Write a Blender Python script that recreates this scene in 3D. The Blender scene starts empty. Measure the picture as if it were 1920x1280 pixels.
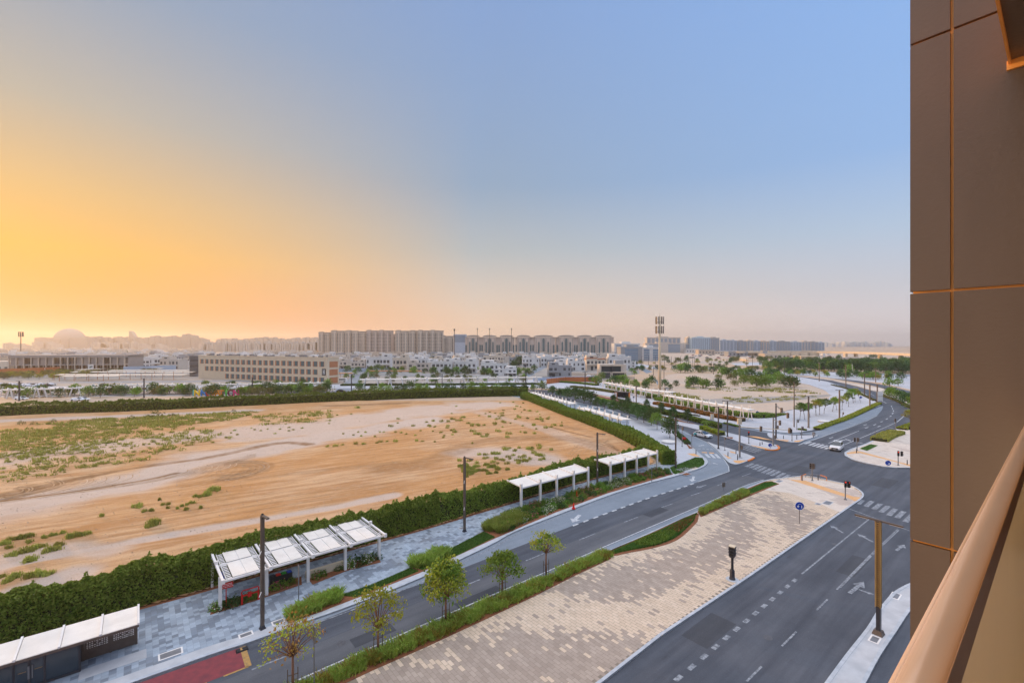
import bpy, math, random
import numpy as np
from mathutils import Vector, Matrix, noise as mnoise
sc = bpy.context.scene
COL = sc.collection
R = math.radians

# ------------------------------------------------------------ camera
F, HZ, H = 853.33, 646.0, 24.0      # 16 mm lens on 36 mm, horizon row, eye height
cam = bpy.data.objects.new('camera', bpy.data.cameras.new('camera')); COL.objects.link(cam)
cam.location = (0, 0, H); cam.rotation_euler = (R(90), 0, 0)
cam.data.lens = 16; cam.data.sensor_width = 36; cam.data.shift_y = 6/1920
cam.data.clip_start = 0.05; cam.data.clip_end = 30000
sc.camera = cam

# ------------------------------------------------------------ sky and sun
SUN_AZ, SUN_EL = -58.0, 7.0
w = bpy.data.worlds.new('World'); sc.world = w; w.use_nodes = True
nt = w.node_tree; NN = nt.nodes; LK = nt.links
def lin(c): return tuple((x/255/12.92 if x/255 <= .04045 else ((x/255+.055)/1.055)**2.4) for x in c)
def wramp(fac, stops):
    r = NN.new('ShaderNodeValToRGB'); LK.new(fac, r.inputs[0]); e = r.color_ramp.elements
    while len(e) < len(stops): e.new(0.5)
    for el, (p, c) in zip(e, stops): el.position = p; el.color = (*c, 1)
    return r.outputs[0]
def wmath(op, a, b=None, cl=False):
    m = NN.new('ShaderNodeMath'); m.operation = op; m.use_clamp = cl
    for i, v in enumerate((a, b)):
        if v is None: continue
        if isinstance(v, (int, float)): m.inputs[i].default_value = v
        else: LK.new(v, m.inputs[i])
    return m.outputs[0]
tc = NN.new('ShaderNodeTexCoord'); sp = NN.new('ShaderNodeSeparateXYZ'); LK.new(tc.outputs['Generated'], sp.inputs[0])
X, Y, Z = sp.outputs
zz = wmath('MAXIMUM', Z, 0.0)
hl = wmath('SQRT', wmath('ADD', wmath('ADD', wmath('MULTIPLY', X, X), wmath('MULTIPLY', Y, Y)), 1e-5))
sa, ca = math.sin(R(SUN_AZ)), math.cos(R(SUN_AZ))
az = wmath('DIVIDE', wmath('ADD', wmath('MULTIPLY', X, sa), wmath('MULTIPLY', Y, ca)), hl)   # cosine of azimuth from the sun
ZEN = (2.1, 2.08, 2.2)
rA = wramp(zz, [(0, lin((240, 226, 226))), (.1, lin((206, 208, 218))), (.2, lin((182, 203, 228))), (.32, lin((152, 188, 236))), (.62, lin((140, 182, 242))), (.86, ZEN)])
rC = wramp(zz, [(0, lin((255, 214, 176))), (.1, lin((222, 205, 190))), (.2, lin((184, 190, 193))), (.33, lin((150, 172, 198))), (.62, lin((136, 166, 214))), (.86, ZEN)])
rB = wramp(zz, [(0, lin((240, 138, 48))), (.07, lin((250, 163, 56))), (.15, lin((253, 186, 66))), (.24, lin((232, 188, 120))), (.36, lin((192, 182, 166))), (.52, lin((152, 167, 188))), (.63, lin((142, 163, 197))), (.88, ZEN)])
def wmix(f, a, b):
    m = NN.new('ShaderNodeMix'); m.data_type = 'RGBA'
    if isinstance(f, (int, float)): m.inputs[0].default_value = f
    else: LK.new(f, m.inputs[0])
    LK.new(a, m.inputs[6]); LK.new(b, m.inputs[7]); return m.outputs[2]
f1 = wmath('DIVIDE', wmath('ADD', az, .2), .75, True)
f2 = wmath('DIVIDE', wmath('SUBTRACT', az, .6), .39, True)
grad = wmix(f2, wmix(f1, rA, rC), rB)
sky = NN.new('ShaderNodeTexSky'); sky.sky_type = 'NISHITA'; sky.sun_disc = False
sky.sun_elevation = R(SUN_EL); sky.sun_rotation = R(SUN_AZ); sky.air_density = 1; sky.dust_density = 2; sky.ozone_density = 2
SKS = 0.12
gs = NN.new('ShaderNodeVectorMath'); gs.operation = 'SCALE'; LK.new(grad, gs.inputs[0]); gs.inputs[3].default_value = 1/SKS
smix = wmix(0.97, sky.outputs[0], gs.outputs[0])
bg = NN['Background']; LK.new(smix, bg.inputs[0]); bg.inputs[1].default_value = SKS
sl = bpy.data.lights.new('sun', 'SUN'); sl.energy = 3.8; sl.angle = R(5); sl.color = (1, .60, .29)
so = bpy.data.objects.new('sun', sl); COL.objects.link(so)
sd = Vector((sa*math.cos(R(SUN_EL)), ca*math.cos(R(SUN_EL)), math.sin(R(SUN_EL))))
so.rotation_euler = sd.to_track_quat('Z', 'Y').to_euler()
vs = sc.view_settings; vs.view_transform = 'Standard'; vs.look = 'None'; vs.exposure = 0.0; vs.gamma = 1
sc.cycles.use_denoising = True
sc.cycles.use_adaptive_sampling = True; sc.cycles.adaptive_threshold = 0.02
sc.cycles.max_bounces = 6; sc.cycles.diffuse_bounces = 3; sc.cycles.glossy_bounces = 3; sc.cycles.volume_bounces = 0
sc.cycles.transparent_max_bounces = 8

# ------------------------------------------------------------ helpers
def G(x, y, z=0.0):
    """point at height z that the photograph shows at pixel (x, y)"""
    Yd = F*(H-z)/(y-HZ); return Vector(((x-960)*Yd/F, Yd, z))
def GP(l, z=0.0): return [G(x, y, z) for x, y in l]
def hpx(yb, yt): return (yb-yt)/(yb-HZ)*H
D = Vector((.773, .634, 0)); N_ = Vector((-.634, .773, 0)); RA = math.atan2(.634, .773)

def smooth(p, k=6, closed=False):
    n = len(p); out = []
    rng = range(n) if closed else range(n-1)
    for i in rng:
        if closed: a, b, c, d = p[(i-1) % n], p[i], p[(i+1) % n], p[(i+2) % n]
        else: a, b, c, d = p[max(i-1, 0)], p[i], p[i+1], p[min(i+2, n-1)]
        for j in range(k):
            t = j/k
            out.append(.5*((2*b)+(c-a)*t+(2*a-5*b+4*c-d)*t*t+(3*b-a-3*c+d)*t**3))
    if not closed: out.append(p[-1].copy())
    return out
def offset(p, d, closed=False):
    out = []; n = len(p)
    for i in range(n):
        a = p[(i-1) % n] if (closed or i > 0) else p[i]; b = p[(i+1) % n] if (closed or i < n-1) else p[i]
        t = (b-a); t.z = 0
        t = t.normalized() if t.length > 1e-9 else Vector((1, 0, 0))
        out.append(p[i]+Vector((-t.y, t.x, 0))*d)
    return out
def area(p): return .5*sum(p[i].x*p[(i+1) % len(p)].y-p[(i+1) % len(p)].x*p[i].y for i in range(len(p)))
def ccw(p): return p if area(p) > 0 else p[::-1]
def inside(px, py, poly):
    c = np.zeros(np.shape(px), bool); n = len(poly)
    for i in range(n):
        x1, y1 = poly[i].x, poly[i].y; x2, y2 = poly[(i+1) % n].x, poly[(i+1) % n].y
        if y1 == y2: continue
        c ^= ((y1 > py) != (y2 > py)) & (px < (x2-x1)*(py-y1)/(y2-y1)+x1)
    return c
def dist_poly(px, py, path):
    best = np.full(np.shape(px), 1e9)
    for i in range(len(path)-1):
        ax, ay = path[i].x, path[i].y; bx, by = path[i+1].x-ax, path[i+1].y-ay
        l2 = bx*bx+by*by+1e-12
        t = np.clip(((px-ax)*bx+(py-ay)*by)/l2, 0, 1)
        best = np.minimum(best, np.hypot(px-ax-t*bx, py-ay-t*by))
    return best

def link(o, parent=None):
    COL.objects.link(o)
    if parent is not None: o.parent = parent
    return o
def tag(o, label=None, cat=None, group=None, kind=None):
    if label: o['label'] = label
    if cat: o['category'] = cat
    if group: o['group'] = group
    if kind: o['kind'] = kind
    return o
def empty(name, loc, rz=0, label=None, cat=None, group=None):
    o = bpy.data.objects.new(name, None); COL.objects.link(o); o.location = loc; o.rotation_euler = (0, 0, rz)
    o.empty_display_size = .3
    return tag(o, label, cat, group)
def copy_tree(o, parent=None):
    c = o.copy(); COL.objects.link(c)
    if parent is not None: c.parent = parent
    for ch in list(o.children): copy_tree(ch, c)
    return c

class MB:
    def __init__(s): s.v = []; s.f = []; s.m = []
    def add(s, vs, fs, mi=0):
        b = len(s.v); s.v += [tuple(v) for v in vs]; s.f += [tuple(b+i for i in f) for f in fs]; s.m += [mi]*len(fs); return s
    def box(s, x0, x1, y0, y1, z0, z1, mi=0, M=None, tx=0, ty=0):
        v = [Vector(p) for p in ((x0, y0, z0), (x1, y0, z0), (x1, y1, z0), (x0, y1, z0), (x0+tx, y0+ty, z1), (x1-tx, y0+ty, z1), (x1-tx, y1-ty, z1), (x0+tx, y1-ty, z1))]
        if M: v = [M @ p for p in v]
        return s.add(v, [(3, 2, 1, 0), (4, 5, 6, 7), (0, 1, 5, 4), (1, 2, 6, 5), (2, 3, 7, 6), (3, 0, 4, 7)], mi)
    def tube(s, p, r, n=8, mi=0, caps=True):
        p = [Vector(q) for q in p]; rs = r if isinstance(r, (list, tuple)) else [r]*len(p)
        vs = []
        for i, q in enumerate(p):
            t = (p[min(i+1, len(p)-1)]-p[max(i-1, 0)]).normalized()
            u = t.orthogonal().normalized() if abs(t.z) > .99 else t.cross(Vector((0, 0, 1))).normalized()
            w_ = t.cross(u)
            for k in range(n):
                a = 2*math.pi*k/n; vs.append(q+(u*math.cos(a)+w_*math.sin(a))*rs[i])
        fs = [(i*n+k, i*n+(k+1) % n, (i+1)*n+(k+1) % n, (i+1)*n+k) for i in range(len(p)-1) for k in range(n)]
        if caps: fs += [tuple(range(n))[::-1], tuple((len(p)-1)*n+k for k in range(n))]
        return s.add(vs, fs, mi)
    def bar(s, a, b, w_, h_=None, mi=0):
        a = Vector(a); b = Vector(b); h_ = h_ or w_; t = (b-a).normalized()
        u = t.cross(Vector((0, 0, 1))); u = u.normalized() if u.length > 1e-3 else Vector((1, 0, 0)); q = t.cross(u)
        vs = [c+u*(i*w_/2)+q*(j*h_/2) for c in (a, b) for i, j in ((-1, -1), (1, -1), (1, 1), (-1, 1))]
        return s.add(vs, [(3, 2, 1, 0), (4, 5, 6, 7), (0, 1, 5, 4), (1, 2, 6, 5), (2, 3, 7, 6), (3, 0, 4, 7)], mi)
    def prism(s, poly, z0, z1, mi=0, side=None):
        poly = ccw(list(poly)); n = len(poly)
        vs = [(p.x, p.y, z0) for p in poly]+[(p.x, p.y, z1) for p in poly]
        s.add(vs, [tuple(n+i for i in range(n))], mi)
        b = len(s.v)-2*n
        for i in range(n): s.f.append((b+i, b+(i+1) % n, b+n+(i+1) % n, b+n+i)); s.m.append(mi if side is None else side)
        return s
    def lathe(s, prof, n=12, mi=0, c=(0, 0)):
        vs = [(c[0]+r*math.cos(2*math.pi*k/n), c[1]+r*math.sin(2*math.pi*k/n), z) for r, z in prof for k in range(n)]
        fs = [(i*n+k, i*n+(k+1) % n, (i+1)*n+(k+1) % n, (i+1)*n+k) for i in range(len(prof)-1) for k in range(n)]
        fs.append(tuple((len(prof)-1)*n+k for k in range(n)))
        return s.add(vs, fs, mi)
    def mesh(s, name, mats, smooth_=False):
        me = bpy.data.meshes.new(name); me.from_pydata(s.v, [], s.f)
        for m in (mats if isinstance(mats, (list, tuple)) else [mats]): me.materials.append(m)
        me.polygons.foreach_set('material_index', s.m)
        if smooth_: me.polygons.foreach_set('use_smooth', [True]*len(s.f))
        me.update(); return me
    def build(s, name, mats, parent=None, smooth_=False):
        return link(bpy.data.objects.new(name, s.mesh(name, mats, smooth_)), parent)
def put(name, me, parent=None, loc=None, rz=0, scale=None):
    o = bpy.data.objects.new(name, me)
    if loc is not None: o.location = loc
    o.rotation_euler = (0, 0, rz)
    if scale is not None: o.scale = scale if isinstance(scale, (tuple, list)) else (scale,)*3
    return link(o, parent)

def fast(name, V, Q, mats, mi=None):
    me = bpy.data.meshes.new(name); V = np.asarray(V, np.float32); Q = np.asarray(Q, np.int32)
    me.vertices.add(len(V)); me.vertices.foreach_set('co', V.ravel())
    me.loops.add(Q.size); me.loops.foreach_set('vertex_index', Q.ravel())
    me.polygons.add(len(Q)); me.polygons.foreach_set('loop_start', np.arange(0, Q.size, Q.shape[1], dtype=np.int32))
    for m in (mats if isinstance(mats, (list, tuple)) else [mats]): me.materials.append(m)
    if mi is not None: me.polygons.foreach_set('material_index', np.asarray(mi, np.int32))
    me.update(calc_edges=True); me.validate(); return me
def leaves(P, size, rng, aspect=.55, up=0.0):
    """one small diamond-shaped leaf face at each point"""
    P = np.asarray(P, float); n = len(P); size = np.broadcast_to(size, (n,))[:, None]
    a = rng.normal(size=(n, 3)); a[:, 2] += up; a /= np.linalg.norm(a, axis=1)[:, None]
    b = rng.normal(size=(n, 3)); b -= a*(a*b).sum(1)[:, None]; b /= np.linalg.norm(b, axis=1)[:, None]
    V = np.stack([P-a*size*.5, P+b*size*aspect*.5, P+a*size*.5, P-b*size*aspect*.5], 1).reshape(-1, 3)
    return V, np.arange(4*n).reshape(n, 4)
def blades(P, h, wd, rng, lean=.35):
    P = np.asarray(P, float); n = len(P); h = np.broadcast_to(h, (n,)); a = rng.uniform(0, 2*np.pi, n)
    l = rng.uniform(.1, 1, n)*lean*h; dx, dy = np.cos(a)*l, np.sin(a)*l; wx, wy = -np.sin(a)*wd/2, np.cos(a)*wd/2
    p0 = P+np.stack([wx, wy, 0*h], 1); p1 = P-np.stack([wx, wy, 0*h], 1)
    p2 = P+np.stack([dx-wx*.5, dy-wy*.5, h*.9], 1); p3 = P+np.stack([dx*1.25+wx*.2, dy*1.25+wy*.2, h], 1)
    return np.stack([p0, p1, p2, p3], 1).reshape(-1, 3), np.arange(4*n).reshape(n, 4)

# ------------------------------------------------------------ materials
class NG:
    def __init__(s, name):
        s.m = bpy.data.materials.new(name); s.m.use_nodes = True; s.nt = s.m.node_tree
        s.b = s.nt.nodes['Principled BSDF']; s.out = s.nt.nodes['Material Output']
    def n(s, t, **k):
        x = s.nt.nodes.new('ShaderNode'+t)
        for a, v in k.items(): setattr(x, a, v)
        return x
    def set(s, sock, v):
        if isinstance(v, bpy.types.NodeSocket): s.nt.links.new(v, sock)
        else: sock.default_value = v
    def ma(s, op, a, b=None, c=None, cl=False):
        x = s.n('Math', operation=op, use_clamp=cl)
        for i, v in enumerate((a, b, c)):
            if v is not None: s.set(x.inputs[i], v)
        return x.outputs[0]
    def mix(s, f, a, b, bt='MIX'):
        x = s.n('Mix', data_type='RGBA', blend_type=bt); s.set(x.inputs[0], f)
        for i, v in ((6, a), (7, b)): s.set(x.inputs[i], (*v, 1) if isinstance(v, tuple) and len(v) == 3 else v)
        return x.outputs[2]
    def pos(s, rot=0, sx=1, sy=1, sz=1):
        g = s.n('NewGeometry'); mp = s.n('Mapping', vector_type='TEXTURE' if rot else 'POINT')
        s.nt.links.new(g.outputs['Position'], mp.inputs[0])
        if rot: mp.inputs['Rotation'].default_value = (0, 0, rot)
        mp.inputs['Scale'].default_value = (1/sx, 1/sy, 1/sz) if rot else (sx, sy, sz)
        return mp.outputs[0]
    def noise(s, vec, scale=1, detail=3, rough=.55):
        x = s.n('TexNoise'); s.nt.links.new(vec, x.inputs['Vector'])
        x.inputs['Scale'].default_value = scale; x.inputs['Detail'].default_value = detail; x.inputs['Roughness'].default_value = rough
        return x.outputs[0]
    def ramp(s, f, stops, interp='LINEAR'):
        r = s.n('ValToRGB'); s.set(r.inputs[0], f); r.color_ramp.interpolation = interp; e = r.color_ramp.elements
        while len(e) < len(stops): e.new(.5)
        for el, (p, c) in zip(e, stops): el.position = p; el.color = (*c, 1) if isinstance(c, tuple) else (c, c, c, 1)
        return r.outputs[0]
    def bump(s, h, d=.05, st=.5):
        b = s.n('Bump'); s.set(b.inputs['Height'], h); b.inputs['Distance'].default_value = d; b.inputs['Strength'].default_value = st
        s.nt.links.new(b.outputs[0], s.b.inputs['Normal'])
    def fin(s, col, rough=.8, metal=0.0, spec=.3):
        s.set(s.b.inputs['Base Color'], (*col, 1) if isinstance(col, tuple) and len(col) == 3 else col)
        s.set(s.b.inputs['Roughness'], rough); s.b.inputs['Metallic'].default_value = metal; s.b.inputs['Specular IOR Level'].default_value = spec
        return s.m
def mat(name, c1, c2=None, rough=.8, scale=1.0, metal=0.0, spec=.3, rot=0, st=(1, 1, 1), detail=4, bump=0, bscale=8, lo=.3, hi=.7):
    g = NG(name); c2 = c2 or tuple(x*.82 for x in c1)
    f = g.ramp(g.noise(g.pos(rot, *st), scale, detail), [(lo, 0.0), (hi, 1.0)])
    m = g.fin(g.mix(f, c1, c2), rough, metal, spec)
    if bump: g.bump(g.noise(g.pos(), bscale, 3), bump)
    return m
def leafmat(name, c1, c2, c3=None, scale=.9, trans=.25):
    g = NG(name); p = g.pos(); f = g.ramp(g.noise(p, scale, 2), [(.32, 0.0), (.68, 1.0)])
    f2 = g.ramp(g.noise(p, scale*9, 2), [(.4, 0.0), (.75, 1.0)])
    c = g.mix(f, c1, c2)
    c = g.mix(f2, c, c3 or tuple(x*1.5 for x in c1))
    oi = g.n('ObjectInfo'); hs = g.n('HueSaturation'); g.set(hs.inputs['Color'], c)
    g.set(hs.inputs['Value'], g.ma('MULTIPLY_ADD', oi.outputs['Random'], .5, .78)); g.set(hs.inputs['Hue'], g.ma('MULTIPLY_ADD', oi.outputs['Random'], .03, .487))
    g.fin(hs.outputs[0], .7, 0, .2)
    t = g.n('BsdfTranslucent'); g.nt.links.new(hs.outputs[0], t.inputs[0]); mx = g.n('MixShader'); mx.inputs[0].default_value = trans
    g.nt.links.new(g.b.outputs[0], mx.inputs[1]); g.nt.links.new(t.outputs[0], mx.inputs[2]); g.nt.links.new(mx.outputs[0], g.out.inputs[0])
    return g.m
def paver(name, bw, bh, light, dark, cl, th, flip, mortar, rot=RA+math.pi/2, stretch=(1, 1), vary=.08, mcol=.62):
    """running-bond slabs: every slab has one colour, picked in drifting patches"""
    g = NG(name); p = g.pos(rot); s = g.n('SeparateXYZ'); g.nt.links.new(p, s.inputs[0])
    v = g.ma('DIVIDE', s.outputs[1], bh); row = g.ma('FLOOR', v)
    u = g.ma('ADD', g.ma('DIVIDE', s.outputs[0], bw), g.ma('MULTIPLY', g.ma('FLOORED_MODULO', row, 2.0), .5)); cx = g.ma('FLOOR', u)
    cb = g.n('CombineXYZ'); g.set(cb.inputs[0], cx); g.set(cb.inputs[1], row)
    wn = g.n('TexWhiteNoise', noise_dimensions='2D'); g.nt.links.new(cb.outputs[0], wn.inputs['Vector'])
    cb2 = g.n('CombineXYZ'); g.set(cb2.inputs[0], g.ma('MULTIPLY', cx, cl*bw*stretch[0])); g.set(cb2.inputs[1], g.ma('MULTIPLY', row, cl*bh*stretch[1]))
    nz = g.noise(cb2.outputs[0], 1.0, 1, .4)
    zone = g.ma('GREATER_THAN', nz, th)
    fl = g.ma('LESS_THAN', wn.outputs['Value'], flip)
    z2 = g.ma('ABSOLUTE', g.ma('SUBTRACT', zone, fl))
    c = g.mix(z2, light, dark)
    wv = g.n('TexWhiteNoise', noise_dimensions='2D'); ad = g.n('VectorMath', operation='ADD'); g.nt.links.new(cb.outputs[0], ad.inputs[0]); ad.inputs[1].default_value = (31.7, 11.3, 0); g.nt.links.new(ad.outputs[0], wv.inputs['Vector'])
    c = g.mix(g.ma('MULTIPLY', wv.outputs['Value'], vary*2), c, (.02, .02, .02))
    dirt = g.ramp(g.noise(g.pos(), .35, 5), [(.45, 0.0), (.8, 1.0)])
    c = g.mix(g.ma('MULTIPLY', dirt, .22), c, (.25, .2, .15))
    fu = g.ma('ABSOLUTE', g.ma('SUBTRACT', g.ma('FRACT', u), .5)); fv = g.ma('ABSOLUTE', g.ma('SUBTRACT', g.ma('FRACT', v), .5))
    e = g.ma('MAXIMUM', g.ma('GREATER_THAN', fu, .5-mortar/bw), g.ma('GREATER_THAN', fv, .5-mortar/bh))
    c = g.mix(g.ma('MULTIPLY', e, mcol), c, (.09, .075, .06))
    return g.fin(c, .75, 0, .25)

M = {}
def asphalt(name, c1, c2, rough=.75, spec=.35):
    g = NG(name); p = g.pos(RA, .06, .9, 1)
    f = g.ramp(g.noise(p, 1.0, 4), [(.3, 0.0), (.7, 1.0)])
    c = g.mix(f, c1, c2)
    f3 = g.ramp(g.noise(g.pos(), .12, 5, .7), [(.35, 0.0), (.7, 1.0)]); c = g.mix(g.ma('MULTIPLY', f3, .5), c, tuple(x*.6 for x in c1))
    f2 = g.noise(g.pos(), 14, 2, .8); c = g.mix(g.ma('MULTIPLY', g.ramp(f2, [(.55, 0.0), (.75, 1.0)]), .3), c, tuple(x*1.9 for x in c2))
    f4 = g.ramp(g.noise(g.pos(RA, .3, 1.6, 1), 1.2, 5), [(.66, 0.0), (.72, 1.0)]); c = g.mix(g.ma('MULTIPLY', f4, .35), c, (.035, .03, .03))
    g.bump(f2, .01, .4)
    return g.fin(c, rough, 0, spec)
M['asphalt'] = asphalt('asphalt', (.054, .060, .076), (.108, .116, .137))
M['asphalt_patch'] = asphalt('asphalt_patch', (.045, .048, .058), (.072, .076, .088))
M['asphalt_mid'] = asphalt('worn_asphalt', (.088, .092, .106), (.135, .138, .150))
M['slab_dark'] = mat('manhole_iron', (.11, .11, .12), (.07, .07, .08), .6, 5)
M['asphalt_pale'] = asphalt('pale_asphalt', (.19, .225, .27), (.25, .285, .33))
M['paint'] = mat('road_paint', (.60, .61, .63), (.26, .28, .31), .7, 4, detail=6, lo=.4, hi=.7)
M['paint_worn'] = mat('worn_road_paint', (.34, .36, .39), (.12, .13, .15), .7, 3.5, detail=6, lo=.36, hi=.62)
M['yellow'] = mat('yellow_paint', (.52, .29, .07), (.26, .17, .09), .7, 5, detail=6)
M['tactile'] = mat('tactile_paving', (.72, .42, .2), (.62, .34, .15), .8, 3)
M['red_road'] = mat('red_bus_lane', (.27, .05, .058), (.16, .04, .05), .7, 1.6, detail=6)
M['concrete'] = mat('concrete', (.52, .53, .55), (.4, .41, .43), .85, .8)
M['kerb'] = mat('kerb_concrete', (.50, .53, .57), (.36, .39, .43), .85, 1.6)
M['plaza'] = paver('pale_plaza_paving', .8, .4, (.50, .51, .55), (.45, .46, .49), .06, .6, .05, .006, vary=.03, mcol=.25)
M['pave_blue'] = paver('sky_tinted_paving', .42, .42, (.36, .425, .50), (.22, .26, .315), .42, .57, .16, .007, vary=.14, mcol=.4)  # grey slabs with the blue of the sky light put into their colour
M['pave_tan'] = paver('tan_paving', .66, .33, (.66, .525, .395), (.43, .345, .275), .11, .5, .12, .012, vary=.05, stretch=(1.0, 1.3))
M['pave_buff'] = paver('buff_paving', .66, .33, (.66, .57, .49), (.52, .43, .37), .12, .62, .06, .01, vary=.04, mcol=.3)
M['joint'] = mat('paving_joint', (.27, .22, .17), None, .9, 4)
def groundmat(name, cols, scale=.04, rough=.95):
    g = NG(name); p = g.pos()
    f = g.noise(p, scale, 5, .6)
    c = g.ramp(f, [(.3, cols[0]), (.5, cols[1]), (.7, cols[2])])
    f2 = g.noise(p, scale*14, 4, .6); c = g.mix(g.ma('MULTIPLY', g.ramp(f2, [(.5, 0.0), (.75, 1.0)]), .35), c, tuple(x*.62 for x in cols[1]))
    return g.fin(c, rough, 0, .1)
M['sand'] = groundmat('sand', [(0.504, 0.344, 0.216), (0.521, 0.377, 0.264), (0.420, 0.344, 0.280)], .03)
M['sand_pale'] = groundmat('pale_sand', [(.56, .41, .30), (.53, .42, .33), (.44, .38, .33)], .05)
M['urban'] = groundmat('urban_ground', [(.29, .26, .23), (.36, .33, .30), (.22, .20, .185)], .035) if True else groundmat('urban_ground', [(0.317, 0.287, 0.258), (0.374, 0.343, 0.313), (0.245, 0.224, 0.204)], .035)
M['soil'] = mat('red_soil', (.26, .10, .045), (.17, .07, .035), .95, 3)
M['lawn'] = leafmat('lawn', (0.069, 0.150, 0.022), (0.106, 0.192, 0.034), (0.050, 0.108, 0.017), .5, 0)
M['lawn_red'] = leafmat('reddish_groundcover', (.30, .075, .025), (.16, .10, .025), (.32, .1, .03), 1.2, .1)
M['leaf_hedge'] = leafmat('hedge_leaves', (.105, .185, .022), (.175, .26, .035), (.34, .40, .08), .55, .3)
M['leaf_hedge2'] = leafmat('bright_hedge_leaves', (.12, .22, .03), (.16, .25, .04), (.28, .34, .06), .8)
M['hedge_core'] = mat('hedge_inside', (0.036, 0.043, 0.014), (0.054, 0.048, 0.022), .95, 1.5)
M['leaf_dark'] = leafmat('dark_leaves', (0.043, 0.093, 0.027), (0.068, 0.132, 0.030), (0.093, 0.155, 0.045), .5)
M['leaf_mid'] = leafmat('green_leaves', (.10, .20, .028), (.15, .25, .035), (.22, .30, .05), .5, .35)
M['leaf_lime'] = leafmat('lime_leaves', (.22, .33, .03), (.34, .36, .04), (.42, .40, .06), .8, .4)
M['leaf_dry'] = leafmat('dry_leaves', (0.288, 0.114, 0.036), (0.240, 0.204, 0.036), (0.360, 0.156, 0.048), .9, .3)
M['leaf_yellow'] = leafmat('yellow_leaves', (.28, .24, .03), (.18, .2, .03), (.4, .3, .04), .8)
M['leaf_scrub'] = leafmat('scrub_leaves', (.36, .36, .07), (.25, .30, .06), (.46, .42, .12), .8)
M['leaf_olive'] = leafmat('olive_leaves', (0.126, 0.140, 0.042), (0.168, 0.168, 0.048), (0.210, 0.182, 0.060), .8)
M['grass'] = leafmat('tuft_grass', (.19, .33, .035), (.30, .40, .055), (.52, .52, .16), 1.4, .35)
M['grass_dry'] = leafmat('dry_tuft_grass', (0.260, 0.169, 0.036), (0.169, 0.195, 0.030), (0.390, 0.260, 0.060), 1.4, .3)
M['flower_pink'] = mat('pink_flowers', (.62, .12, .25), (.55, .06, .1), .7, 6)
M['flower_white'] = mat('white_flowers', (.75, .70, .64), (.7, .6, .5), .7, 6)
M['bark'] = mat('bark', (.26, .13, .075), (.17, .09, .055), .9, 6)
M['bark_grey'] = mat('grey_bark', (.24, .2, .16), (.16, .13, .11), .9, 6)
M['stake'] = mat('wooden_stake', (.12, .08, .055), None, .85, 6)
M['white_metal'] = mat('white_metal', (.78, .75, .72), (.70, .66, .63), .5, 1.2, spec=.4)
M['white_cloth'] = mat('white_canvas', (.80, .74, .67), (.70, .64, .57), .75, .9)
M['dark_metal'] = mat('dark_metal', (.045, .045, .055), (.06, .058, .066), .45, 2, .4, .5)
M['brown_metal'] = mat('brown_metal', (.15, .115, .095), (.11, .085, .07), .5, 2, .3, .5)
M['grey_metal'] = mat('grey_metal', (.25, .25, .26), (.2, .2, .21), .5, 2, .5, .5)
M['pole_cream'] = mat('cream_pole', (.66, .55, .40), (.58, .48, .34), .6, .6)
M['gold'] = mat('gold_lattice', (.66, .42, .14), (.5, .3, .1), .4, 4, .5, .5)
M['black'] = mat('black_plastic', (.018, .018, .02), (.03, .03, .032), .5, 3)
M['red'] = mat('red_paint', (.58, .02, .015), (.5, .02, .015), .5, 2)
M['blue'] = mat('blue_sign', (.008, .045, .33), (.012, .06, .4), .45, 2)
M['white'] = mat('white_paint', (.8, .8, .8), (.74, .74, .74), .5, 1)
M['orange'] = mat('orange_paint', (.70, .22, .03), (.62, .17, .03), .6, 1)
M['hoarding'] = mat('orange_hoarding', (.50, .17, .055), (.42, .13, .05), .7, .3)
def glassmat(name, c, rough=.12):
    g = NG(name); f = g.noise(g.pos(), .4, 2); g.fin(g.mix(f, c, tuple(x*.6 for x in c)), rough, 0, .8); return g.m
M['glass'] = glassmat('dark_glass', (.03, .05, .07))
M['glass_teal'] = glassmat('teal_glass', (.055, .13, .15), .25)
M['glass_blue'] = glassmat('blue_glass', (.2, .29, .40), .3)
M['glass_brown'] = glassmat('dark_window', (.055, .06, .07), .3)
M['lampglass'] = mat('lens', (.75, .75, .72), (.7, .7, .68), .3, 3)
M['sigred'] = NG('red_signal').fin((.8, .03, .02), .3)
_g = NG('lit_red_signal'); _g.b.inputs['Emission Color'].default_value = (1, .05, .02, 1); _g.b.inputs['Emission Strength'].default_value = 1.5; M['sigred_lit'] = _g.fin(_g.mix(_g.noise(_g.pos(), 4), (.8, .03, .02), (.6, .02, .02)), .4)

# ------------------------------------------------------------ ground, roads, pavements
def S(o): o['kind'] = 'structure'; return o
def sheet(name, pts, z, m):
    b = MB(); pts = ccw(list(pts)); b.add([(p.x, p.y, z) for p in pts], [tuple(range(len(pts)))]); return S(b.build(name, M[m]))
def slab(name, pts, z0, z1, m, side='kerb'): return S(MB().prism(pts, z0, z1, 0, 1).build(name, [M[m], M[side]]))
def strip(name, path, wd, z, m, z0=None, off=0.0):
    a = offset(path, off+wd/2); c = offset(path, off-wd/2); n = len(path)
    vs = [(p.x, p.y, z) for p in a]+[(p.x, p.y, z) for p in c]; fs = [(i, n+i, n+i+1, i+1) for i in range(n-1)]
    if z0 is not None:
        vs += [(p.x, p.y, z0) for p in a]+[(p.x, p.y, z0) for p in c]
        fs += [(i, i+1, 2*n+i+1, 2*n+i) for i in range(n-1)]+[(n+i+1, n+i, 3*n+i, 3*n+i+1) for i in range(n-1)]
        fs += [(0, 2*n, 3*n, n), (n-1, 2*n-1, 4*n-1, 3*n-1)]
    return S(MB().add(vs, fs).build(name, M[m]))
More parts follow.
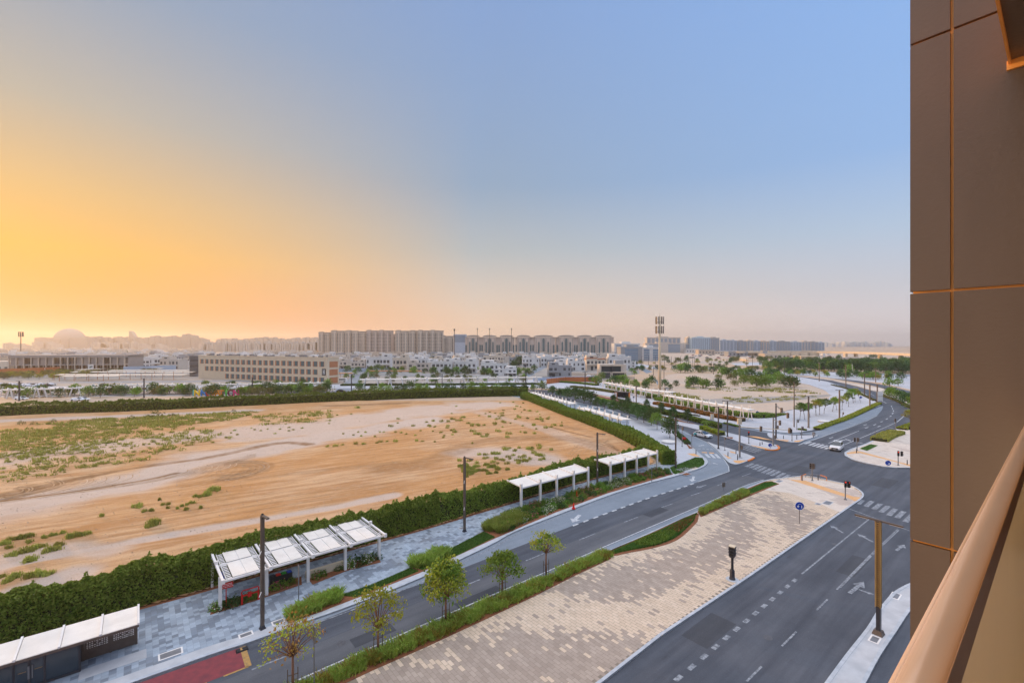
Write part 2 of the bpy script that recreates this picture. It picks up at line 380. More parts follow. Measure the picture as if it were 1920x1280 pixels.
def kerb_line(path, side, wd=.3, h=.17):
    """a raised kerb stone run along a pavement edge; side +1 = pavement lies left of the path"""
    strip('kerb', path, wd, h, 'kerb', .02, side*wd/2*1.0)
bk = lambda p, d: p-D*d            # further back along the near roads

S(MB().add([(-6500, -300, 0), (6500, -300, 0), (6500, 7600, 0), (-6500, 7600, 0)], [(0, 1, 2, 3)]).build('ground', M['sand']))
# built-up ground behind the lot
sheet('urban_ground', GP([(-900, 741), (300, 739), (640, 737), (960, 730), (1130, 714), (1200, 700), (1190, 672), (1100, 662), (-300, 660), (-1600, 664)]), .004, 'urban')
sheet('far_ground', GP([(1185, 668), (1250, 680), (1420, 684), (1560, 690), (1900, 700), (2600, 700), (2300, 668), (1700, 662), (1500, 658), (1180, 660)]), .004, 'sand_pale')

# near road, junction and cross road: one asphalt sheet
KA = GP([(255, 1280), (400, 1228), (460, 1209), (567, 1170), (667, 1134), (787, 1086), (920, 1023), (964, 999), (1042, 968), (1139, 931), (1200, 911), (1262, 895), (1293, 885.5), (1315, 878), (1326, 870), (1326, 863), (1316, 855), (1303, 843), (1290, 832), (1268, 810), (1240, 800), (1200, 787), (1170, 777), (1130, 765), (1080, 754), (1010, 744), (960, 740)])
KA = [bk(KA[0], 40)]+smooth(KA, 4)
BK1 = GP([(590, 1283), (812, 1180), (1000, 1098), (1132, 1038), (1300, 963), (1380, 925), (1434, 902)])
BTIP = GP([(1465, 897), (1493, 894), (1515, 893), (1555, 901), (1594, 910), (1613, 920), (1620, 929), (1615, 937), (1603, 945)])
BK2 = GP([(1592, 953), (1503, 1015), (1410, 1080), (1240, 1194), (1131, 1280)])
ISL1 = [bk(BK1[0], 40)]+smooth(BK1+BTIP, 4)+[bk(BK2[0], 0)]+BK2[1:]+[bk(BK2[-1], 40)]
asph = GP([(960, 744), (1010, 748), (1080, 757), (1170, 780), (1240, 803), (1268, 813)])
sheet('road', GP([(960, 735), (1079, 731), (1174, 753), (1300, 781), (1475, 808), (1523, 806), (1650, 760), (1618, 736), (1584, 726.5), (1551, 715.5), (1497, 706.3), (1466, 702.5), (1400, 697.5), (1400, 695.8), (1466, 700.8), (1497, 704.3), (1562, 713.5), (1606, 724), (1659, 739), (1694, 759), (1716, 772), (1726, 784), (1900, 800), (2300, 850), (2600, 1000)])
      + [Vector((70, 0, 0)), Vector((-60, 0, 0)), bk(G(0, 1280), 12), KA[1]+N_*1.5]+[p+Vector((0, 0, 0)) for p in KA[2:]][:1]
      + [p-Vector((.25, 0, 0)) for p in KA[3:]], .012, 'asphalt')
# far road along the lot and second road behind the curve
R2 = smooth(GP([(-900, 744), (-100, 742), (300, 739), (620, 735), (800, 733), (960, 731.5), (1040, 733), (1079, 737)]), 4)
strip('road', R2, 9, .016, 'asphalt')
strip('road', smooth(GP([(1180, 684), (1290, 685), (1380, 690), (1470, 695), (1552, 706.5), (1600, 714), (1650, 723), (1709, 738), (1800, 765)]), 4), 8, .014, 'asphalt')
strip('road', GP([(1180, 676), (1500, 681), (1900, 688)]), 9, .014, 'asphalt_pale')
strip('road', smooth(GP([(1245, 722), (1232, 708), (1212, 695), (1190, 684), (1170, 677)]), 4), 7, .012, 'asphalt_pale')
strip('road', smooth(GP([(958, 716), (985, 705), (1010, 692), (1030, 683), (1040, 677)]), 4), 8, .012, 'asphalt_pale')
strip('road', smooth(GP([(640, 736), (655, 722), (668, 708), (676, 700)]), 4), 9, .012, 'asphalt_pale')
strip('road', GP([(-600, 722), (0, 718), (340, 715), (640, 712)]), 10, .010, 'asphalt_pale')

# slip lane of the near road
SL = [(1074, 985), (1150, 957), (1222, 931), (1274, 915), (1309, 903), (1340, 894), (1366, 884), (1366, 874), (1355, 856), (1341, 841), (1326, 829), (1300, 817), (1280, 806), (1266, 802)]
SLL = GP([(560, 1180), (700, 1124), (800, 1091), (900, 1052), (1020, 1006)])+GP(SL)
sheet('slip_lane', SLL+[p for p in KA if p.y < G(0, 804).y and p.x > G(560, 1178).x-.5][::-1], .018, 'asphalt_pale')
# gutter between white line and planting
WL = [bk(G(560, 1274), 40)]+smooth(GP([(560, 1274), (796, 1170), (1056, 1058), (1200, 996), (1336, 938), (1390, 913), (1432, 899)]), 4)
strip('road', WL, 3.1, .0145, 'asphalt_mid', off=1.75)
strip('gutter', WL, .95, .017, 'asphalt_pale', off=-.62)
# sidewalk and planting beds by the near road
HB = GP([(-260, 1262), (0, 1215), (265, 1142), (410, 1102), (721, 1014), (800, 992), (920, 956), (1117, 898), (1215, 874), (1240, 866), (1243, 855), (1216, 838), (1157, 811), (1059, 775), (985, 747), (960, 743)])
swk = HB[:1]+[bk(KA[1], 38)]+KA[1:]+HB[::-1][:-1]
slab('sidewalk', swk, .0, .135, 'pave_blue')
S(MB().prism(GP([(1250, 868), (1268, 872), (1298, 860), (1318, 857), (1302, 842), (1266, 810), (1240, 801), (1180, 784), (1180, 800), (1220, 828), (1248, 850)]), .13, .139).build('pavement', M['plaza']))
kerb_line(KA, 1, .32)
strip('kerb', KA, .9, .1395, 'concrete', None, .8)
# island between the two near roads
slab('median_pavement', ISL1, .0, .135, 'joint')
# every slab of the tan paving laid one by one: light and brown-grey slabs in drifting bands
ZONES = [GP(z) for z in ([(640, 1290), (820, 1205), (960, 1180), (1040, 1188), (1130, 1195), (1215, 1200), (1180, 1290), (1000, 1400), (600, 1400)], [(1000, 1112), (1100, 1078), (1200, 1052), (1290, 1030), (1340, 1000), (1360, 975), (1345, 950), (1385, 940), (1415, 975), (1420, 1010), (1395, 1045), (1330, 1075), (1250, 1108), (1190, 1128), (1130, 1125), (1060, 1122)],
         [(1400, 935), (1440, 925), (1490, 945), (1540, 970), (1510, 995), (1480, 1000), (1450, 970)], [(760, 1235), (830, 1210), (900, 1190), (930, 1200), (860, 1240)])]
PAVE_IN = offset(ccw(list(ISL1)), .28, True); sw, sh_ = .66, .33; _r = random.Random(9)
tones = [(.66, .52, .39), (.62, .485, .36), (.69, .55, .42), (.41, .33, .27), (.37, .295, .24), (.45, .365, .30)]
for k, t in enumerate(tones): M['slab%d' % k] = mat('paving_slab', t, tuple(x*.86 for x in t), .8, 1.2)
pu = [p.dot(N_) for p in PAVE_IN]; pd = [p.dot(D) for p in PAVE_IN]; d0, d1 = 12, max(pd); rows = int((d1-d0)/sh_); PV = []; cen = []
for r_ in range(rows):
    for c_ in range(int((max(pu)-min(pu))/sw)+2):
        u = min(pu)+(c_+(.5 if r_ % 2 else 0))*sw; v = d0+r_*sh_; cen.append((u+sw/2, v+sh_/2))
cen = np.array(cen); cx_ = cen[:, 0]*N_.x+cen[:, 1]*D.x; cy_ = cen[:, 0]*N_.y+cen[:, 1]*D.y; ok_ = inside(cx_, cy_, PAVE_IN)&(cx_ < 75)
cen, cx_, cy_ = cen[ok_], cx_[ok_], cy_[ok_]; wob = np.sin(cen[:, 0]*1.7+cen[:, 1]*.9)*.9+np.sin(cen[:, 1]*2.3-cen[:, 0]*.7)*.6
zn = np.zeros(len(cen), bool); edge_ = np.full(len(cen), 99.0)
for z in ZONES: zn |= inside(cx_+wob*.5, cy_+wob*.5, z); edge_ = np.minimum(edge_, dist_poly(cx_, cy_, z+z[:1]))
rr_ = np.random.default_rng(6).random(len(cen)); fl_ = rr_ < np.where(edge_ < .9, .22, np.where(edge_ < 2.6, .09, .03)); zn = zn ^ fl_
mi_ = np.where(zn, 3, 0)+np.random.default_rng(7).choice(3, len(cen), p=(.6, .25, .15)); g_ = .012
o4 = np.array([(-sw/2+g_, -sh_/2+g_), (sw/2-g_, -sh_/2+g_), (sw/2-g_, sh_/2-g_), (-sw/2+g_, sh_/2-g_)]); uv_ = cen[:, None, :]+o4[None]; zz_ = .1385+.002*np.random.default_rng(8).random(len(cen))
VV = np.stack([uv_[..., 0]*N_.x+uv_[..., 1]*D.x, uv_[..., 0]*N_.y+uv_[..., 1]*D.y, np.repeat(zz_[:, None], 4, 1)], 2).reshape(-1, 3)
S(link(bpy.data.objects.new('tan_paving', fast('tan_paving', VV, np.arange(len(VV)).reshape(-1, 4)[:, ::-1], [M['slab%d' % k] for k in range(6)], mi_))))
kerb_line(ISL1[1:], -1 if area(ISL1) < 0 else 1, .25)
sheet('pavement', GP([(1400, 916), (1440, 906), (1465, 899), (1493, 897), (1512, 896), (1553, 904), (1591, 913), (1609, 922), (1616, 931), (1611, 937), (1598, 945), (1575, 962), (1535, 945), (1480, 925)]), .1425, 'pave_buff')
# small triangular islands
def island(pts, m='concrete', k=.2):
    p = smooth(ccw(GP(pts)), 3, True); slab('traffic_island', p, 0, .135, m); kerb_line(p+p[:1], 1, k, .16)
island([(1326, 829), (1341, 834), (1360, 839), (1386, 847), (1412, 856), (1413, 860), (1402, 865), (1384, 871), (1371, 870), (1362, 864), (1353, 854), (1341, 841)])
island([(1440, 812), (1458, 814), (1494, 817), (1525, 816), (1533, 818), (1508, 826), (1497, 830), (1477, 829), (1455, 824), (1441, 819)], 'plaza')
# median of the cross road
MED = [(1062, 741), (1100, 744), (1150, 757), (1200, 767), (1250, 780), (1300, 795), (1350, 808), (1400, 820), (1450, 833), (1461, 838), (1456, 843), (1434, 843), (1400, 834), (1359, 820), (1300, 804), (1250, 791), (1200, 777), (1150, 762), (1100, 748)]
mp = smooth(ccw(GP(MED)), 3, True); slab('median', mp, 0, .135, 'plaza'); kerb_line(mp+mp[:1], 1, .25, .16)
# right corner with buff slabs, and the strip beneath the building
I3 = GP([(1593, 843), (1624, 832), (1706, 793), (1735, 786), (1900, 800), (2000, 870), (1900, 880), (1709, 878), (1682, 878), (1658, 876), (1623, 869), (1597, 862), (1584, 855), (1583, 849)])
slab('corner_pavement', I3, 0, .135, 'pave_buff'); kerb_line(I3+I3[:1], 1 if area(I3) > 0 else -1, .4, .16)
I2 = smooth(GP([(1548, 1280), (1587, 1227), (1625, 1179), (1642, 1151), (1655, 1134), (1672, 1115), (1691, 1102), (1720, 1090), (1760, 1083), (1850, 1075), (1850, 1090), (1770, 1100), (1735, 1120), (1707, 1147), (1681, 1186), (1651, 1231), (1625, 1280)]), 3)
I2 = [bk(I2[0], 40)]+I2+[bk(I2[-1], 40)]
slab('pavement_strip', I2, 0, .135, 'concrete'); kerb_line(I2, 1 if area(I2) > 0 else -1, .25, .16)
# white plaza round the sandy corner plot
P3 = GP([(1000, 727), (1079, 731), (1140, 743), (1200, 756), (1260, 770), (1320, 785), (1380, 799), (1440, 809), (1475, 812), (1500, 811), (1523, 807), (1562, 795), (1606, 779), (1632, 767), (1651, 760), (1641, 752.5), (1624, 739.5), (1584, 726.5), (1551, 715.5), (1497, 706.3), (1466, 702.5), (1400, 697.5), (1360, 694),
        (1360, 697), (1420, 704), (1460, 709), (1492, 716), (1519, 722), (1545, 731), (1556, 740), (1554, 748), (1541, 755), (1497, 766), (1468, 773), (1440, 782), (1400, 780), (1340, 766), (1240, 741), (1140, 716), (1040, 711), (960, 713)])
slab('plaza', P3, 0, .135, 'plaza')
kerb_line(P3[:23], 1 if area(P3) > 0 else -1, .3, .16)
for pl in ([(1655, 737), (1700, 757), (1760, 790), (1900, 800), (1900, 760), (1709, 745), (1649, 727), (1600, 719), (1552, 711), (1480, 703), (1560, 713), (1606, 723)],):
    slab('pavement', GP(pl), 0, .135, 'pave_buff')
slab('pavement', GP([(1480, 697), (1552, 702), (1600, 709), (1650, 717), (1709, 731), (1900, 765), (1900, 716), (1709, 706), (1600, 700), (1500, 694)]), 0, .12, 'plaza')
# pavement behind the far hedge
slab('pavement', GP([(-700, 736), (0, 733), (300, 731), (640, 728), (900, 727), (1000, 727), (960, 713), (900, 716), (640, 721), (300, 724), (0, 725), (-700, 728)]), 0, .12, 'plaza')
for pts in ([(0, 744), (340, 742), (640, 741), (960, 736), (960, 735.2), (640, 740), (340, 741), (0, 742.6)],):
    slab('median', GP(pts), 0, .13, 'concrete')
# dark junction slip: pale lane beside the curve
sheet('slip_lane', GP([(1497, 834), (1540, 820), (1589, 802), (1625, 788), (1645, 778), (1654, 768), (1656, 760), (1650, 762), (1632, 769), (1606, 781), (1562, 797), (1540, 806), (1520, 810), (1500, 812), (1535, 816), (1508, 827)]), .020, 'asphalt_pale')
sheet('slip_lane', GP([(1475, 811), (1440, 808), (1380, 799), (1380, 801), (1440, 812), (1500, 815), (1500, 811)]), .021, 'asphalt_pale')

# red bus bay with yellow edge
sheet('bus_lane', [bk(G(252, 1281), 20)]+GP([(252, 1283), (452, 1213), (460, 1232), (466, 1248), (400, 1274)])+[bk(G(400, 1274), 20)], .017, 'red_road')
strip('road_marking', GP([(455, 1212), (466, 1249)]), .42, .022, 'yellow')
for k in range(0, 8, 2): strip('road_marking', [bk(G(466, 1249), 2.6*k/2), bk(G(466, 1249), 2.6*k/2+1.6)], .16, .022, 'yellow')
strip('bus_lane', smooth(GP([(1085, 737), (1120, 745), (1150, 752), (1176, 759)]), 4), 3, .0215, 'red_road', None, 2.5)

# painted lines
def dashes(path, dl, gl, wd, m='paint', z=.026, off=0, name='lane_marking'):
    mb = MB(); path = offset(path, off) if off else path; pos_ = 0; seg = []; tot = 0; L = [0]
    for i in range(len(path)-1): L.append(L[-1]+(path[i+1]-path[i]).length)
    def at(s):
        for i in range(len(path)-1):
            if s <= L[i+1] or i == len(path)-2:
                t = (s-L[i])/(L[i+1]-L[i]+1e-9); return path[i].lerp(path[i+1], t), (path[i+1]-path[i]).normalized()
    s = 0
    while s+dl <= L[-1]+.01:
        a, t = at(s); b, _ = at(s+dl); n = Vector((-t.y, t.x, 0))*wd/2
        mb.add([(*(a+n).xy, z), (*(a-n).xy, z), (*(b-n).xy, z), (*(b+n).xy, z)], [(0, 1, 2, 3)]); s += dl+gl
    return S(mb.build(name, M[m]))
def segs(name, l, wd, m='paint', z=.028):
    mb = MB()
    for x1, y1, x2, y2 in l:
        a, b = G(x1, y1), G(x2, y2); t = (b-a).normalized(); n = Vector((-t.y, t.x, 0))*wd/2
        mb.add([(*(a+n).xy, z), (*(a-n).xy, z), (*(b-n).xy, z), (*(b+n).xy, z)], [(0, 1, 2, 3)])
    return S(mb.build(name, M[m]))
strip('edge_line', WL, .16, .028, 'paint')
segs('lane_marking', [(472, 1255, 544, 1227), (696, 1166, 752, 1143), (860, 1102, 900, 1086), (986, 1051, 1020, 1037), (1086, 1012, 1116, 1000), (1170, 979, 1196, 969), (1240, 951, 1261, 944), (1295, 929, 1314, 923), (1391, 893, 1408, 887), (1345, 910, 1362, 904)], .17, 'paint_worn')
dashes(smooth(GP([(1074, 985.5), (1150, 957.5), (1222, 931.5), (1274, 915.3), (1309, 903)]), 3), 1.05, 1.0, .3)
segs('lane_marking', [(1309, 903, 1367, 883.5), (1367, 883.5, 1366, 874)], .15)
segs('edge_line', [(1366, 874, 1355, 856.5), (1355, 856.5, 1341, 841.5), (1341, 841.5, 1326, 829.5), (1326, 829.5, 1300, 817.5), (1300, 817.5, 1270, 805)], .14)
strip('edge_line', [p for p in KA[10:]], .12, .024, 'paint_worn', None, -.55)
dashes([G(1266, 1276), G(1499, 1080)], .82, .98, .36, 'paint_worn')
segs('lane_marking', [(1503, 1076, 1633, 970)], .17, 'paint_worn')
segs('lane_marking', [(1466, 1211, 1493, 1184), (1531, 1143.5, 1552, 1123), (1569, 1105, 1632, 1040), (1400, 1277, 1428, 1249)], .15, 'paint_worn')
segs('lane_marking', [(1633, 1039, 1683, 992), (1636, 1040, 1686, 993), (1576, 1101, 1634, 1042)], .12, 'paint_worn')
segs('stop_line', [(1592, 953.5, 1709, 996), (1709, 996, 1760, 1014)], .2, 'paint_worn')
segs('stop_line', [(1517, 829, 1552, 832.5), (1587, 837, 1606, 841), (1393, 829, 1384, 834)], .25, 'paint_worn')
def cross(name, l, f, ox, oy, wd, m='paint_worn'): segs(name, [(a/f+ox, b/f+oy, c/f+ox, d/f+oy) for a, b, c, d in l], wd, m, .03)
cross('crosswalk', [(1215, 495, 1265, 450), (1300, 520, 1370, 460), (1385, 550, 1460, 490), (1465, 583, 1545, 515), (1550, 618, 1625, 545), (1640, 645, 1715, 572), (1730, 688, 1810, 610), (1830, 715, 1910, 640)], 5.819, 1400, 860, .62)
cross('crosswalk', [(1295, 805, 1400, 757), (1355, 822, 1470, 772), (1410, 845, 1525, 790), (1470, 868, 1585, 810), (1530, 895, 1655, 830), (1600, 912, 1720, 850), (1660, 935, 1785, 868), (1740, 958, 1852, 894), (1815, 980, 1920, 920), (1890, 1000, 1990, 945)], 7.68, 1230, 770, .62)
cross('crosswalk', [(715, 620, 772, 674), (783, 620, 845, 680), (853, 622, 912, 682)], 7.68, 1230, 770, .6, 'paint')
cross('crosswalk', [(488, 508, 570, 482), (545, 527, 625, 496), (595, 540, 682, 507), (645, 553, 735, 517), (698, 562, 790, 530), (755, 575, 800, 556)], 7.06, 1440, 760, .55, 'paint')
cross('crosswalk', [(1232, 541, 1440, 604), (1260, 524, 1480, 590), (1275, 508, 1510, 577), (1300, 497, 1525, 563)], 7.68, 1230, 770, .5)
cross('tactile_paving', [(660, 598, 735, 602), (765, 604, 835, 608)], 7.68, 1230, 770, .9, 'tactile')
cross('lane_marking', [(600, 545, 640, 548), (670, 545, 710, 550), (725, 550, 760, 555), (785, 555, 820, 560)], 7.68, 1230, 770, .3, 'paint')
cross('lane_marking', [(310, 262, 560, 333), (560, 333, 640, 352), (800, 405, 1070, 490), (1085, 492, 1185, 462), (380, 290, 560, 330)], 7.68, 1230, 770, .15, 'paint_worn')
cross('lane_marking', [(400, 525, 1050, 300), (800, 500, 1205, 335), (1010, 520, 1140, 465), (1205, 440, 1360, 375)], 7.06, 1440, 760, .17, 'paint')
cross('lane_marking', [(810, 435, 862, 420), (1285, 300, 1328, 288), (1265, 262, 1308, 250), (1395, 262, 1430, 248), (1450, 283, 1485, 270), (1490, 220, 1520, 210), (1560, 185, 1585, 172), (1613, 150, 1632, 136), (1645, 112, 1657, 98), (1660, 80, 1660, 65), (1652, 48, 1645, 35), (1640, 20, 1630, 5)], 7.06, 1440, 760, .28, 'paint')
dashes(GP([(1589, 802.5), (1625, 789), (1645, 778.5)]), .8, .8, .3)
dashes(GP([(1632.6, 813), (1676.5, 793.5)]), .7, .7, .3)
segs('lane_marking', [(1682, 791, 1696, 779), (1676, 793, 1680, 791.5)], .2)
segs('lane_marking', [(1630, 737, 1640, 742), (1654, 752, 1662, 756), (1600, 725, 1610, 728.5)], .2)
def arrow(x, y, x2, y2, m='paint', wd=.28, turn=0, L=None):
    """lane arrow from tail pixel to head pixel, turn = +1 left / -1 right branch"""
    a, b = G(x, y), G(x2, y2); t = (b-a).normalized(); n = Vector((-t.y, t.x, 0)); l = (b-a).length; mb = MB(); z = .029
    q = lambda u, v: (*(a+t*u+n*v).xy, z)
    if turn == 0: mb.add([q(0, -wd/2), q(l*.6, -wd/2), q(l*.6, wd/2), q(0, wd/2), q(l*.6, -wd*1.5), q(l, 0), q(l*.6, wd*1.5)], [(0, 1, 2, 3), (4, 5, 6)])
    else:
        k = turn; mb.add([q(0, -wd/2*k), q(l*.75, -wd/2*k), q(l*.75, wd/2*k), q(0, wd/2*k), q(l*.75, wd/2*k), q(l*.75, -wd/2*k), q(l*.75+.6, wd*2.4*k), q(l*.75+.3, wd*2.6*k), q(l*.45, wd*4.8*k), q(l*.75+1.2, wd*4.2*k), q(l*.5, wd*1.9*k)], [(0, 1, 2, 3), (4, 5, 6, 7), (8, 10, 9)])
    return S(mb.build('lane_arrow', M[m]))
arrow(1087, 965, 1073, 979, wd=.5); arrow(1301, 893, 1297, 903, wd=.4); arrow(1324, 909, 1305, 914.5, 'paint_worn', .35)
arrow(1581, 999, 1556, 984, 'paint_worn', .3); arrow(1637, 1016, 1607, 1000, 'paint_worn', .3); arrow(1593, 1112, 1620, 1090, 'paint_worn', .35); arrow(1610, 1105, 1640, 1115, 'paint_worn', .22)
arrow(1680, 1032, 1696, 1021, 'paint_worn', .3)
arrow(1346, 870, 1336, 868, 'paint', .3); arrow(1310, 836, 1321, 834, 'paint', .3)
arrow(1592, 824, 1575, 825.5, wd=.25); arrow(1584, 822, 1596, 827, wd=.25); arrow(1605, 829, 1619, 831, wd=.25); arrow(1665, 802, 1676, 803, wd=.25); arrow(1605, 794, 1591, 793.5, wd=.3); arrow(1524, 819.5, 1502, 816, 'paint', .2)
for a in ((1514, 814, 1504, 812.5), (1430, 806, 1418, 803.5)): arrow(*a, 'paint', .2)
# tactile patches and small plates let into the pavements
def patch(pts, m='tactile', z=.1465, name='tactile_paving'): return sheet(name, GP(pts, .0), z, m)
for pts in ([(1485, 900), (1510, 902), (1600, 932), (1616, 934), (1606, 942), (1588, 934), (1489, 903), (1476, 899)], [(1362, 855), (1372, 860), (1366, 861), (1355, 851)], [(1374, 864), (1402, 864), (1388, 870), (1378, 868)], [(1368, 846), (1380, 849), (1378, 851), (1370, 849)],
            [(1408, 835), (1446, 842), (1434, 842.5), (1410, 837)], [(1455, 824), (1480, 826), (1476, 829), (1456, 825)], [(1490, 827), (1508, 825), (1498, 829.5), (1488, 829)], [(1586, 850), (1606, 846), (1618, 848), (1690, 868), (1709, 872), (1709, 876), (1680, 867), (1612, 850), (1590, 852)],
            [(1288, 851), (1302, 851), (1313, 857), (1300, 856)], [(1420, 819), (1450, 826), (1430, 824), (1400, 818)]):
    patch(pts)
for k, (x, y, a, b) in enumerate(((320, 1228, 1.3, .7), (461, 1192, .8, .45), (522, 1168, .8, .45), (1679, 1119, 1.2, .5), (1640, 1201, .9, .45), (1284, 889, 1.6, 1.6), (1552, 944, 1.8, .8), (1534, 946, .7, .5), (1461, 903, 1.4, .6), (868, 991, .9, .5))):
    c = G(x, y); M2 = Matrix.Translation(c) @ Matrix.Rotation(RA, 4, 'Z')
    o = S(MB().box(-a/2-.12, a/2+.12, -b/2-.12, b/2+.12, .13, .146, 0, M2).box(-a/2, a/2, -b/2, b/2, .13, .150, 1, M2).build('inspection_cover', [M['kerb' if k > 4 else 'white_metal'], M['grey_metal'] if k not in (5,) else M['soil']]))

# ------------------------------------------------------------ the sandy lot (grid with low relief and drift colours)
LOT = HB[:9]+GP([(1225, 866), (1202, 846), (1188, 838), (1135, 811), (1044, 775), (990, 753), (968, 744), (900, 744), (730, 749), (480, 761), (240, 771), (0, 779), (-300, 795), (-500, 806)])
g = .42; nx, ny = int(300/g), int(166/g); x0, y0 = -235.0, 28.0
gx, gy = np.meshgrid(x0+np.arange(nx)*g, y0+np.arange(ny)*g)
rng = np.random.default_rng(5)
def vnoise(s, seed, oct=3):
    r = np.random.default_rng(seed); out = 0; amp = 1; tot = 0
    for o in range(oct):
        k = s/(2**o); a = r.random((int(166/k)+4, int(300/k)+4)); u = (gx-x0)/k; v = (gy-y0)/k; i = u.astype(int); j = v.astype(int); fu = u-i; fv = v-j
        fu = fu*fu*(3-2*fu); fv = fv*fv*(3-2*fv)
        out = out+amp*((a[j, i]*(1-fu)+a[j, i+1]*fu)*(1-fv)+(a[j+1, i]*(1-fu)+a[j+1, i+1]*fu)*fv); tot += amp; amp *= .5
    return out/tot
def band(px, wd, soft=.6):
    d = dist_poly(gx, gy, smooth(GP(px), 4)); n = vnoise(6, 77)*wd*.9
    return np.clip(1-(d-(wd*.55)+n-wd*.4)/(wd*soft), 0, 1)
pale = np.maximum.reduce([
    band([(-100, 978), (0, 955), (120, 932), (262, 900), (380, 862), (475, 848), (600, 822), (700, 806), (800, 790)], 9),
    band([(480, 812), (620, 800), (760, 776), (900, 760)], 14)*.9,
    band([(-100, 880), (100, 850), (300, 828), (480, 806)], 11)*.7,
    band([(-50, 792), (200, 782), (480, 770)], 4)*.9,
    band([(-100, 1110), (60, 1040), (200, 1035)], 3)*.8,
    band([(0, 1066), (240, 1020), (480, 978), (640, 950), (740, 930)], 1.3)*1.1,
    band([(0, 1130), (60, 1108), (130, 1082)], 3.0)*1.3,
    band([(880, 850), (960, 850), (1010, 862)], 6)*.9,
    band([(900, 775), (1000, 800), (1090, 830), (1160, 855)], 3)*.5])
dark = np.maximum.reduce([
    band([(0, 930), (60, 918), (160, 896), (300, 872), (400, 858), (520, 832), (580, 834)], 1.5)*.85,
    band([(0, 940), (120, 925), (240, 906), (330, 888)], .7),
    band([(720, 882), (800, 866), (900, 830), (1000, 823), (1090, 826), (1160, 850)], 4)*.45,
    band([(620, 762), (690, 759), (760, 756)], 3)*.7,
    band([(0, 860), (80, 856), (150, 852)], 2)*.45,
    band([(470, 900), (600, 885), (760, 868)], 1.3)*.4,
    band([(1060, 800), (1130, 818), (1175, 842)], 2)*.3])
fn = np.abs(vnoise(3.2, 3, 3)-.5)*2; gr = vnoise(1.3, 9, 2)
dark = np.clip(dark*(.45+.9*gr)+.18*np.clip(.28-fn, 0, 1)/.28*vnoise(20, 8), 0, 1)
zg = .03+vnoise(26, 21)*.35+vnoise(2.4, 22, 2)*.09+vnoise(.9, 44, 1)*.04-dark*.07-pale*.08
# ruts
def rut(path, wd=.35, dp=.07, a=.8):
    global zg, dark
    d = dist_poly(gx, gy, path); k = np.exp(-(d/wd)**2); zg = zg-dp*k; dark = np.clip(dark+a*k, 0, 1)
def ring(x, y, r, a0, a1, **k):
    c = G(x, y); rut([c+Vector((math.cos(t)*r, math.sin(t)*r*1.0, 0)) for t in np.linspace(R(a0), R(a1), 26)], **k)
for r_ in (3.2, 4.2, 5.4, 6.0, 6.9): ring(434, 884, r_, -80, 130, a=.45)
for r_ in (2.0, 3.4, 4.2): ring(12, 926, r_, -70, 100, a=.6)
for r_ in (4, 5, 6.2, 7.4): ring(30, 915, r_+2, -50, 60, a=.35)
for r_ in np.arange(3, 11, 1.1): ring(160, 915, r_, -48, 48, a=-.0, dp=.05)
for r_ in np.arange(3, 11, 1.3): ring(330, 892, r_, -50, 40, a=.25, dp=.05)
for k_ in range(5):
    dx = k_*7; rut(smooth(GP([(1010+dx, 795+dx*.3), (1070+dx, 812+dx*.2), (1120+dx*.6, 826), (1160, 846)]), 3), .3, .04, .3)
    rut(smooth(GP([(420, 930+k_*9), (600, 908+k_*8), (800, 880+k_*5), (980, 850+k_*6)]), 3), .25, .03, .22)
for k_ in range(3): rut(smooth(GP([(0, 1000+k_*18), (250, 975+k_*14), (480, 940+k_*9), (760, 905+k_*6)]), 3), .28, .03, .28)
zg = np.maximum(zg, .02)
msk = inside(gx, gy, LOT)
V = np.stack([gx, gy, zg], 2).reshape(-1, 3); idx = np.arange(nx*ny).reshape(ny, nx)
q = np.stack([idx[:-1, :-1], idx[:-1, 1:], idx[1:, 1:], idx[1:, :-1]], 2)[msk[:-1, :-1]].reshape(-1, 4)
used, inv = np.unique(q, return_inverse=True); V = V[used]; q = inv.reshape(-1, 4)
me = fast('sandy_lot', V, q, None or [bpy.data.materials.new('lot_sand')]); me.polygons.foreach_set('use_smooth', [True]*len(q))
at_ = me.color_attributes.new('drift', 'FLOAT_COLOR', 'POINT')
ca_ = np.ones((len(V), 4), np.float32); ca_[:, 0] = np.clip(pale, 0, 1).reshape(-1)[used]; ca_[:, 1] = dark.reshape(-1)[used]; ca_[:, 2] = vnoise(9, 31).reshape(-1)[used]
at_.data.foreach_set('color', ca_.ravel())
bpy.data.materials.remove(bpy.data.materials['lot_sand'])
ng = NG('lot_sand'); ac = ng.n('Attribute', attribute_name='drift'); ss = ng.n('SeparateColor'); ng.nt.links.new(ac.outputs['Color'], ss.inputs[0])
c = ng.mix(ng.ramp(ss.outputs[2], [(.3, 0.0), (.7, 1.0)]), (.60, .33, .145), (.66, .43, .25))
c = ng.mix(ng.ma('MULTIPLY', ng.ramp(ng.noise(ng.pos(RA-.15, .06, .5, 1), 1.6, 6, .65), [(.42, 0.0), (.62, 1.0)]), .75), c, (.43, .205, .075))
c = ng.mix(ng.ma('MULTIPLY', ss.outputs[0], .95, cl=True), c, (.60, .49, .415))
c = ng.mix(ng.ma('MULTIPLY', ss.outputs[1], .95, cl=True), c, (.24, .13, .06))
fs_ = ng.ramp(ng.noise(ng.pos(), 5.5, 6, .8), [(.46, 0.0), (.66, 1.0)]); c = ng.mix(ng.ma('MULTIPLY', fs_, .38), c, (.33, .19, .10))
c = ng.mix(ng.ma('MULTIPLY', ng.ramp(ng.noise(ng.pos(), .8, 6, .7), [(.5, 0.0), (.8, 1.0)]), .4), c, (.60, .44, .31))
ng.bump(ng.noise(ng.pos(), 3.5, 6, .75), .3, .8)
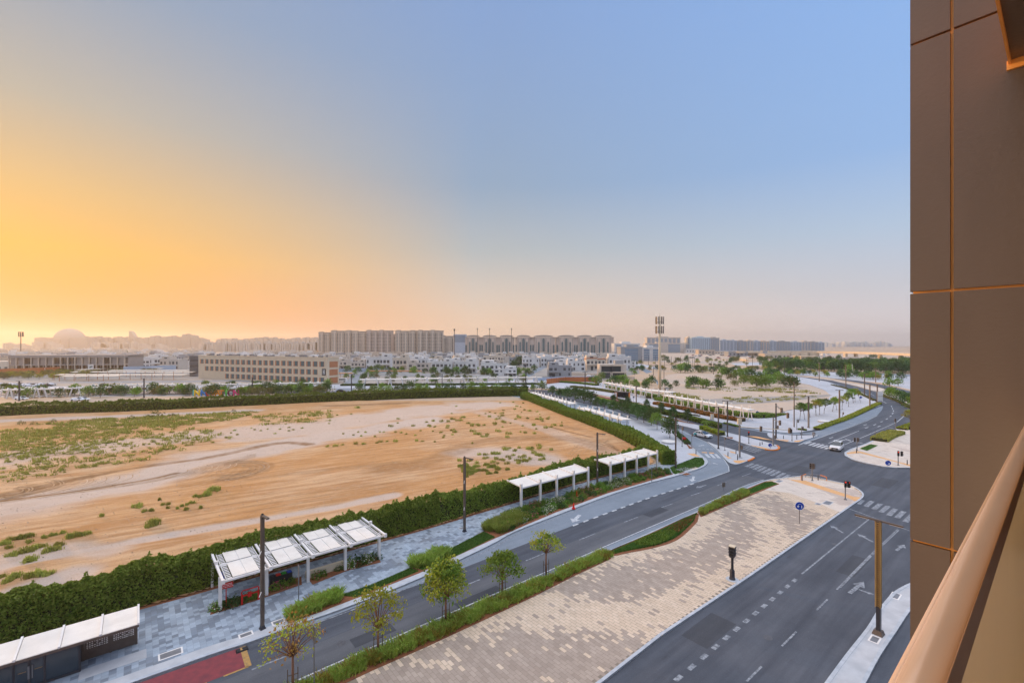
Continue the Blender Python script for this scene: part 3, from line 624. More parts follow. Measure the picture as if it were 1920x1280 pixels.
me.materials.clear(); me.materials.append(ng.fin(c, .95, 0, .1)); S(link(bpy.data.objects.new('sandy_lot', me)))
lot_h = lambda p: float(zg[min(ny-1, max(0, int((p.y-y0)/g))), min(nx-1, max(0, int((p.x-x0)/g)))])
def track(path, wd=.17, m='track'):
    a_, c_ = offset(path, wd/2), offset(path, -wd/2); n = len(path); S(MB().add([(p.x, p.y, lot_h(p)+.035) for p in a_]+[(p.x, p.y, lot_h(p)+.035) for p in c_], [(i, n+i, n+i+1, i+1) for i in range(n-1)]).build('tyre_track', M[m]))
M['track'] = mat('rutted_sand', (.36, .21, .11), (.46, .29, .16), .95, 2, lo=.4, hi=.6); M['track_pale'] = mat('pale_rut', (.66, .50, .36), (.56, .38, .24), .95, 1.5)
def ringt(x, y, r_, a0, a1, wd=.17, m='track'):
    c = G(x, y); track([c+Vector((math.cos(t)*r_*(1+.02*math.sin(5*t)), math.sin(t)*r_, 0)) for t in np.linspace(R(a0), R(a1), 34)], wd, m)
for k, r_ in enumerate((3.0, 4.0, 5.0, 5.9, 6.2, 7.0, 7.3)): ringt(434-k*2, 884, r_, -95+k*6, 120, (.14, .12, .14, .2, .16, .24, .2)[k])
for r_ in (2.2, 2.9, 3.3): ringt(6, 926, r_, -80, 110, .22)
for r_ in (3.6, 4.4, 4.8): ringt(44, 918, r_, -70, 90, .22)
for k in range(9): ringt(96+k*13, 912-k*1.5, 4.5, -38, 52, .13, 'track' if k % 2 else 'track_pale'); ringt(300+k*12, 889-k*1.5, 4.2, -45, 40, .12, 'track' if k % 3 == 0 else 'track_pale')
for k in range(6): track(smooth(GP([(1050+k*9, 812+k*4), (1090+k*9, 824+k*3), (1150, 838+k*2)]), 4), .14, 'track' if k % 2 else 'track_pale'); track(smooth(GP([(1060+k*11, 858-k*2), (1085+k*11, 835-k*2)]), 3), .12)
for k in range(4): track(smooth(GP([(0, 936+k*3), (130, 921+k*2), (260, 902+k*2), (340, 886+k*2), (480, 852+k*2)]), 5), .16)
# corner plot beyond the plaza
CP = smooth(ccw(GP([(1245, 738), (1340, 764), (1400, 778), (1440, 782), (1468, 772), (1497, 765), (1541, 754), (1554, 747), (1555, 740), (1545, 732), (1519, 723), (1492, 717), (1450, 709), (1380, 702), (1270, 700), (1240, 712)])), 3, True)
slab('sand_plot', CP, 0, .142, 'sand_pale')
sheet('sand_drift', smooth(GP([(1290, 752), (1380, 746), (1480, 743), (1550, 740), (1552, 744), (1470, 753), (1380, 758)]), 3, True), .148, 'urban')
for pts, m in (([(1212, 700), (1245, 692), (1330, 694), (1395, 704), (1270, 700), (1250, 715), (1236, 716)], 'sand'), ([(1330, 672), (1420, 670), (1450, 676), (1380, 678)], 'sand'), ([(1290, 663), (1400, 660), (1560, 663), (1709, 668), (1709, 663), (1500, 657), (1300, 659)], 'sand'),
               ([(1390, 700), (1520, 705), (1700, 722), (1709, 716), (1520, 698), (1400, 696)], 'plaza'), ([(1260, 690), (1400, 693), (1470, 697), (1400, 692), (1260, 687)], 'plaza'), ([(1185, 684), (1240, 694), (1250, 691), (1190, 680)], 'plaza'), ([(1370, 681), (1470, 678), (1460, 684), (1380, 685)], 'plaza')):
    sheet('far_ground', GP(pts), .03, m)
sheet('far_ground', GP([(1650, 700), (1720, 702), (1720, 715), (1620, 708)]), .034, 'asphalt_pale')

# repaired asphalt patches, gully gratings and manhole lids
for (x, y, w_, l_) in ((1330, 1180, 2.2, 5), (1600, 1060, 1.6, 6), (1230, 960, 1.4, 4.5), (900, 1120, 1.5, 5), (1500, 880, 3, 6), (1400, 1040, 1.2, 8), (1660, 905, 2.4, 7), (700, 1190, 1.3, 3.5)):
    c = G(x, y); Mx = Matrix.Translation(c) @ Matrix.Rotation(RA, 4, 'Z'); vs = [Mx @ Vector((sx*l_/2, sy*w_/2, .0225)) for sx, sy in ((-1, -1), (1, -1), (1, 1), (-1, 1))]; S(MB().add(vs, [(0, 1, 2, 3)]).build('asphalt_patch', M['asphalt_patch']))
for (x, y) in ((1440, 1195), (1565, 1020), (1120, 1010), (1500, 905), (1420, 878), (640, 1205)):
    c = G(x, y); S(MB().add([(c.x+math.cos(t)*.36, c.y+math.sin(t)*.36, .027) for t in np.linspace(0, 6.283, 17)[:-1]], [tuple(range(16))]).build('manhole_cover', M['slab_dark']))

# ------------------------------------------------------------ hedges
def hedge(name, path, wd, h, n_leaf, lsize, label, seed, peak=1.0, z0=.12, m='leaf_hedge'):
    r = np.random.default_rng(seed); L = [0]
    for i in range(len(path)-1): L.append(L[-1]+(path[i+1]-path[i]).length)
    L = np.array(L); tot = L[-1]; P = np.array([p[:2] for p in path])
    def at(s):
        i = np.clip(np.searchsorted(L, s)-1, 0, len(path)-2); t = (s-L[i])/(L[i+1]-L[i]); p = P[i]+(P[i+1]-P[i])*t[:, None]
        d = P[i+1]-P[i]; d = d/np.linalg.norm(d, axis=1)[:, None]; return p, np.stack([-d[:, 1], d[:, 0]], 1)
    k = int(tot/.55)+4; ph = r.uniform(0, 1, k); hp = r.random(k)
    def hh(s, v):
        i = np.clip((s/.55).astype(int), 0, k-2); f = s/.55-i; lump = hp[i]*(1-f)+hp[i+1]*f
        bush = (1-np.abs(np.mod(s*.8+.6*np.sin(s*.31+seed), 1)-.5)*2)**.8*np.clip(1.15-np.abs(v), .15, 1)
        i2 = np.clip((s/1.9).astype(int), 0, k-2); big = hp[i2]*(1-(s/1.9-i2))+hp[i2+1]*(s/1.9-i2)
        return h-peak*.95+peak*(.55*lump**1.6+.28*bush+.55*big)-np.abs(v)**2*.5+.25*np.sin(s*.23+seed)
    sv = r.uniform(0, tot, n_leaf); side = r.random(n_leaf); v = np.empty(n_leaf); z = np.empty(n_leaf)
    top = side < .38; v[top] = r.uniform(-1, 1, top.sum()); zt = hh(sv, np.where(top, v, .9)); z[top] = zt[top]-r.random(top.sum())**2*.5
    s2 = ~top; sg = np.where(r.random(n_leaf) < .5, -1, 1); u = r.random(n_leaf)
    z[s2] = (.12+u*(zt-.15))[s2]; bulge = (.98+.07*np.sin(sv*3.1+z*1.2)+.05*np.sin(z*4+sv*5)+.06*r.random(n_leaf)-.22*np.clip(u-.85, 0, 1)/.15)
    v[s2] = (sg*bulge*(1-r.random(n_leaf)**2*.12))[s2]
    ne_ = n_leaf//26; e0 = r.random(ne_) < .5; sv[:ne_] = np.where(e0, r.random(ne_)*.12, tot-r.random(ne_)*.12); v[:ne_] = r.uniform(-1, 1, ne_); z[:ne_] = r.random(ne_)*(h-.5)+.1
    p, nrm = at(sv); p = p+nrm*(v*wd/2)[:, None]; Pt = np.column_stack([p, z+z0])
    npl = int(tot*1.7); ps_ = r.uniform(0, tot, npl); pv = r.uniform(-.85, .85, npl); pb = hh(ps_, pv)-.6; ph_ = r.uniform(.6, 1.1, npl); kk = 46; t_ = r.random(npl*kk); q_, qn = at(np.repeat(ps_, kk)); an = r.uniform(0, 6.28, npl*kk); ra_ = .3*(1-t_*.85)
    q_ = q_+qn*(np.repeat(pv, kk)*wd/2)[:, None]+np.column_stack([np.cos(an)*ra_, np.sin(an)*ra_]); Pt = np.concatenate([Pt, np.column_stack([q_, np.repeat(pb, kk)+t_*np.repeat(ph_, kk)+z0])])
    Vl, Ql = leaves(Pt, lsize*r.uniform(.6, 1.3, len(Pt)), r)
    # solid dark core, added inside the leaves to block see-through
    mm = max(int(tot/.8), 3); s_ = np.linspace(0, tot, mm); c, nn = at(s_); hc = hh(s_, 0*s_)*0+h-peak-.35
    s_ = np.clip(s_, .2, tot-.2); c, nn = at(s_); prof = [(-.84, 0), (-.86, .5), (-.84, .85), (-.4, 1), (.4, 1), (.84, .85), (.86, .5), (.84, 0)]; V2 = []
    for a, b in prof: V2.append(np.column_stack([c+nn*(a*wd/2*(1+.06*np.sin(s_*3+b*5)))[:, None], hc*b+z0]))
    V2 = np.stack(V2, 1).reshape(-1, 3); k8 = len(prof); Q2 = np.array([(i*k8+j, i*k8+j+1, (i+1)*k8+j+1, (i+1)*k8+j) for i in range(mm-1) for j in range(k8-1)])
    caps = np.array([(0, 1, 6, 7), (1, 2, 5, 6), (2, 3, 4, 5)]); Q2 = np.concatenate([Q2, caps, caps+(mm-1)*k8])
    e = empty(name, (0, 0, 0), 0, label, 'hedge')
    link(bpy.data.objects.new('foliage', fast('foliage', Vl, Ql, M[m])), e)
    link(bpy.data.objects.new('stems', fast('stems', V2, Q2, M['hedge_core'])), e)
    return e
WH = 1.7
H1 = smooth([HB[1]+(HB[1]-HB[2]).normalized()*12]+HB[1:9], 4); H1c = offset(H1, 1.05)
H1c = H1c+[H1c[-1]+D*.5]
hedge('hedge', [p for p in H1c if p.y < 62] , WH, 4.2, 95000, .25, 'tall green hedge between the sandy lot and the grey-blue sidewalk', 1)
hedge('hedge', [p for p in H1c if p.y > 60.5], WH, 3.9, 44000, .26, 'tall clipped hedge behind the two white row pergolas beside the slip road', 2)
H2 = smooth([Vector(v) for v in ((30.9, 90.5, 0), (30.9, 98, 0), (29.9, 106, 0), (26.7, 124, 0), (16.6, 159, 0), (4.6, 203, 0))], 5)
hedge('hedge', offset(H2, -.35), 2.7, 3.3, 60000, .34, 'bright green curving hedge on the right side of the sandy lot', 3, .8, .12, 'leaf_hedge2')
H3 = smooth(GP([(985, 744), (960, 743), (900, 744), (730, 749), (480, 761), (240, 772), (0, 781), (-300, 798), (-420, 806)]), 3)
hedge('hedge', offset(H3, -1.3), 2.6, 4.4, 60000, .5, 'dark far hedge along the back of the sandy lot', 4, 1.1)
# strip of red soil along the hedge foot
strip('soil', [p for p in H1], .55, .142, 'soil')

# ------------------------------------------------------------ planting beds
def poly_pts(poly, n, r):
    xs = [p.x for p in poly]; ys = [p.y for p in poly]; out = []
    while sum(map(len, out)) < n:
        px = r.uniform(min(xs), max(xs), n*3); py = r.uniform(min(ys), max(ys), n*3); k = inside(px, py, poly); out.append(np.column_stack([px[k], py[k]]))
    return np.concatenate(out)[:n]
def tufts(name, poly, n, per, h, label_, seed, m='grass', z=.2, wd=.06, spread=.13, second=None):
    r = np.random.default_rng(seed); c = poly_pts(poly, n, r); hs = h*r.uniform(.65, 1.25, n)
    P = np.repeat(c, per, 0)+r.normal(0, spread, (n*per, 2)); P = np.column_stack([P, np.full(n*per, z)])
    V, Q = blades(P, np.repeat(hs, per)*r.uniform(.6, 1.1, n*per), wd, r, .75)
    mi = (np.repeat(r.random(n), per) < .22).astype(int) if second else None
    o = link(bpy.data.objects.new(name, fast(name, V, Q, [M[m], M[second or m]], mi))); o['kind'] = 'stuff'; return tag(o, label_, 'grass')
BE2 = GP([(700, 1259), (800, 1215), (905, 1166), (1000, 1121), (1070, 1085), (1146, 1049)])
BE2 = [bk(BE2[0], 40)]+BE2
be1 = [bk(BK1[0], 40)]+BK1[:4]
def bed(poly, m='soil', z1=.19): return S(MB().prism(poly, .13, z1).build('planting_bed', M[m]))
b1 = be1+BE2[::-1]; bed(b1)
ins = lambda P: [p for p in P]
tufts('tuft_grass', [bk(G(590, 1283), 8)]+GP([(812, 1182), (1000, 1100), (1132, 1040), (1146, 1046), (1070, 1080), (1000, 1116), (905, 1160), (800, 1208), (700, 1250)])+[bk(G(700, 1250), 8)], 560, 85, .6, 'long bed of green fountain grass between the road edge and the tan paving', 11, second='grass_dry')
lawnp = smooth(GP([(1135, 1038), (1216, 1003), (1302, 964), (1309, 975), (1301, 987), (1270, 1014), (1226, 1029), (1180, 1038), (1150, 1044)]), 3, True)
bed(lawnp, 'soil', .17)
def lawn(poly, label, seed, n=9000, h=.09, m='lawn', z=.2):
    S(MB().prism(poly, .13, z).build('lawn', M[m])); r = np.random.default_rng(seed); P = poly_pts(poly, n, r)
    V, Q = blades(np.column_stack([P, np.full(n, z)]), h, .05, r, .8); o = link(bpy.data.objects.new('lawn_grass', fast('lawn_grass', V, Q, M[m]))); o['kind'] = 'stuff'; tag(o, label, 'grass')
def shrink(p, k):
    p = ccw(list(p)); return offset(p, k, True)
lawn(shrink(lawnp, .45), 'low green ground cover on the rounded bed beside the tan paving', 12, 26000, .16)
r = np.random.default_rng(3)
Pm = poly_pts(shrink(smooth(GP([(1238, 1000), (1300, 969), (1301, 980), (1275, 1003), (1262, 1000)]), 3, True), .2), 1500, r); V, Q = leaves(np.column_stack([Pm, r.uniform(.22, .38, 1500)]), .16, r)
o = link(bpy.data.objects.new('groundcover', fast('groundcover', V, Q, M['lawn_red']))); o['kind'] = 'stuff'; tag(o, 'rusty red patches of low ground cover in the rounded green bed', 'plants')
Pm = poly_pts(smooth(GP([(1190, 1020), (1240, 1000), (1268, 1003), (1240, 1022), (1205, 1028)]), 3, True), 3500, r); V, Q = leaves(np.column_stack([Pm, r.uniform(.2, .5, 3500)]), .18, r)
o = link(bpy.data.objects.new('groundcover', fast('groundcover', V, Q, M['leaf_mid']))); o['kind'] = 'stuff'; tag(o, 'darker raised mat of leaves in the middle of the rounded green bed', 'plants')
b3 = GP([(1308, 960), (1380, 926), (1434, 904), (1447, 903.5), (1461, 908.5), (1440, 917), (1397, 935), (1314, 971)]); bed(b3)
tufts('tuft_grass', GP([(1312, 961), (1378, 930), (1398, 922), (1402, 930), (1360, 947), (1316, 968)]), 210, 75, .55, 'bed of fountain grass on the island beyond the rounded bed', 13, second='grass_dry')
lawn(GP([(1400, 921), (1434, 906), (1447, 905), (1458, 909), (1440, 915), (1404, 929)]), 'small green lawn at the tip of the paved island', 14, 5000)
# beds along the sidewalk
b4 = GP([(536, 1163), (580, 1140), (631, 1121), (700, 1098), (769, 1066), (800, 1052), (840, 1036), (907, 997), (920, 984), (953, 965), (986, 952), (1042, 938), (1095, 917), (1143, 904), (1235, 879), (1252, 883),
         (1262, 890), (1220, 902), (1139, 926), (1042, 962), (983, 987), (942, 1005), (930, 1010), (787, 1076), (667, 1124), (600, 1150), (540, 1170)])
bed(b4, 'soil', .165)
lawn(GP([(640, 1119), (700, 1098), (769, 1068), (785, 1073), (667, 1122)]), 'narrow strip of lawn beside the kerb near the slatted canopy', 15, 7000)
lawn(GP([(818, 1045), (907, 999), (928, 1009), (860, 1042), (792, 1071), (785, 1068)]), 'widening wedge of lawn between the two grass clumps on the sidewalk', 16, 12000)
tufts('tuft_grass', GP([(540, 1164), (580, 1142), (632, 1121), (640, 1128), (600, 1144), (548, 1166)]), 90, 130, .8, 'clump of tall fountain grass at the near end of the sidewalk bed', 17, second='grass_dry')
tufts('tuft_grass', GP([(770, 1066), (800, 1052), (838, 1038), (842, 1044), (790, 1068)]), 80, 120, .9, 'dark clump of fountain grass between the two sidewalk lawns', 18)
tufts('tuft_grass', GP([(905, 995), (925, 983), (965, 965), (990, 975), (940, 1002)]), 190, 120, .8, 'pale seeding fountain grass at the start of the flower bed', 19, second='leaf_scrub')
# flowering shrubs in front of the row pergolas, each one its own bush
def bush_mesh(seed, rx, h, n, ls, m1='leaf_mid', fl=None, nf=0):
    r = np.random.default_rng(seed); th = r.uniform(0, 6.283, n); ph = np.arccos(r.uniform(-.1, 1, n)); rr = r.uniform(.72, 1.03, n)*(1+.16*np.sin(th*3+seed)+.12*np.sin(th*5+ph*6+seed))
    P = np.column_stack([np.cos(th)*np.sin(ph)*rx*rr, np.sin(th)*np.sin(ph)*rx*rr, np.maximum(np.cos(ph)*h*rr, .03)+.0]); V, Q = leaves(P, ls*r.uniform(.6, 1.3, n), r); mi = np.zeros(n, int)
    if nf:
        P2 = P[r.choice(n, nf)]*1.05; V2, Q2 = leaves(P2, ls*.75, r, .9); Q2 = Q2+len(V); V = np.concatenate([V, V2]); Q = np.concatenate([Q, Q2]); mi = np.concatenate([mi, np.ones(nf, int)])
    return fast('bush', V, Q, [M[m1], M[fl or m1]], mi)
B_G = [bush_mesh(s, .62, .75, 420, .17) for s in (1, 2, 3)]; B_D = [bush_mesh(s, .62, .7, 420, .16, 'leaf_dark') for s in (4, 5)]
B_P = [bush_mesh(s, .6, .75, 380, .16, 'leaf_mid', 'flower_pink', 60) for s in (6, 7)]; B_W = [bush_mesh(s, .6, .75, 380, .16, 'leaf_mid', 'flower_white', 110) for s in (8, 9)]
rnd = random.Random(4)
top_ = smooth(GP([(925, 990), (953, 967), (986, 953), (1042, 940), (1095, 919), (1143, 906), (1235, 881)]), 6); bot_ = smooth(GP([(945, 1001), (983, 984), (1010, 973), (1042, 960), (1139, 924), (1220, 900), (1262, 889)]), 6)
for i in range(0, 92):
    t = i/92; k = t*(len(top_)-1); a = top_[int(k)].lerp(top_[min(int(k)+1, len(top_)-1)], k % 1); k2 = t*(len(bot_)-1); b = bot_[int(k2)].lerp(bot_[min(int(k2)+1, len(bot_)-1)], k2 % 1)
    for q in (.2, .75):
        if t < .1 and q < .5: continue
        p = a.lerp(b, q+rnd.uniform(-.12, .12)); z = rnd.random(); wv = math.sin(t*21+q*2)
        kind_, lab = (B_P, 'bush with pink flowers in the bed before the row pergolas') if (wv > .45 and z < .75) else (B_W, 'bush with white flowers in the bed before the row pergolas') if (wv < -.45 and z < .75) else (B_D, 'dark green bush in the bed before the row pergolas') if z > .8 else (B_G, 'plain green bush in the bed before the row pergolas')
        o = put('flowering_bush' if kind_ in (B_P, B_W) else 'bush', rnd.choice(kind_), None, (p.x, p.y, .14), rnd.uniform(0, 6), (1.05, 1.05, rnd.uniform(.75, 1.25)))
        tag(o, lab, 'bush', 'bushes in the flower bed by the slip road')
# green lobe at the corner
lawn(GP([(1256, 878), (1300, 860.5), (1304, 858.5), (1317, 860), (1321, 866), (1320, 872), (1311, 877), (1296, 881), (1266, 890), (1262, 888)]), 'rounded corner lawn where the slip lane meets the near road', 20, 8000)
sheet('pavement', GP([(1265, 882), (1285, 877), (1301, 882), (1285, 886)]), .205, 'concrete'); sheet('pavement', GP([(1290, 880), (1303, 876), (1310, 879), (1296, 884)]), .204, 'pave_buff')
# beds under the slatted canopy
for pts, sd_, nm in (([(394, 1155), (398, 1137), (480, 1110), (565, 1083), (566, 1098), (480, 1128)], 21, 'a'), ([(578, 1087), (590, 1075), (640, 1058), (708, 1046), (714, 1056), (650, 1072), (586, 1098)], 22, 'b')):
    pp = GP(pts); bed(pp, 'soil', .17); r = np.random.default_rng(sd_)
def bush_at(x, y, me, s, label, name='bush', group='bushes under the slatted canopy', sz=None):
    p = G(x, y); o = put(name, me, None, (p.x, p.y, .14), rnd.uniform(0, 6), (s, s, sz or s)); return tag(o, label, 'bush', group)
for x, y, me, s, l in ((405, 1145, B_W[0], 1.0, 'pale flowering bush at the near corner of the canopy bed'), (420, 1141, B_D[0], 1.05, 'dark bush beside the leftmost white canopy post'), (436, 1137, B_D[1], 1.1, 'dark green bush below the small red sign'), (452, 1131, B_D[0], .95, 'low dark bush just left of the red repair stand'),
                     (470, 1124, B_G[0], .9, 'yellow-green bush inside the red repair stand'), (484, 1121, B_G[1], .8, 'small green bush at the right foot of the red repair stand'), (514, 1108, B_P[0], .9, 'bush with a few red flowers left of the recycling bins'), (530, 1102, B_P[1], .95, 'bush with red flowers in front of the recycling bins'),
                     (546, 1096, B_G[2], .8, 'green bush at the right end of the recycling bins'), (594, 1086, B_P[0], .9, 'bush with pink flowers in front of the low bench wall'), (606, 1081, B_G[1], .7, 'small bush at the bench wall'), (634, 1071, B_D[1], .7, 'small dark bush at the right end of the bench wall'),
                     (654, 1064, B_W[1], 1.25, 'large bush with white flowers under the right end of the canopy'), (672, 1060, B_D[0], 1.35, 'large dark bush under the right end of the canopy'), (690, 1055, B_W[0], 1.2, 'bush with white flowers near the rightmost canopy post'), (703, 1050, B_D[1], 1.1, 'dark bush at the foot of the rightmost canopy post')):
    bush_at(x, y, me, s, l)

# ------------------------------------------------------------ trees
def tree_meshes(seed, h, r, cb, n, ls, lmat='leaf_mid', bm='bark', tr=.07, flat=.62, open_=.0, clusters=18, dry=None, lean=0.0):
    """trunk with limbs reaching every leaf cluster; crown of leaf faces round the limb ends"""
    rg = random.Random(seed); r2 = np.random.default_rng(seed); mb = MB(); fork = h*cb; top = Vector((lean*h*.4, lean*h*.2, fork))
    mb.tube([(0, 0, 0), (lean*h*.12, 0.02, fork*.5), top], [tr*1.25, tr, tr*.85], 6)
    C = []
    ch = h-fork
    for k in range(clusters):
        a = 2.399*k+rg.uniform(-.3, .3); q = (k+.5)/clusters; rr = r*math.sqrt(q)*rg.uniform(.75, 1.0)
        zc = fork+ch*(.5+.42*math.cos(q*2.6)*rg.uniform(.7, 1.1)*(.6+.4*flat)+rg.uniform(-.06, .1))
        c = Vector((math.cos(a)*rr+top.x, math.sin(a)*rr+top.y, zc)); C.append(c)
        mid = top.lerp(c, .5)+Vector((rg.uniform(-.1, .1)*r, rg.uniform(-.1, .1)*r, ch*.04)); mb.tube([top-Vector((0, 0, fork*.05)), mid, c], [tr*.5, tr*.3, tr*.12], 4, 0, False)
    C = np.array(C); per = r2.choice(len(C), n); sig = r*(.26-.1*open_)
    P = C[per]+np.clip(r2.normal(0, 1, (n, 3)), -1.35, 1.35)*np.array([sig, sig, sig*flat])*r2.uniform(.7, 1.25, (len(C), 1))[per]
    V, Q = leaves(P, ls*r2.uniform(.55, 1.3, n), r2, .55)
    mi = (r2.random(len(C))[per] < (.5 if dry else 0)).astype(int)
    return mb.mesh('trunk', M[bm], True), fast('crown', V, Q, [M[lmat], M[dry or lmat]], mi)
def tree_at(p, ms, s=1.0, label=None, name='tree', group=None, rz=None, cat='tree', sz=None):
    e = empty(name, (p.x, p.y, p.z), rnd.uniform(0, 6.28) if rz is None else rz, label, cat, group); e.scale = (s, s, sz or s)
    put('trunk', ms[0], e); put('crown', ms[1], e); return e
def small_tree(p, ms, s=1.0, label=None, name='tree', group=None, cat='tree', sz=None):
    o = put(name, ms, None, (p.x, p.y, p.z), rnd.uniform(0, 6.28), (s, s, sz or s)); return tag(o, label, cat, group)
def joined(ms, nm='tree'):
    """trunk and crown in one mesh, for trees too small to show their parts"""
    a, b = ms; V = []; mb = MB(); mb.v = [tuple(v.co) for v in a.vertices]; mb.f = [tuple(p.vertices) for p in a.polygons]; mb.m = [1]*len(mb.f); n = len(mb.v)
    mb.v += [tuple(v.co) for v in b.vertices]; mb.f += [tuple(n+i for i in p.vertices) for p in b.polygons]; mb.m += [0]*len(b.polygons); return mb.mesh(nm, [b.materials[0], a.materials[0]])
up = Vector((0, 0, .15))
def stakes(e, d=.32):
    for sx in (-1, 1): MB().tube([(sx*d, 0, 0), (sx*d, 0, 1.7)], .028, 6).build('stake', M['stake'], e)
    MB().bar((-d, 0, 1.25), (d, 0, 1.25), .04).build('tie_bar', M['stake'], e)
for i, (x, y, h, rr, n, ls, lm, op, cl, dry, lb, nm) in enumerate((
    (549, 1302, 5.2, 2.1, 800, .2, 'leaf_dry', .55, 34, 'leaf_lime', 'half dry young tree with reddish bare twigs, nearest of the five street trees', 'young_tree'),
    (709, 1230, 5.2, 2.0, 1150, .24, 'leaf_lime', .45, 24, None, 'forked young tree with thin yellow-green leaves, second nearest of the street trees', 'young_tree'),
    (836, 1174, 5.4, 1.75, 4200, .24, 'leaf_mid', .0, 34, 'leaf_lime', 'fullest and roundest of the young street trees, between two stakes', 'young_tree'),
    (942, 1120, 4.3, 1.8, 2000, .25, 'leaf_mid', .1, 24, None, 'low wide green young tree with several trunks', 'young_tree'),
    (1024, 1083, 4.5, 1.8, 1200, .22, 'leaf_lime', .35, 20, 'leaf_mid', 'flat-topped sparse young tree, farthest of the five street trees', 'young_tree'))):
    ms = tree_meshes(50+i, h, rr, (.5, .40, .42, .40, .56)[i], n, ls, lm, 'bark', .085, .85 if i == 2 else .5, (.9, .8, .35, .5, .7)[i], cl, dry)
    e = tree_at(G(x, y)+up, ms, 1, lb, nm, 'young street trees in the grass bed', .5); stakes(e)
# bare extra trunks for the multi-trunk tree
T_RD = [tree_meshes(80+i, 5.2, 2.5, .25, 1600, .42, 'leaf_dark', 'bark_grey', .11, .85, 0, 20) for i in range(3)]
T_MID = [tree_meshes(84+i, 4.6, 1.9, .3, 1100, .36, 'leaf_mid', 'bark_grey', .08, .8, 0, 16) for i in range(3)]
T_PLZ = [tree_meshes(88+i, 5.6, 1.75, .5, 1100, .30, ('leaf_mid', 'leaf_mid', 'leaf_lime')[i], 'bark_grey', .09, .6, .1, 16, ('leaf_dark', None, 'leaf_yellow')[i], .25) for i in range(3)]
T_RDS = [joined(t) for t in [tree_meshes(92+i, 5.0, 2.4, .2, 420, .75, 'leaf_dark', 'bark_grey', .12, .8, -.7, 14) for i in range(3)]]
T_MDS = [joined(t) for t in [tree_meshes(96+i, 4.6, 2.2, .2, 380, .7, 'leaf_mid', 'bark_grey', .12, .8, -.7, 14) for i in range(3)]]
T_YLS = [joined(t) for t in [tree_meshes(99+i, 4.4, 2.0, .25, 340, .65, 'leaf_yellow', 'bark_grey', .1, .8, -.7, 12) for i in range(2)]]
T_OLS = [joined(t) for t in [tree_meshes(102+i, 4.4, 3.0, .15, 420, .8, 'leaf_olive', 'bark_grey', .12, .7, -.7, 14) for i in range(2)]]
for i, (x, y, k, s) in enumerate(((1499.5, 789, 0, 1), (1509, 787, 1, .95), (1519, 783, 0, .85), (1530, 780, 2, .95), (1537, 778, 1, 1), (1545, 776, 0, .95), (1561, 772, 1, .9), (1569, 769, 2, .85), (1579, 768, 2, .9), (1591, 763, 0, .95), (1600, 756, 1, 1.05), (1603, 754, 2, 1), (1587, 757, 2, .8), (1612, 752, 1, .8))):
    tree_at(G(x, y)+up, T_PLZ[k], s, ('dark', 'mid-green', 'yellowish')[k]+' young tree standing in the white paved plaza', 'plaza_tree', 'young trees on the white plaza')
for i, (x, y, s, sz) in enumerate(((1036, 742, .9, .8), (1050, 747, .9, .8), (1064, 750, 1.1, 1), (1079, 753, 1.2, 1.05), (1095, 757, 1.25, 1.1), (1107, 760, 1.2, 1), (1120, 766, .8, .7), (1133, 768, .8, .7), (1150, 774, .9, .8), (1166, 778, 1, .9), (1180, 783, 1.0, .9), (1195, 787, 1.1, .95), (1207, 793, 1.05, .9), (1221, 798, .95, .9))):
    tree_at(G(x, y)+up, T_RD[i % 3], s, 'dark round tree between the curving hedge and cross road', 'shade_tree', 'dark trees behind the curving hedge', sz=sz)
tree_at(G(1232, 806)+up, T_MID[0], 1.0, 'light green tree beside the white post near the curving hedge', 'shade_tree'); tree_at(G(1256, 822)+up, T_RD[1], .85, 'dark leafy tree directly behind the tall lamp at the hedge corner', 'shade_tree', sz=1.0)
for i, (x, y) in enumerate(((1213, 771), (1240, 778), (1262, 786), (1289, 793), (1177, 764), (1150, 759))):
    tree_at(G(x, y)+up, T_RD[i % 3], .5, 'small dark tree in the hedge of the cross road median', 'median_tree', 'small trees in the cross road median', sz=.75)
# small palm in the median
def palm(seed, h, n=16, l=1.6):
    rg = random.Random(seed); a = MB(); a.tube([(0, 0, 0), (.05, 0, h*.6), (0, 0, h)], [.2, .15, .13], 7); b = MB()
    for k in range(n):
        t = 6.283*k/n+rg.uniform(-.2, .2); e = rg.uniform(.2, 1.1); pts = [Vector((math.cos(t)*l*u*math.cos(e*(1-u*.6)), math.sin(t)*l*u*math.cos(e*(1-u*.6)), h+l*(math.sin(e)*u-1.0*u*u))) for u in (0, .25, .5, .75, 1)]
        s_ = Vector((-math.sin(t), math.cos(t), 0))
        for j in range(4):
            wj, wk = (.12, .3, .32, .22, .04)[j]*l/1.6, (.12, .3, .32, .22, .04)[j+1]*l/1.6
            b.add([pts[j]-s_*wj, pts[j]+Vector((0, 0, .06)), pts[j]+s_*wj, pts[j+1]-s_*wk, pts[j+1]+Vector((0, 0, .06)), pts[j+1]+s_*wk], [(0, 1, 4, 3), (1, 2, 5, 4)])
    return a.mesh('trunk', M['bark']), b.mesh('fronds', M['leaf_mid'])
PL = palm(3, 1.7); e = empty('palm', G(1323, 803)+up, 0, 'short palm in the median behind the white and turquoise taxi', 'palm'); put('trunk', PL[0], e); put('fronds', PL[1], e)
PLS = palm(5, 7, 14, 2.4); PLJ = joined((PLS[0], PLS[1]), 'palm')
for x, y in ((1350, 690), (1308, 686), (1425, 684), (1437, 687), (1334, 664+22)): small_tree(G(x, y), PLJ, 1, 'tall thin palm in the far car park beyond the sand plot', 'palm', 'far palms', 'palm')
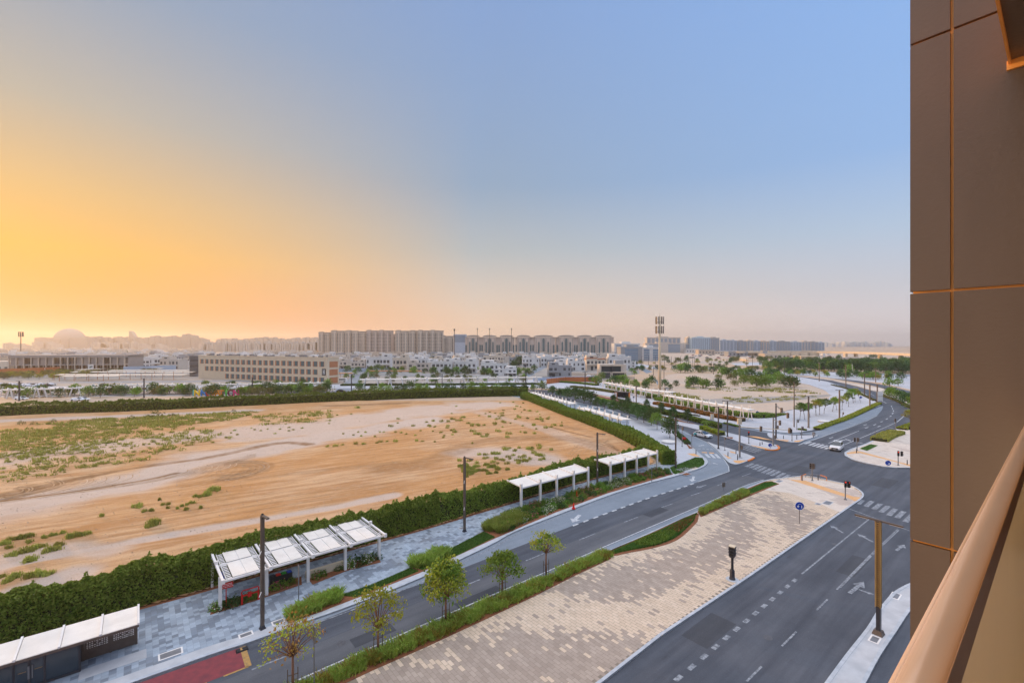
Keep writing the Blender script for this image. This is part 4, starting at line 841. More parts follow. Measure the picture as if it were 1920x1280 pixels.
# row beyond the far hedge
xs = [14, 24, 38, 52, 75, 84, 112, 128, 140, 166, 188, 205, 226, 252, 318, 340, 356, 394, 404, 420, 452, 466, 500, 512, 524, 546, 553, 574, 598, 612, 676, 700, 716, 729, 743, 756, 770, 786, 800, 822, 838, 850, 868, 884, 905, 930, 948, 962, 984, 1000, 1016]
for i, x in enumerate(xs):
    y = 744 - (x/1000)*9 + (i*37 % 7)-3
    small_tree(G(x, max(y, 734)), (T_RDS+T_MDS)[(i*5) % 6], .75+.35*((i*13) % 7)/6, 'young dark green tree in the verge beyond the far hedge', 'roadside_tree', 'verge trees beyond the far hedge')
for i, (x, y, s) in enumerate(((598, 699, 1.3), (607, 698, 1.2), (635, 698, .9), (652, 699, 1.4), (662, 697, .9), (679, 697, .8), (697, 697, 1.3), (708, 697, 1.5), (718, 698, 1.4), (690, 703, 1.1), (742, 698, .9), (730, 706, 1.0), (741, 706, 1.2), (753, 700, 1.3), (776, 700, 1.5), (797, 699, .9), (815, 699, 1.4), (838, 701, 1.3), (856, 701, 1.5), (874, 702, 1.6), (873, 694, .8), (917, 704, 1.4), (956, 700, .9))):
    small_tree(G(x, y), (T_MDS+T_RDS[:1])[i % 4], s*.85, 'rounded green tree along the wall in front of the villas', 'garden_tree', 'trees in front of the villas')
for x, y, s in ((974, 687, 2.1), (984, 686, 1.9), (963, 690, 1.5)): small_tree(G(x, y), T_RDS[0], s, 'large dark tree in the side street between the villas', 'garden_tree', 'large trees in the villa side street')
for i in range(26): small_tree(G(rnd.uniform(0, 132), rnd.uniform(703, 712)), (T_YLS+T_OLS)[i % 4], .95, 'yellow-olive bushy tree beside the left car park', 'parking_tree', 'olive trees by the left car park')
for i in range(18): small_tree(G(rnd.uniform(100, 188), rnd.uniform(701, 708)), (T_OLS+T_YLS)[i % 4], .95, 'olive tree in front of the unfinished school building', 'parking_tree', 'olive trees before the concrete building')
for x in (208, 225, 244, 270, 280, 290): small_tree(G(x, 700), T_OLS[x % 2], .9, 'olive tree between the concrete building and the striped offices', 'parking_tree', 'olive trees near the blue wall')
for i in range(46):
    x = rnd.uniform(622, 1010); y = rnd.uniform(701, 720); small_tree(G(x, y), (T_MDS+T_RDS+T_OLS)[i % 8], rnd.uniform(.55, .95), 'small green tree in the car park before the villas', 'garden_tree', 'trees in the villa car park')
for i in range(26):
    x = rnd.uniform(380, 620); y = rnd.uniform(724, 734); small_tree(G(x, y), (T_MDS+T_RDS)[i % 6], rnd.uniform(.6, 1.0), 'green tree before the beige office building', 'garden_tree', 'trees before the offices')
for i in range(50):
    x = rnd.uniform(0, 600); y = rnd.uniform(735, 742); small_tree(G(x, y), (T_RDS+T_MDS+T_OLS)[i % 8], rnd.uniform(.6, 1.0), 'dark verge tree just behind the far hedge', 'roadside_tree', 'second row of verge trees')
for i in range(30):
    x = rnd.uniform(640, 1010); y = rnd.uniform(696, 706); small_tree(G(x, y), (T_RDS+T_MDS)[i % 6], rnd.uniform(.8, 1.3), 'dark garden tree close to the villa walls', 'garden_tree', 'dark garden trees by the villa walls')
# sand plot trees on the right
for i, (x, y, s, k) in enumerate(((1276, 699, 1.7, 0), (1284, 698, 1.9, 0), (1290, 699, 1.5, 1), (1294, 725, 1.2, 0), (1300, 726, 1.25, 1), (1309, 725, 1.2, 0), (1318, 729, 1.15, 2), (1325, 728, 1.1, 2), (1345, 729, 1.15, 1), (1352, 727, 1.0, 0), (1267, 725, .75, 1), (1290, 728, .6, 2), (1309, 698, 1.3, 1), (1317, 700, 1.3, 3), (1323, 697, 1.2, 0), (1335, 699, 1.1, 1), (1343, 697, 1.1, 2), (1347, 711, .8, 3),
        (1354, 706, 1.5, 0), (1362, 706, 1.5, 2), (1372, 707, 1.4, 1), (1380, 712, 1.5, 0), (1388, 711, 1.6, 2), (1398, 708, 1.5, 0), (1408, 712, 1.5, 1), (1370, 712, .9, 3), (1395, 722, 1.2, 2), (1398, 718, 1.1, 3), (1377, 724, .8, 3), (1412, 720, 1.2, 0), (1419, 728, 1.3, 0), (1428, 727, 1.4, 2), (1436, 726, 1.5, 0), (1443, 724, 1.4, 2), (1424, 716, 1.3, 1), (1435, 714, 1.4, 0), (1450, 715, 1.6, 1), (1460, 718, 1.5, 2), (1466, 720, 1.4, 0), (1474, 726, 1.3, 1), (1482, 726, 1.4, 3), (1488, 726, 1.2, 1), (1456, 708, 1.3, 1))):
    small_tree(G(x, y), (T_MDS[0], T_RDS[0], T_MDS[1], T_OLS[0])[k], s*.95, ('spreading green', 'dark rounded', 'bright green', 'brownish olive')[k]+' desert tree on the sand plot beyond the plaza', 'desert_tree', 'desert trees on the sand plot')
for i in range(190):
    t = rnd.random()**.8; x = 1425+t*330; y = 684+rnd.random()*(10+t*6)+t*3
    small_tree(G(x, y), (T_RDS+T_MDS[:1])[i % 4], rnd.uniform(1.4, 2.1), 'dense dark tree of the grove beyond the curved road', 'grove_tree', 'trees of the dark grove')
for i in range(46):
    t = rnd.random(); x = 1430+t*250; y = 697+t*14+rnd.uniform(-1, 4)
    small_tree(G(x, y), (T_YLS+T_MDS+T_RDS)[i % 8], rnd.uniform(.7, 1.1), 'small yellow or green verge tree along the curved road', 'verge_tree', 'verge trees along the curved road')
for i, (x, y, s) in enumerate(((1667, 743, .9), (1672, 745, 1.0), (1680, 748, .9), (1688, 752, .9), (1697, 757, .9), (1704, 760, 1.0), (1712, 766, 1), (1668, 727, 1.2), (1684, 724, 1.0), (1690, 712, 1.1), (1626, 707, 1.1), (1607, 706, 1.0), (1665, 706, 1), (1640, 708, 1))):
    small_tree(G(x, y), (T_MDS+T_RDS)[i % 6], s*.95, 'leafy roadside tree outside the bend of the curved road', 'verge_tree', 'trees outside the road bend')
tree_at(G(1708, 800)+up, T_PLZ[2], .85, 'yellow-green tree beside the brown wall above the corner pavement', 'verge_tree')
for i in range(70):
    x = rnd.uniform(1185, 1470); y = rnd.choice((677, 682, 686, 692, 695))+rnd.uniform(-1, 1); small_tree(G(x, y), (T_RDS+T_OLS+T_YLS)[i % 7], rnd.uniform(.6, 1.0), 'small tree along the far parallel roads', 'far_tree', 'small trees along the far roads')
for x, y, s in ((1150, 722, 1.1), (1160, 722, 1.2), (1170, 722, 1.3), (1176, 726, 1.0), (1195, 729, .8), (1210, 731, .9), (1222, 722, 1.1), (1128, 715, 1.2), (1117, 719, 1.0), (1122, 722, .9), (1247, 727, .9), (1190, 704, .8), (1184, 699, .9), (1108, 717, .7), (1190, 727, 1.0), (1213, 725, 1), (1140, 724, .8), (1257, 731, .6)): small_tree(G(x, y), (T_MDS+T_RDS)[int(x) % 6], s, 'rounded green tree behind the white walkway pergolas', 'garden_tree', 'trees behind the walkway pergolas')
# low clipped hedges along the white walkways
def lowhedge(pts, wd, h, n, label, m='leaf_hedge', ls=.34, seed=0):
    r = np.random.default_rng(seed+int(pts[0][0])); path = smooth(GP(pts), 3); L = [0]
    for i in range(len(path)-1): L.append(L[-1]+(path[i+1]-path[i]).length)
    s = r.uniform(0, L[-1], n); v = r.uniform(-1, 1, n); i = np.clip(np.searchsorted(L, s)-1, 0, len(path)-2); P = np.array([p[:2] for p in path]); Ln = np.array(L); t = (s-Ln[i])/(Ln[i+1]-Ln[i]); d = P[i+1]-P[i]; d /= np.linalg.norm(d, axis=1)[:, None]
    sd_ = r.random(n) < .45; v = np.where(sd_, np.sign(v), v); z = np.where(sd_, r.random(n)*h, h*(.9+.2*r.random(n)+.1*np.sin(s*1.3))); p = P[i]+(P[i+1]-P[i])*t[:, None]+np.stack([-d[:, 1], d[:, 0]], 1)*(v*wd/2)[:, None]
    V, Q = leaves(np.column_stack([p, z+.14]), ls, r, .8); e = empty('low_hedge', path[0], 0, label, 'hedge'); o = link(bpy.data.objects.new('foliage', fast('foliage', V, Q, M[m])), e); o.matrix_parent_inverse = Matrix.Translation(-path[0])
    a, c = offset(path, wd*.42), offset(path, -wd*.42); vs = [Vector((q.x, q.y, zz_)) for zz_ in (.1, h*.9+.14) for q in a+c]; n2 = len(path); fs = []
    for i in range(n2-1): fs += [(2*n2+i, 2*n2+i+1, 3*n2+i+1, 3*n2+i), (i, i+1, 2*n2+i+1, 2*n2+i), (n2+i+1, n2+i, 3*n2+i, 3*n2+i+1)]
    fs += [(0, 2*n2, 3*n2, n2), (n2-1, 2*n2-1, 4*n2-1, 3*n2-1)]
    o = MB().add(vs, fs).build('stems', M['hedge_core'], e); o.matrix_parent_inverse = Matrix.Translation(-path[0])  # solid dark filling added under the leaves
for pts, wd, h, n, lb, m in (
    ([(1212, 768), (1250, 777), (1300, 789), (1350, 803)], 1.6, 1.1, 4200, 'clipped green hedge along the cross road median', 'leaf_hedge'),
    ([(1118, 747), (1150, 756), (1180, 767)], 1.8, .7, 2200, 'yellowing low hedge strip in the near part of the median', 'leaf_lime'),
    ([(1316, 805), (1335, 811), (1354, 817)], 1.8, .9, 1500, 'lime green tall grass strip beside the taxi', 'leaf_lime'),
    ([(1228, 758), (1280, 768), (1340, 782), (1394, 791)], 2.6, .9, 5200, 'rust-brown clipped hedge in front of the long right pergola', 'lawn_red'),
    ([(1232, 750), (1290, 761), (1350, 774), (1410, 783), (1444, 781)], 3.6, 1.2, 7000, 'dark green hedge under the long right pergola', 'leaf_hedge'),
    ([(1216, 747), (1240, 744), (1262, 750)], 3.0, 1.0, 2200, 'green hedge patch between the two right pergolas', 'leaf_hedge'),
    ([(1072, 726), (1110, 730), (1155, 737)], 4.0, .8, 3000, 'brown-green hedge left of the small bus shelter', 'leaf_olive'),
    ([(1035, 716), (1080, 719), (1120, 723)], 3.5, .9, 2600, 'green hedge before the orange playground fence', 'leaf_hedge'),
    ([(1140, 727), (1180, 735), (1225, 744)], 3.5, 1.0, 3400, 'green hedge under the pergola behind the small bus shelter', 'leaf_hedge'),
    ([(640, 723), (800, 722), (1010, 721)], 5, .9, 7000, 'long low hedge before the middle walkway pergola', 'leaf_dark'),
    ([(70, 733), (200, 732), (340, 728)], 4.5, .8, 5000, 'low hedge before the left walkway pergola', 'leaf_olive'),
    ([(420, 732), (520, 731), (610, 729)], 4, .7, 2600, 'low hedge in front of the beige office building', 'leaf_dark'),
    ([(990, 726), (940, 727), (870, 727.5)], 3, .5, 1500, 'thin hedge line beside the far pavement', 'leaf_dark'),
    ([(1445, 783), (1453, 780), (1470, 777)], 2.2, .35, 900, 'small lawn point at the corner of the sand plot', 'leaf_hedge'),
    ([(1531, 806), (1560, 795), (1584, 787), (1606, 777), (1636, 763), (1649, 757)], 1.7, .55, 3800, 'green and rust verge strip along the white plaza edge', 'leaf_lime'),
    ([(1497, 806), (1512, 808)], 1.0, .3, 300, 'tiny grass strip by the plaza corner', 'leaf_hedge'),
    ([(1358, 794), (1372, 797), (1386, 801)], 1.0, .25, 400, 'thin grass strip by the white cabinet', 'leaf_hedge'),
    ([(1150, 746), (1175, 753), (1200, 760), (1240, 768), (1312, 781)], .8, .25, 1300, 'thin grass line along the far kerb of the cross road', 'leaf_olive'),
    ([(1648, 828), (1664, 819), (1682, 813)], 3.4, .75, 3000, 'yellow-green hedge block on the corner pavement', 'leaf_scrub'),
    ([(1690, 806), (1715, 797)], 2.4, .5, 900, 'yellow verge beside the red signal', 'leaf_lime'),
    ([(1647, 740), (1680, 751), (1709, 766)], 1.6, .4, 1500, 'grass verge outside the road bend', 'leaf_olive'),
    ([(1560, 722), (1590, 730), (1622, 743), (1640, 752)], 1.5, .4, 1600, 'rusty verge on the inner side of the curved road', 'leaf_olive'),
    ([(1265, 812), (1278, 822), (1290, 834)], 1.4, .5, 900, 'dark green strip beside the red box on the corner', 'leaf_dark')):
    lowhedge(pts, wd, h, n, lb, m)
lawn(GP([(1612, 842), (1632, 834), (1646, 836), (1626, 846)]), 'small square lawn on the corner pavement', 33, 1500)
# reddish soil in the median
for pts in ([(1205, 772), (1250, 782), (1300, 794), (1306, 797), (1250, 786), (1205, 775)], [(1362, 820), (1374, 820), (1374, 823), (1364, 823)], [(1284, 829), (1296, 836), (1303, 842), (1292, 842)]): sheet('soil', GP(pts), .147, 'soil')

# ------------------------------------------------------------ desert shrubs
def scrub(seed, n=110):
    r = np.random.default_rng(seed); k = 5; c = r.normal(0, .26, (k, 2)); i = r.choice(k, n); a = r.uniform(0, 6.28, n); d = np.sqrt(r.random(n))*.5
    P = np.column_stack([c[i, 0]+np.cos(a)*d, c[i, 1]*.7+np.sin(a)*d, np.zeros(n)]); V, Q = blades(P, .62*(1.1-d)*r.uniform(.7, 1.2, n), .11, r, .5)
    P2 = P.copy(); P2[:, 2] = .12+.42*(1-d)*r.random(n); V2, Q2 = leaves(P2, .17, r, .6); return fast('desert_shrub', np.concatenate([V, V2]), np.concatenate([Q, Q2+len(V)]), M['leaf_scrub'])
SC = [scrub(i, 130) for i in range(6)]; SCs = [scrub(i+20, 45) for i in range(6)]
def shrub(x, y, wpx, label, far=False, hgt=1.0, grp='desert shrubs scattered over the lot'):
    p = G(x, y, .15); s = max(wpx*p.y/F/1.9, .3); o = put('desert_shrub', rnd.choice(SCs if far else SC), None, (p.x, p.y, lot_h(p)-.02), rnd.uniform(-.5, 1.2), (s, s*.85, max(.7, min(s, 1.4))*hgt*1.15)); tag(o, label, 'shrub', grp)
near = [(260, 952, 24), (269, 961, 12), (284, 959, 14), (299, 939, 9), (306, 948, 9), (315, 947, 9), (315, 954, 8), (333, 955, 9), (341, 950, 9), (350, 948, 10), (361, 944, 14), (349, 957, 13), (376, 953, 12), (366, 932, 15), (374, 933, 12), (388, 930, 24), (400, 920, 26), (389, 924, 16), (408, 921, 14), (285, 986, 36), (278, 989, 22), (292, 980, 22), (190, 969, 15)]
for x, y, wd in near: shrub(x, y, wd, 'yellow-green shrub in the loose middle group of the sandy lot', grp='middle shrubs')
nearL = [(10, 1022, 24), (24, 1014, 24), (42, 1011, 26), (56, 1007, 22), (18, 1029, 16), (55, 1019, 16), (84, 1010, 15), (101, 1005, 16), (118, 1001, 14), (25, 1042, 24), (46, 1036, 34), (62, 1031, 26), (78, 1026, 22), (98, 1033, 30), (110, 1025, 26), (57, 1052, 32), (130, 1010, 28), (147, 1007, 28), (163, 1003, 18), (2, 1084, 20), (20, 1088, 26), (30, 1083, 30), (52, 1084, 30), (72, 1080, 34), (90, 1078, 24), (12, 1093, 20)]
for x, y, wd in nearL: shrub(x, y, wd, 'broad clumpy shrub at the left edge of the lot', grp='near left shrubs')
for x, y, wd in [(615, 838, 14), (629, 837, 16), (643, 835, 12), (666, 833, 15), (681, 833, 13), (706, 831, 9), (713, 829, 13), (725, 828, 9), (741, 828, 15), (780, 827, 13), (792, 828, 9), (815, 829, 8), (885, 832, 8), (644, 814, 7), (663, 816, 7), (678, 818, 8), (702, 819, 9), (672, 811, 6), (685, 811, 8), (712, 811, 7), (720, 811, 7), (741, 811, 9), (752, 812, 9), (761, 815, 8), (778, 817, 8), (789, 809, 7), (812, 810, 7), (832, 818, 9), (849, 816, 9), (733, 800, 14), (746, 794, 7), (774, 799, 12), (747, 777+9, 10), (670, 765, 14), (658, 777, 7), (632, 779, 8)]:
    shrub(x, y, wd, 'small rounded shrub of the sparse row across the pale sand', True, grp='sparse middle row shrubs')
def rnd_in(px):
    xs_ = [a for a, b in px]; ys_ = [b for a, b in px]; pl = [Vector((a, b, 0)) for a, b in px]
    while True:
        a, b = rnd.uniform(min(xs_), max(xs_)), rnd.uniform(min(ys_), max(ys_))
        if inside(np.array([a]), np.array([b]), pl)[0]: return a, b
for i in range(120):
    x, y = rnd_in([(0, 838), (200, 826), (420, 806), (520, 800), (640, 790), (640, 800), (480, 822), (330, 846), (180, 876), (0, 902)]); shrub(x, y, rnd.uniform(4, 11)*(.7+(y-790)/110), 'small yellow-green shrub spread over the left middle of the lot', True, grp='left middle shrubs')
for i in range(95):
    x, y = rnd_in([(820, 776), (860, 758), (980, 754), (1010, 770), (1090, 800), (1060, 806), (960, 822), (830, 822), (790, 800)]); shrub(x, y, rnd.uniform(5, 13)*(.7+(y-750)/100), 'small shrub of the scattered field by the curving hedge', True, grp='scattered right shrubs')
for i in range(85):
    x, y = rnd_in([(836, 882), (860, 862), (940, 842), (1010, 836), (1050, 850), (1010, 866), (950, 884), (880, 900)]); shrub(x, y, rnd.uniform(9, 19), 'yellowish shrub crowding the lot corner behind the row pergola', y < 870, grp='corner shrubs')
V_, Q_ = [], []; nb = 0; r = np.random.default_rng(12)
def stuff_scrub(name, regions, label):
    Vs, Qs, nb = [], [], 0
    for px, n, s0, s1 in regions:
        for i in range(n):
            x, y = rnd_in(px); p = G(x, y, .15); s = rnd.uniform(s0, s1)*p.y/F; k = 16; P = np.column_stack([p.x+r.normal(0, s*.36, k), p.y+r.normal(0, s*.3, k), np.full(k, lot_h(p)-.02)])
            hh_ = min(.7, max(.25, s*.5)); V, Q = blades(P, hh_*r.uniform(.6, 1.1, k), max(.12, s*.13), r, .8); Vs.append(V); Qs.append(Q+nb); nb += len(V)
            P[:, 2] += hh_*.45*r.random(k); V, Q = leaves(P, max(.16, s*.2), r, .6); Vs.append(V); Qs.append(Q+nb); nb += len(V)
    o = link(bpy.data.objects.new(name, fast(name, np.concatenate(Vs), np.concatenate(Qs), M['leaf_scrub']))); o['kind'] = 'stuff'; tag(o, label, 'plants')
stuff_scrub('desert_scrub', [([(60, 797), (200, 785), (480, 771), (480, 778), (420, 790), (250, 800)], 330, 6, 15), ([(0, 806), (200, 796), (400, 792), (300, 806), (0, 838)], 330, 5, 13), ([(0, 816), (200, 800), (330, 800), (420, 812), (380, 838), (240, 872), (0, 905)], 330, 4, 14),
    ([(480, 780), (620, 770), (620, 790), (480, 800)], 70, 5, 14), ([(0, 835), (230, 815), (160, 850), (0, 860)], 220, 3, 8)], 'yellow-green desert scrub spreading over the far left of the sandy lot')
stuff_scrub('desert_scrub', [([(1390, 732), (1480, 727), (1540, 738), (1480, 737)], 40, 6, 14), ([(1280, 728), (1400, 726), (1480, 730), (1380, 738)], 30, 5, 12), ([(1340, 745), (1500, 742), (1550, 745), (1400, 757)], 50, 4, 10), ([(1250, 735), (1300, 742), (1330, 755), (1290, 752)], 50, 6, 12)], 'thin dry scrub on the sand plot beyond the plaza')
for x, y, s in ((40, 797, 1.6), (64, 797, 1.4), (100, 793, 1.5), (134, 792, 1.1), (176, 791, 1.4), (245, 788, 1.9), (276, 785, 1.6), (294, 783, 2.8), (322, 781, 1.4), (438, 772, 1.2)): small_tree(G(x, y), bush_mesh(int(x), .9, 1.1, 160, .25, 'leaf_olive'), s*.8, 'grey-olive thorn bush standing along the back of the lot', 'thorn_bush', 'thorn bushes by the far hedge', 'bush')

# small stones and clods on the lot
r = np.random.default_rng(77); P = poly_pts([G(x, y) for x, y in ((0, 1150), (0, 830), (480, 790), (960, 760), (1150, 830), (1100, 870), (760, 960), (400, 1060), (200, 1120))], 5200, r); z_ = np.array([lot_h(Vector((x, y, 0))) for x, y in P])
V, Q = leaves(np.column_stack([P, z_+.03]), r.uniform(.06, .22, len(P)), r, .8); o = link(bpy.data.objects.new('stones', fast('stones', V, Q, mat('stones', (.30, .20, .12), (.45, .36, .28), .9, 3)))); o['kind'] = 'stuff'; tag(o, 'small stones and clods scattered over the sandy lot', 'stones')

# ------------------------------------------------------------ street lamps
def lamp(p, h, rz, label, arm=1.4, double=False, w_=.3, group='tall dark street lamps', m='brown_metal', simple=False):
    e = empty('street_lamp', (p.x, p.y, p.z), rz, label, 'street lamp', group); s = w_
    MB().box(-s*.8, s*.8, -s*.8, s*.8, 0, .12, tx=.02, ty=.02).box(-s*.62, s*.62, -s*.62, s*.62, .12, .3, tx=s*.12, ty=s*.12).build('base', M['dark_metal'], e)
    b = MB().box(-s*.42, s*.42, -s*.5, s*.5, .28, h); b.box(-s*.5, -s*.42, -s*.3, s*.3, .4, h-.1); b.build('pole', M[m], e)
    if not simple:
        br = MB()
        for z in (h*.32, h*.68): br.bar((s*.3, -s*.4, z+.15), (s*.3+.18, -s*.4-.25, z-.15), .05)
        br.build('bracket', M['white_metal'], e)
    a0 = -arm if double else -s*.4
    hd = MB().box(a0, arm, -s*.42, s*.42, h, h+.1); hd.box(arm-.6, arm-.05, -s*.36, s*.36, h-.05, h)
    if double: hd.box(-arm+.05, -arm+.6, -s*.36, s*.36, h-.05, h)
    o = hd.build('lamp_head', M[m], e)
    MB().box(arm-.55, arm-.1, -s*.3, s*.3, h-.065, h-.05).build('lens', M['lampglass'], o)
    if not simple: MB().box(-.07, .07, -.07, .07, h+.1, h+.2).build('sensor', M['black'], o)
    return e
ZP = Vector((0, 0, .14)); rr = RA-math.pi/2
for x, yb, yt, l in ((492, 1181, 970, 'tallest dark street lamp in front of the slatted white canopy'), (871, 998, 860, 'dark street lamp on the blue-grey sidewalk between the canopy and the row pergola'),
                     (1120, 912, 814, 'dark street lamp between the two row pergolas'), (1267, 878, 785, 'dark street lamp beside the rounded corner lawn')):
    lamp(G(x, yb)+ZP, hpx(yb, yt), rr+.2, l, 1.1 if x < 800 else 1.5, w_=.27)
for x, yb, yt, l in ((1347, 842, 764, 'dark lamp post on the triangular traffic island'), (1364, 819, 753, 'dark lamp post on the median behind the taxi'), (1193, 772, 724, 'brown lamp post right of the small bus shelter'), (1228, 786, 766, 'short post in the median left of the palm'),
                     (1516, 802, 744, 'brown lamp post with a T head among the plaza trees'), (1574, 785, 732, 'dark lamp post on the plaza near the tiny red box'), (1631, 766, 721, 'brown lamp post at the plaza edge by the road bend'), (1645, 757, 721, 'brown lamp post beside the white sign board'),
                     (1586, 727, 685, 'tall lamp at the inner verge of the curved road'), (1621, 741, 701, 'thin lamp at the verge of the curved road before the bend'), (1536, 715, 680, 'lamp at the far end of the curved road'), (1642, 717, 690, 'lamp on the far second road near the yellow trees')):
    lamp(G(x, yb)+ZP, hpx(yb, yt), rnd.uniform(-.4, .4), l, 1.3, True, .3 if x < 1500 else .34, 'lamp posts round the junction', simple=True)
for x, yb, yt, l in ((36, 752, 715, 'leftmost lamp beyond the far hedge'), (270, 746, 710, 'lamp beyond the far hedge left of the coloured letters'), (473, 738, 708, 'lamp in front of the beige office building'), (659, 737, 702, 'lamp beside the side street next to the offices'), (829, 725, 701, 'lamp before the twin white villas'),
                     (986, 734, 699, 'lamp at the mouth of the villa side street'), (1097, 738, 698, 'brown lamp before the orange fence')):
    lamp(G(x, yb)+ZP, hpx(yb, yt), 0, l, 1.3, True, .42, 'lamps along the far road', 'dark_metal', simple=True)
def thinpole(x, yb, yt, label, grp, r_=.09, mm='dark_metal', hd=.9):
    h = hpx(yb, yt); p = G(x, yb); e = empty('street_lamp', p, 0, label, 'street lamp', grp); MB().tube([(0, 0, 0), (0, 0, h)], [r_*1.3, r_], 6).build('pole', M[mm], e)
    MB().box(-hd, hd, -.12, .12, h, h+.1).build('lamp_head', M[mm], e)
for i, (x, yb, yt) in enumerate(((1203, 690, 668), (1216, 684, 667), (1229, 684, 667), (1246, 688, 670), (1259, 690, 669), (1266, 692, 670), (1276, 686, 668), (1299, 688, 668), (1302, 689, 669), (1350, 697, 672), (1363, 700, 675), (1338, 702, 681), (1471, 702, 676), (1411, 690, 664), (1418, 724, 704), (1290, 724, 706), (1400, 692, 672), (1245, 711, 693), (1225, 705, 686))):
    thinpole(x, yb, yt, 'thin lamp post along the far roads behind the telecom mast', 'thin far lamp posts', .16)
thinpole(1489, 801, 717, 'tall thin grey lamp at the tip of the white plaza', 'plaza pole', .13, 'brown_metal', .35); thinpole(1598, 706, 683, 'white thin post by the yellow trees', 'plaza pole 2', .14, 'white_metal', .3)
for x, yb, yt in ((84, 703, 690), (90, 722, 712)): thinpole(x, yb, yt, 'pale short pole in the left car park', 'car park poles', .12, 'white_metal', .3)

# bronze lattice lamp by the building
p = G(1647, 1191)+ZP; A_ = G(1601, 967, 9.5); B_ = G(1693, 991, 9.5); hz = 9.3
e = empty('lattice_lamp', p, math.atan2(B_.y-A_.y, B_.x-A_.x), 'bronze lattice street lamp with a long T bar by the dark road', 'street lamp')
MB().box(-.36, .36, -.36, .36, 0, .35, tx=.1, ty=.1).build('base', M['brown_metal'], e)
MB().box(-.13, .13, -.13, .13, .3, hz).build('pole', M['dark_metal'], e)
lt = MB(); k = .17
for i in range(44):
    z = 2.3+i*.158
    for a, b in (((-k, -k), (k, -k)), ((k, -k), (k, k)), ((k, k), (-k, k)), ((-k, k), (-k, -k))):
        lt.bar((*a, z), (*b, z+.158), .026); lt.bar((*b, z), (*a, z+.158), .026)
for a in ((-k, -k), (k, -k), (k, k), (-k, k)): lt.bar((*a, 2.2), (*a, hz), .03)
lt.build('lattice', M['gold'], e); MB().box(.14, .18, -.1, .1, .3, 2.4).build('service_panel', M['grey_metal'], e)
L2 = (B_-A_).length/2; o = MB().box(-L2, L2, -.1, .1, hz, hz+.12).box(-.2, .2, -.14, .14, hz-.06, hz+.14).build('cross_bar', M['brown_metal'], e)
for sx in (-1, 1): MB().box(min(sx*L2*.45, sx*L2*.95), max(sx*L2*.45, sx*L2*.95), -.08, .08, hz-.03, hz).build('lens', M['lampglass'], o)

# telecom mast
p = G(1237, 735); hm = 38.5
e = empty('telecom_mast', p, 0, 'very tall cream telecom mast with two rings of antenna panels', 'mast')
MB().tube([(0, 0, 0), (0, 0, hm*.5), (0, 0, hm)], [.75, .6, .42], 12).build('pole', M['pole_cream'], e, True)
for j, z in enumerate((hm-8.5, hm-3.8)):
    rg_ = MB().tube([(math.cos(t)*1.7, math.sin(t)*1.7, z+.6) for t in np.linspace(0, 6.283, 13)], .07, 4).build('antenna_ring', M['dark_metal'], e)
    for i in range(9):
        t = 6.283*i/9; Mx = Matrix.Translation((math.cos(t)*1.95, math.sin(t)*1.95, 0)) @ Matrix.Rotation(t, 4, 'Z'); MB().box(-.14, .14, -.24, .24, z-.4, z+3.4, 0, Mx).build('antenna', M['brown_metal' if i % 2 else 'dark_metal'], rg_)
    for i in range(3): t = 2.09*i; rg2 = MB().bar((0, 0, z+.6), (math.cos(t)*1.8, math.sin(t)*1.8, z+.6), .12).build('strut', M['dark_metal'], e)
MB().tube([(0, 0, hm), (0, 0, hm+1.4)], .05, 4).build('lightning_rod', M['dark_metal'], e)
cab = MB(); 
for i in range(22): cab.box(-5+i*.5, -4.93+i*.5, -2.4, -2.33, 0, 2.1)
cab.box(-5, 5.6, -2.4, -2.3, 2.05, 2.15).box(-5, 5.6, -2.4, -2.3, .2, .3); q = empty('fence', p, .15, 'low dark fence round the foot of the telecom mast', 'fence'); cab.build('railing', M['grey_metal'], q)
q = empty('equipment_cabinet', p+Vector((3.4, .6, 0)), .1, 'grey equipment cabinet at the foot of the telecom mast', 'cabinet'); MB().box(-1, 1, -.6, .6, .15, 2.2).build('body', M['grey_metal'], q); MB().box(-.05, 1, -.62, -.605, .3, 2.0).build('door', M['white_metal'], q)
# short antenna mast on the left
p = G(39, 668); p = Vector((p.x, p.y, 0)); Yd = p.y
ztop = 24+(646-622)*Yd/F
e = empty('telecom_mast', p, 0, 'distant mast with a square antenna cage on the far left', 'mast'); MB().tube([(0, 0, 0), (0, 0, ztop-3)], [.9, .7], 8).build('pole', M['brown_metal'], e)
a_ = MB(); hw = 4*Yd/F
for i in range(7): t = 6.283*i/7; a_.box(math.cos(t)*hw*.8-.5, math.cos(t)*hw*.8+.5, math.sin(t)*hw*.8-.5, math.sin(t)*hw*.8+.5, ztop-9*Yd/F, ztop)
a_.box(-hw, hw, -.3, .3, ztop-.8, ztop-.2).box(-hw, hw, -.3, .3, ztop-9*Yd/F, ztop-9*Yd/F+.8); a_.build('antenna_cage', M['dark_metal'], e)

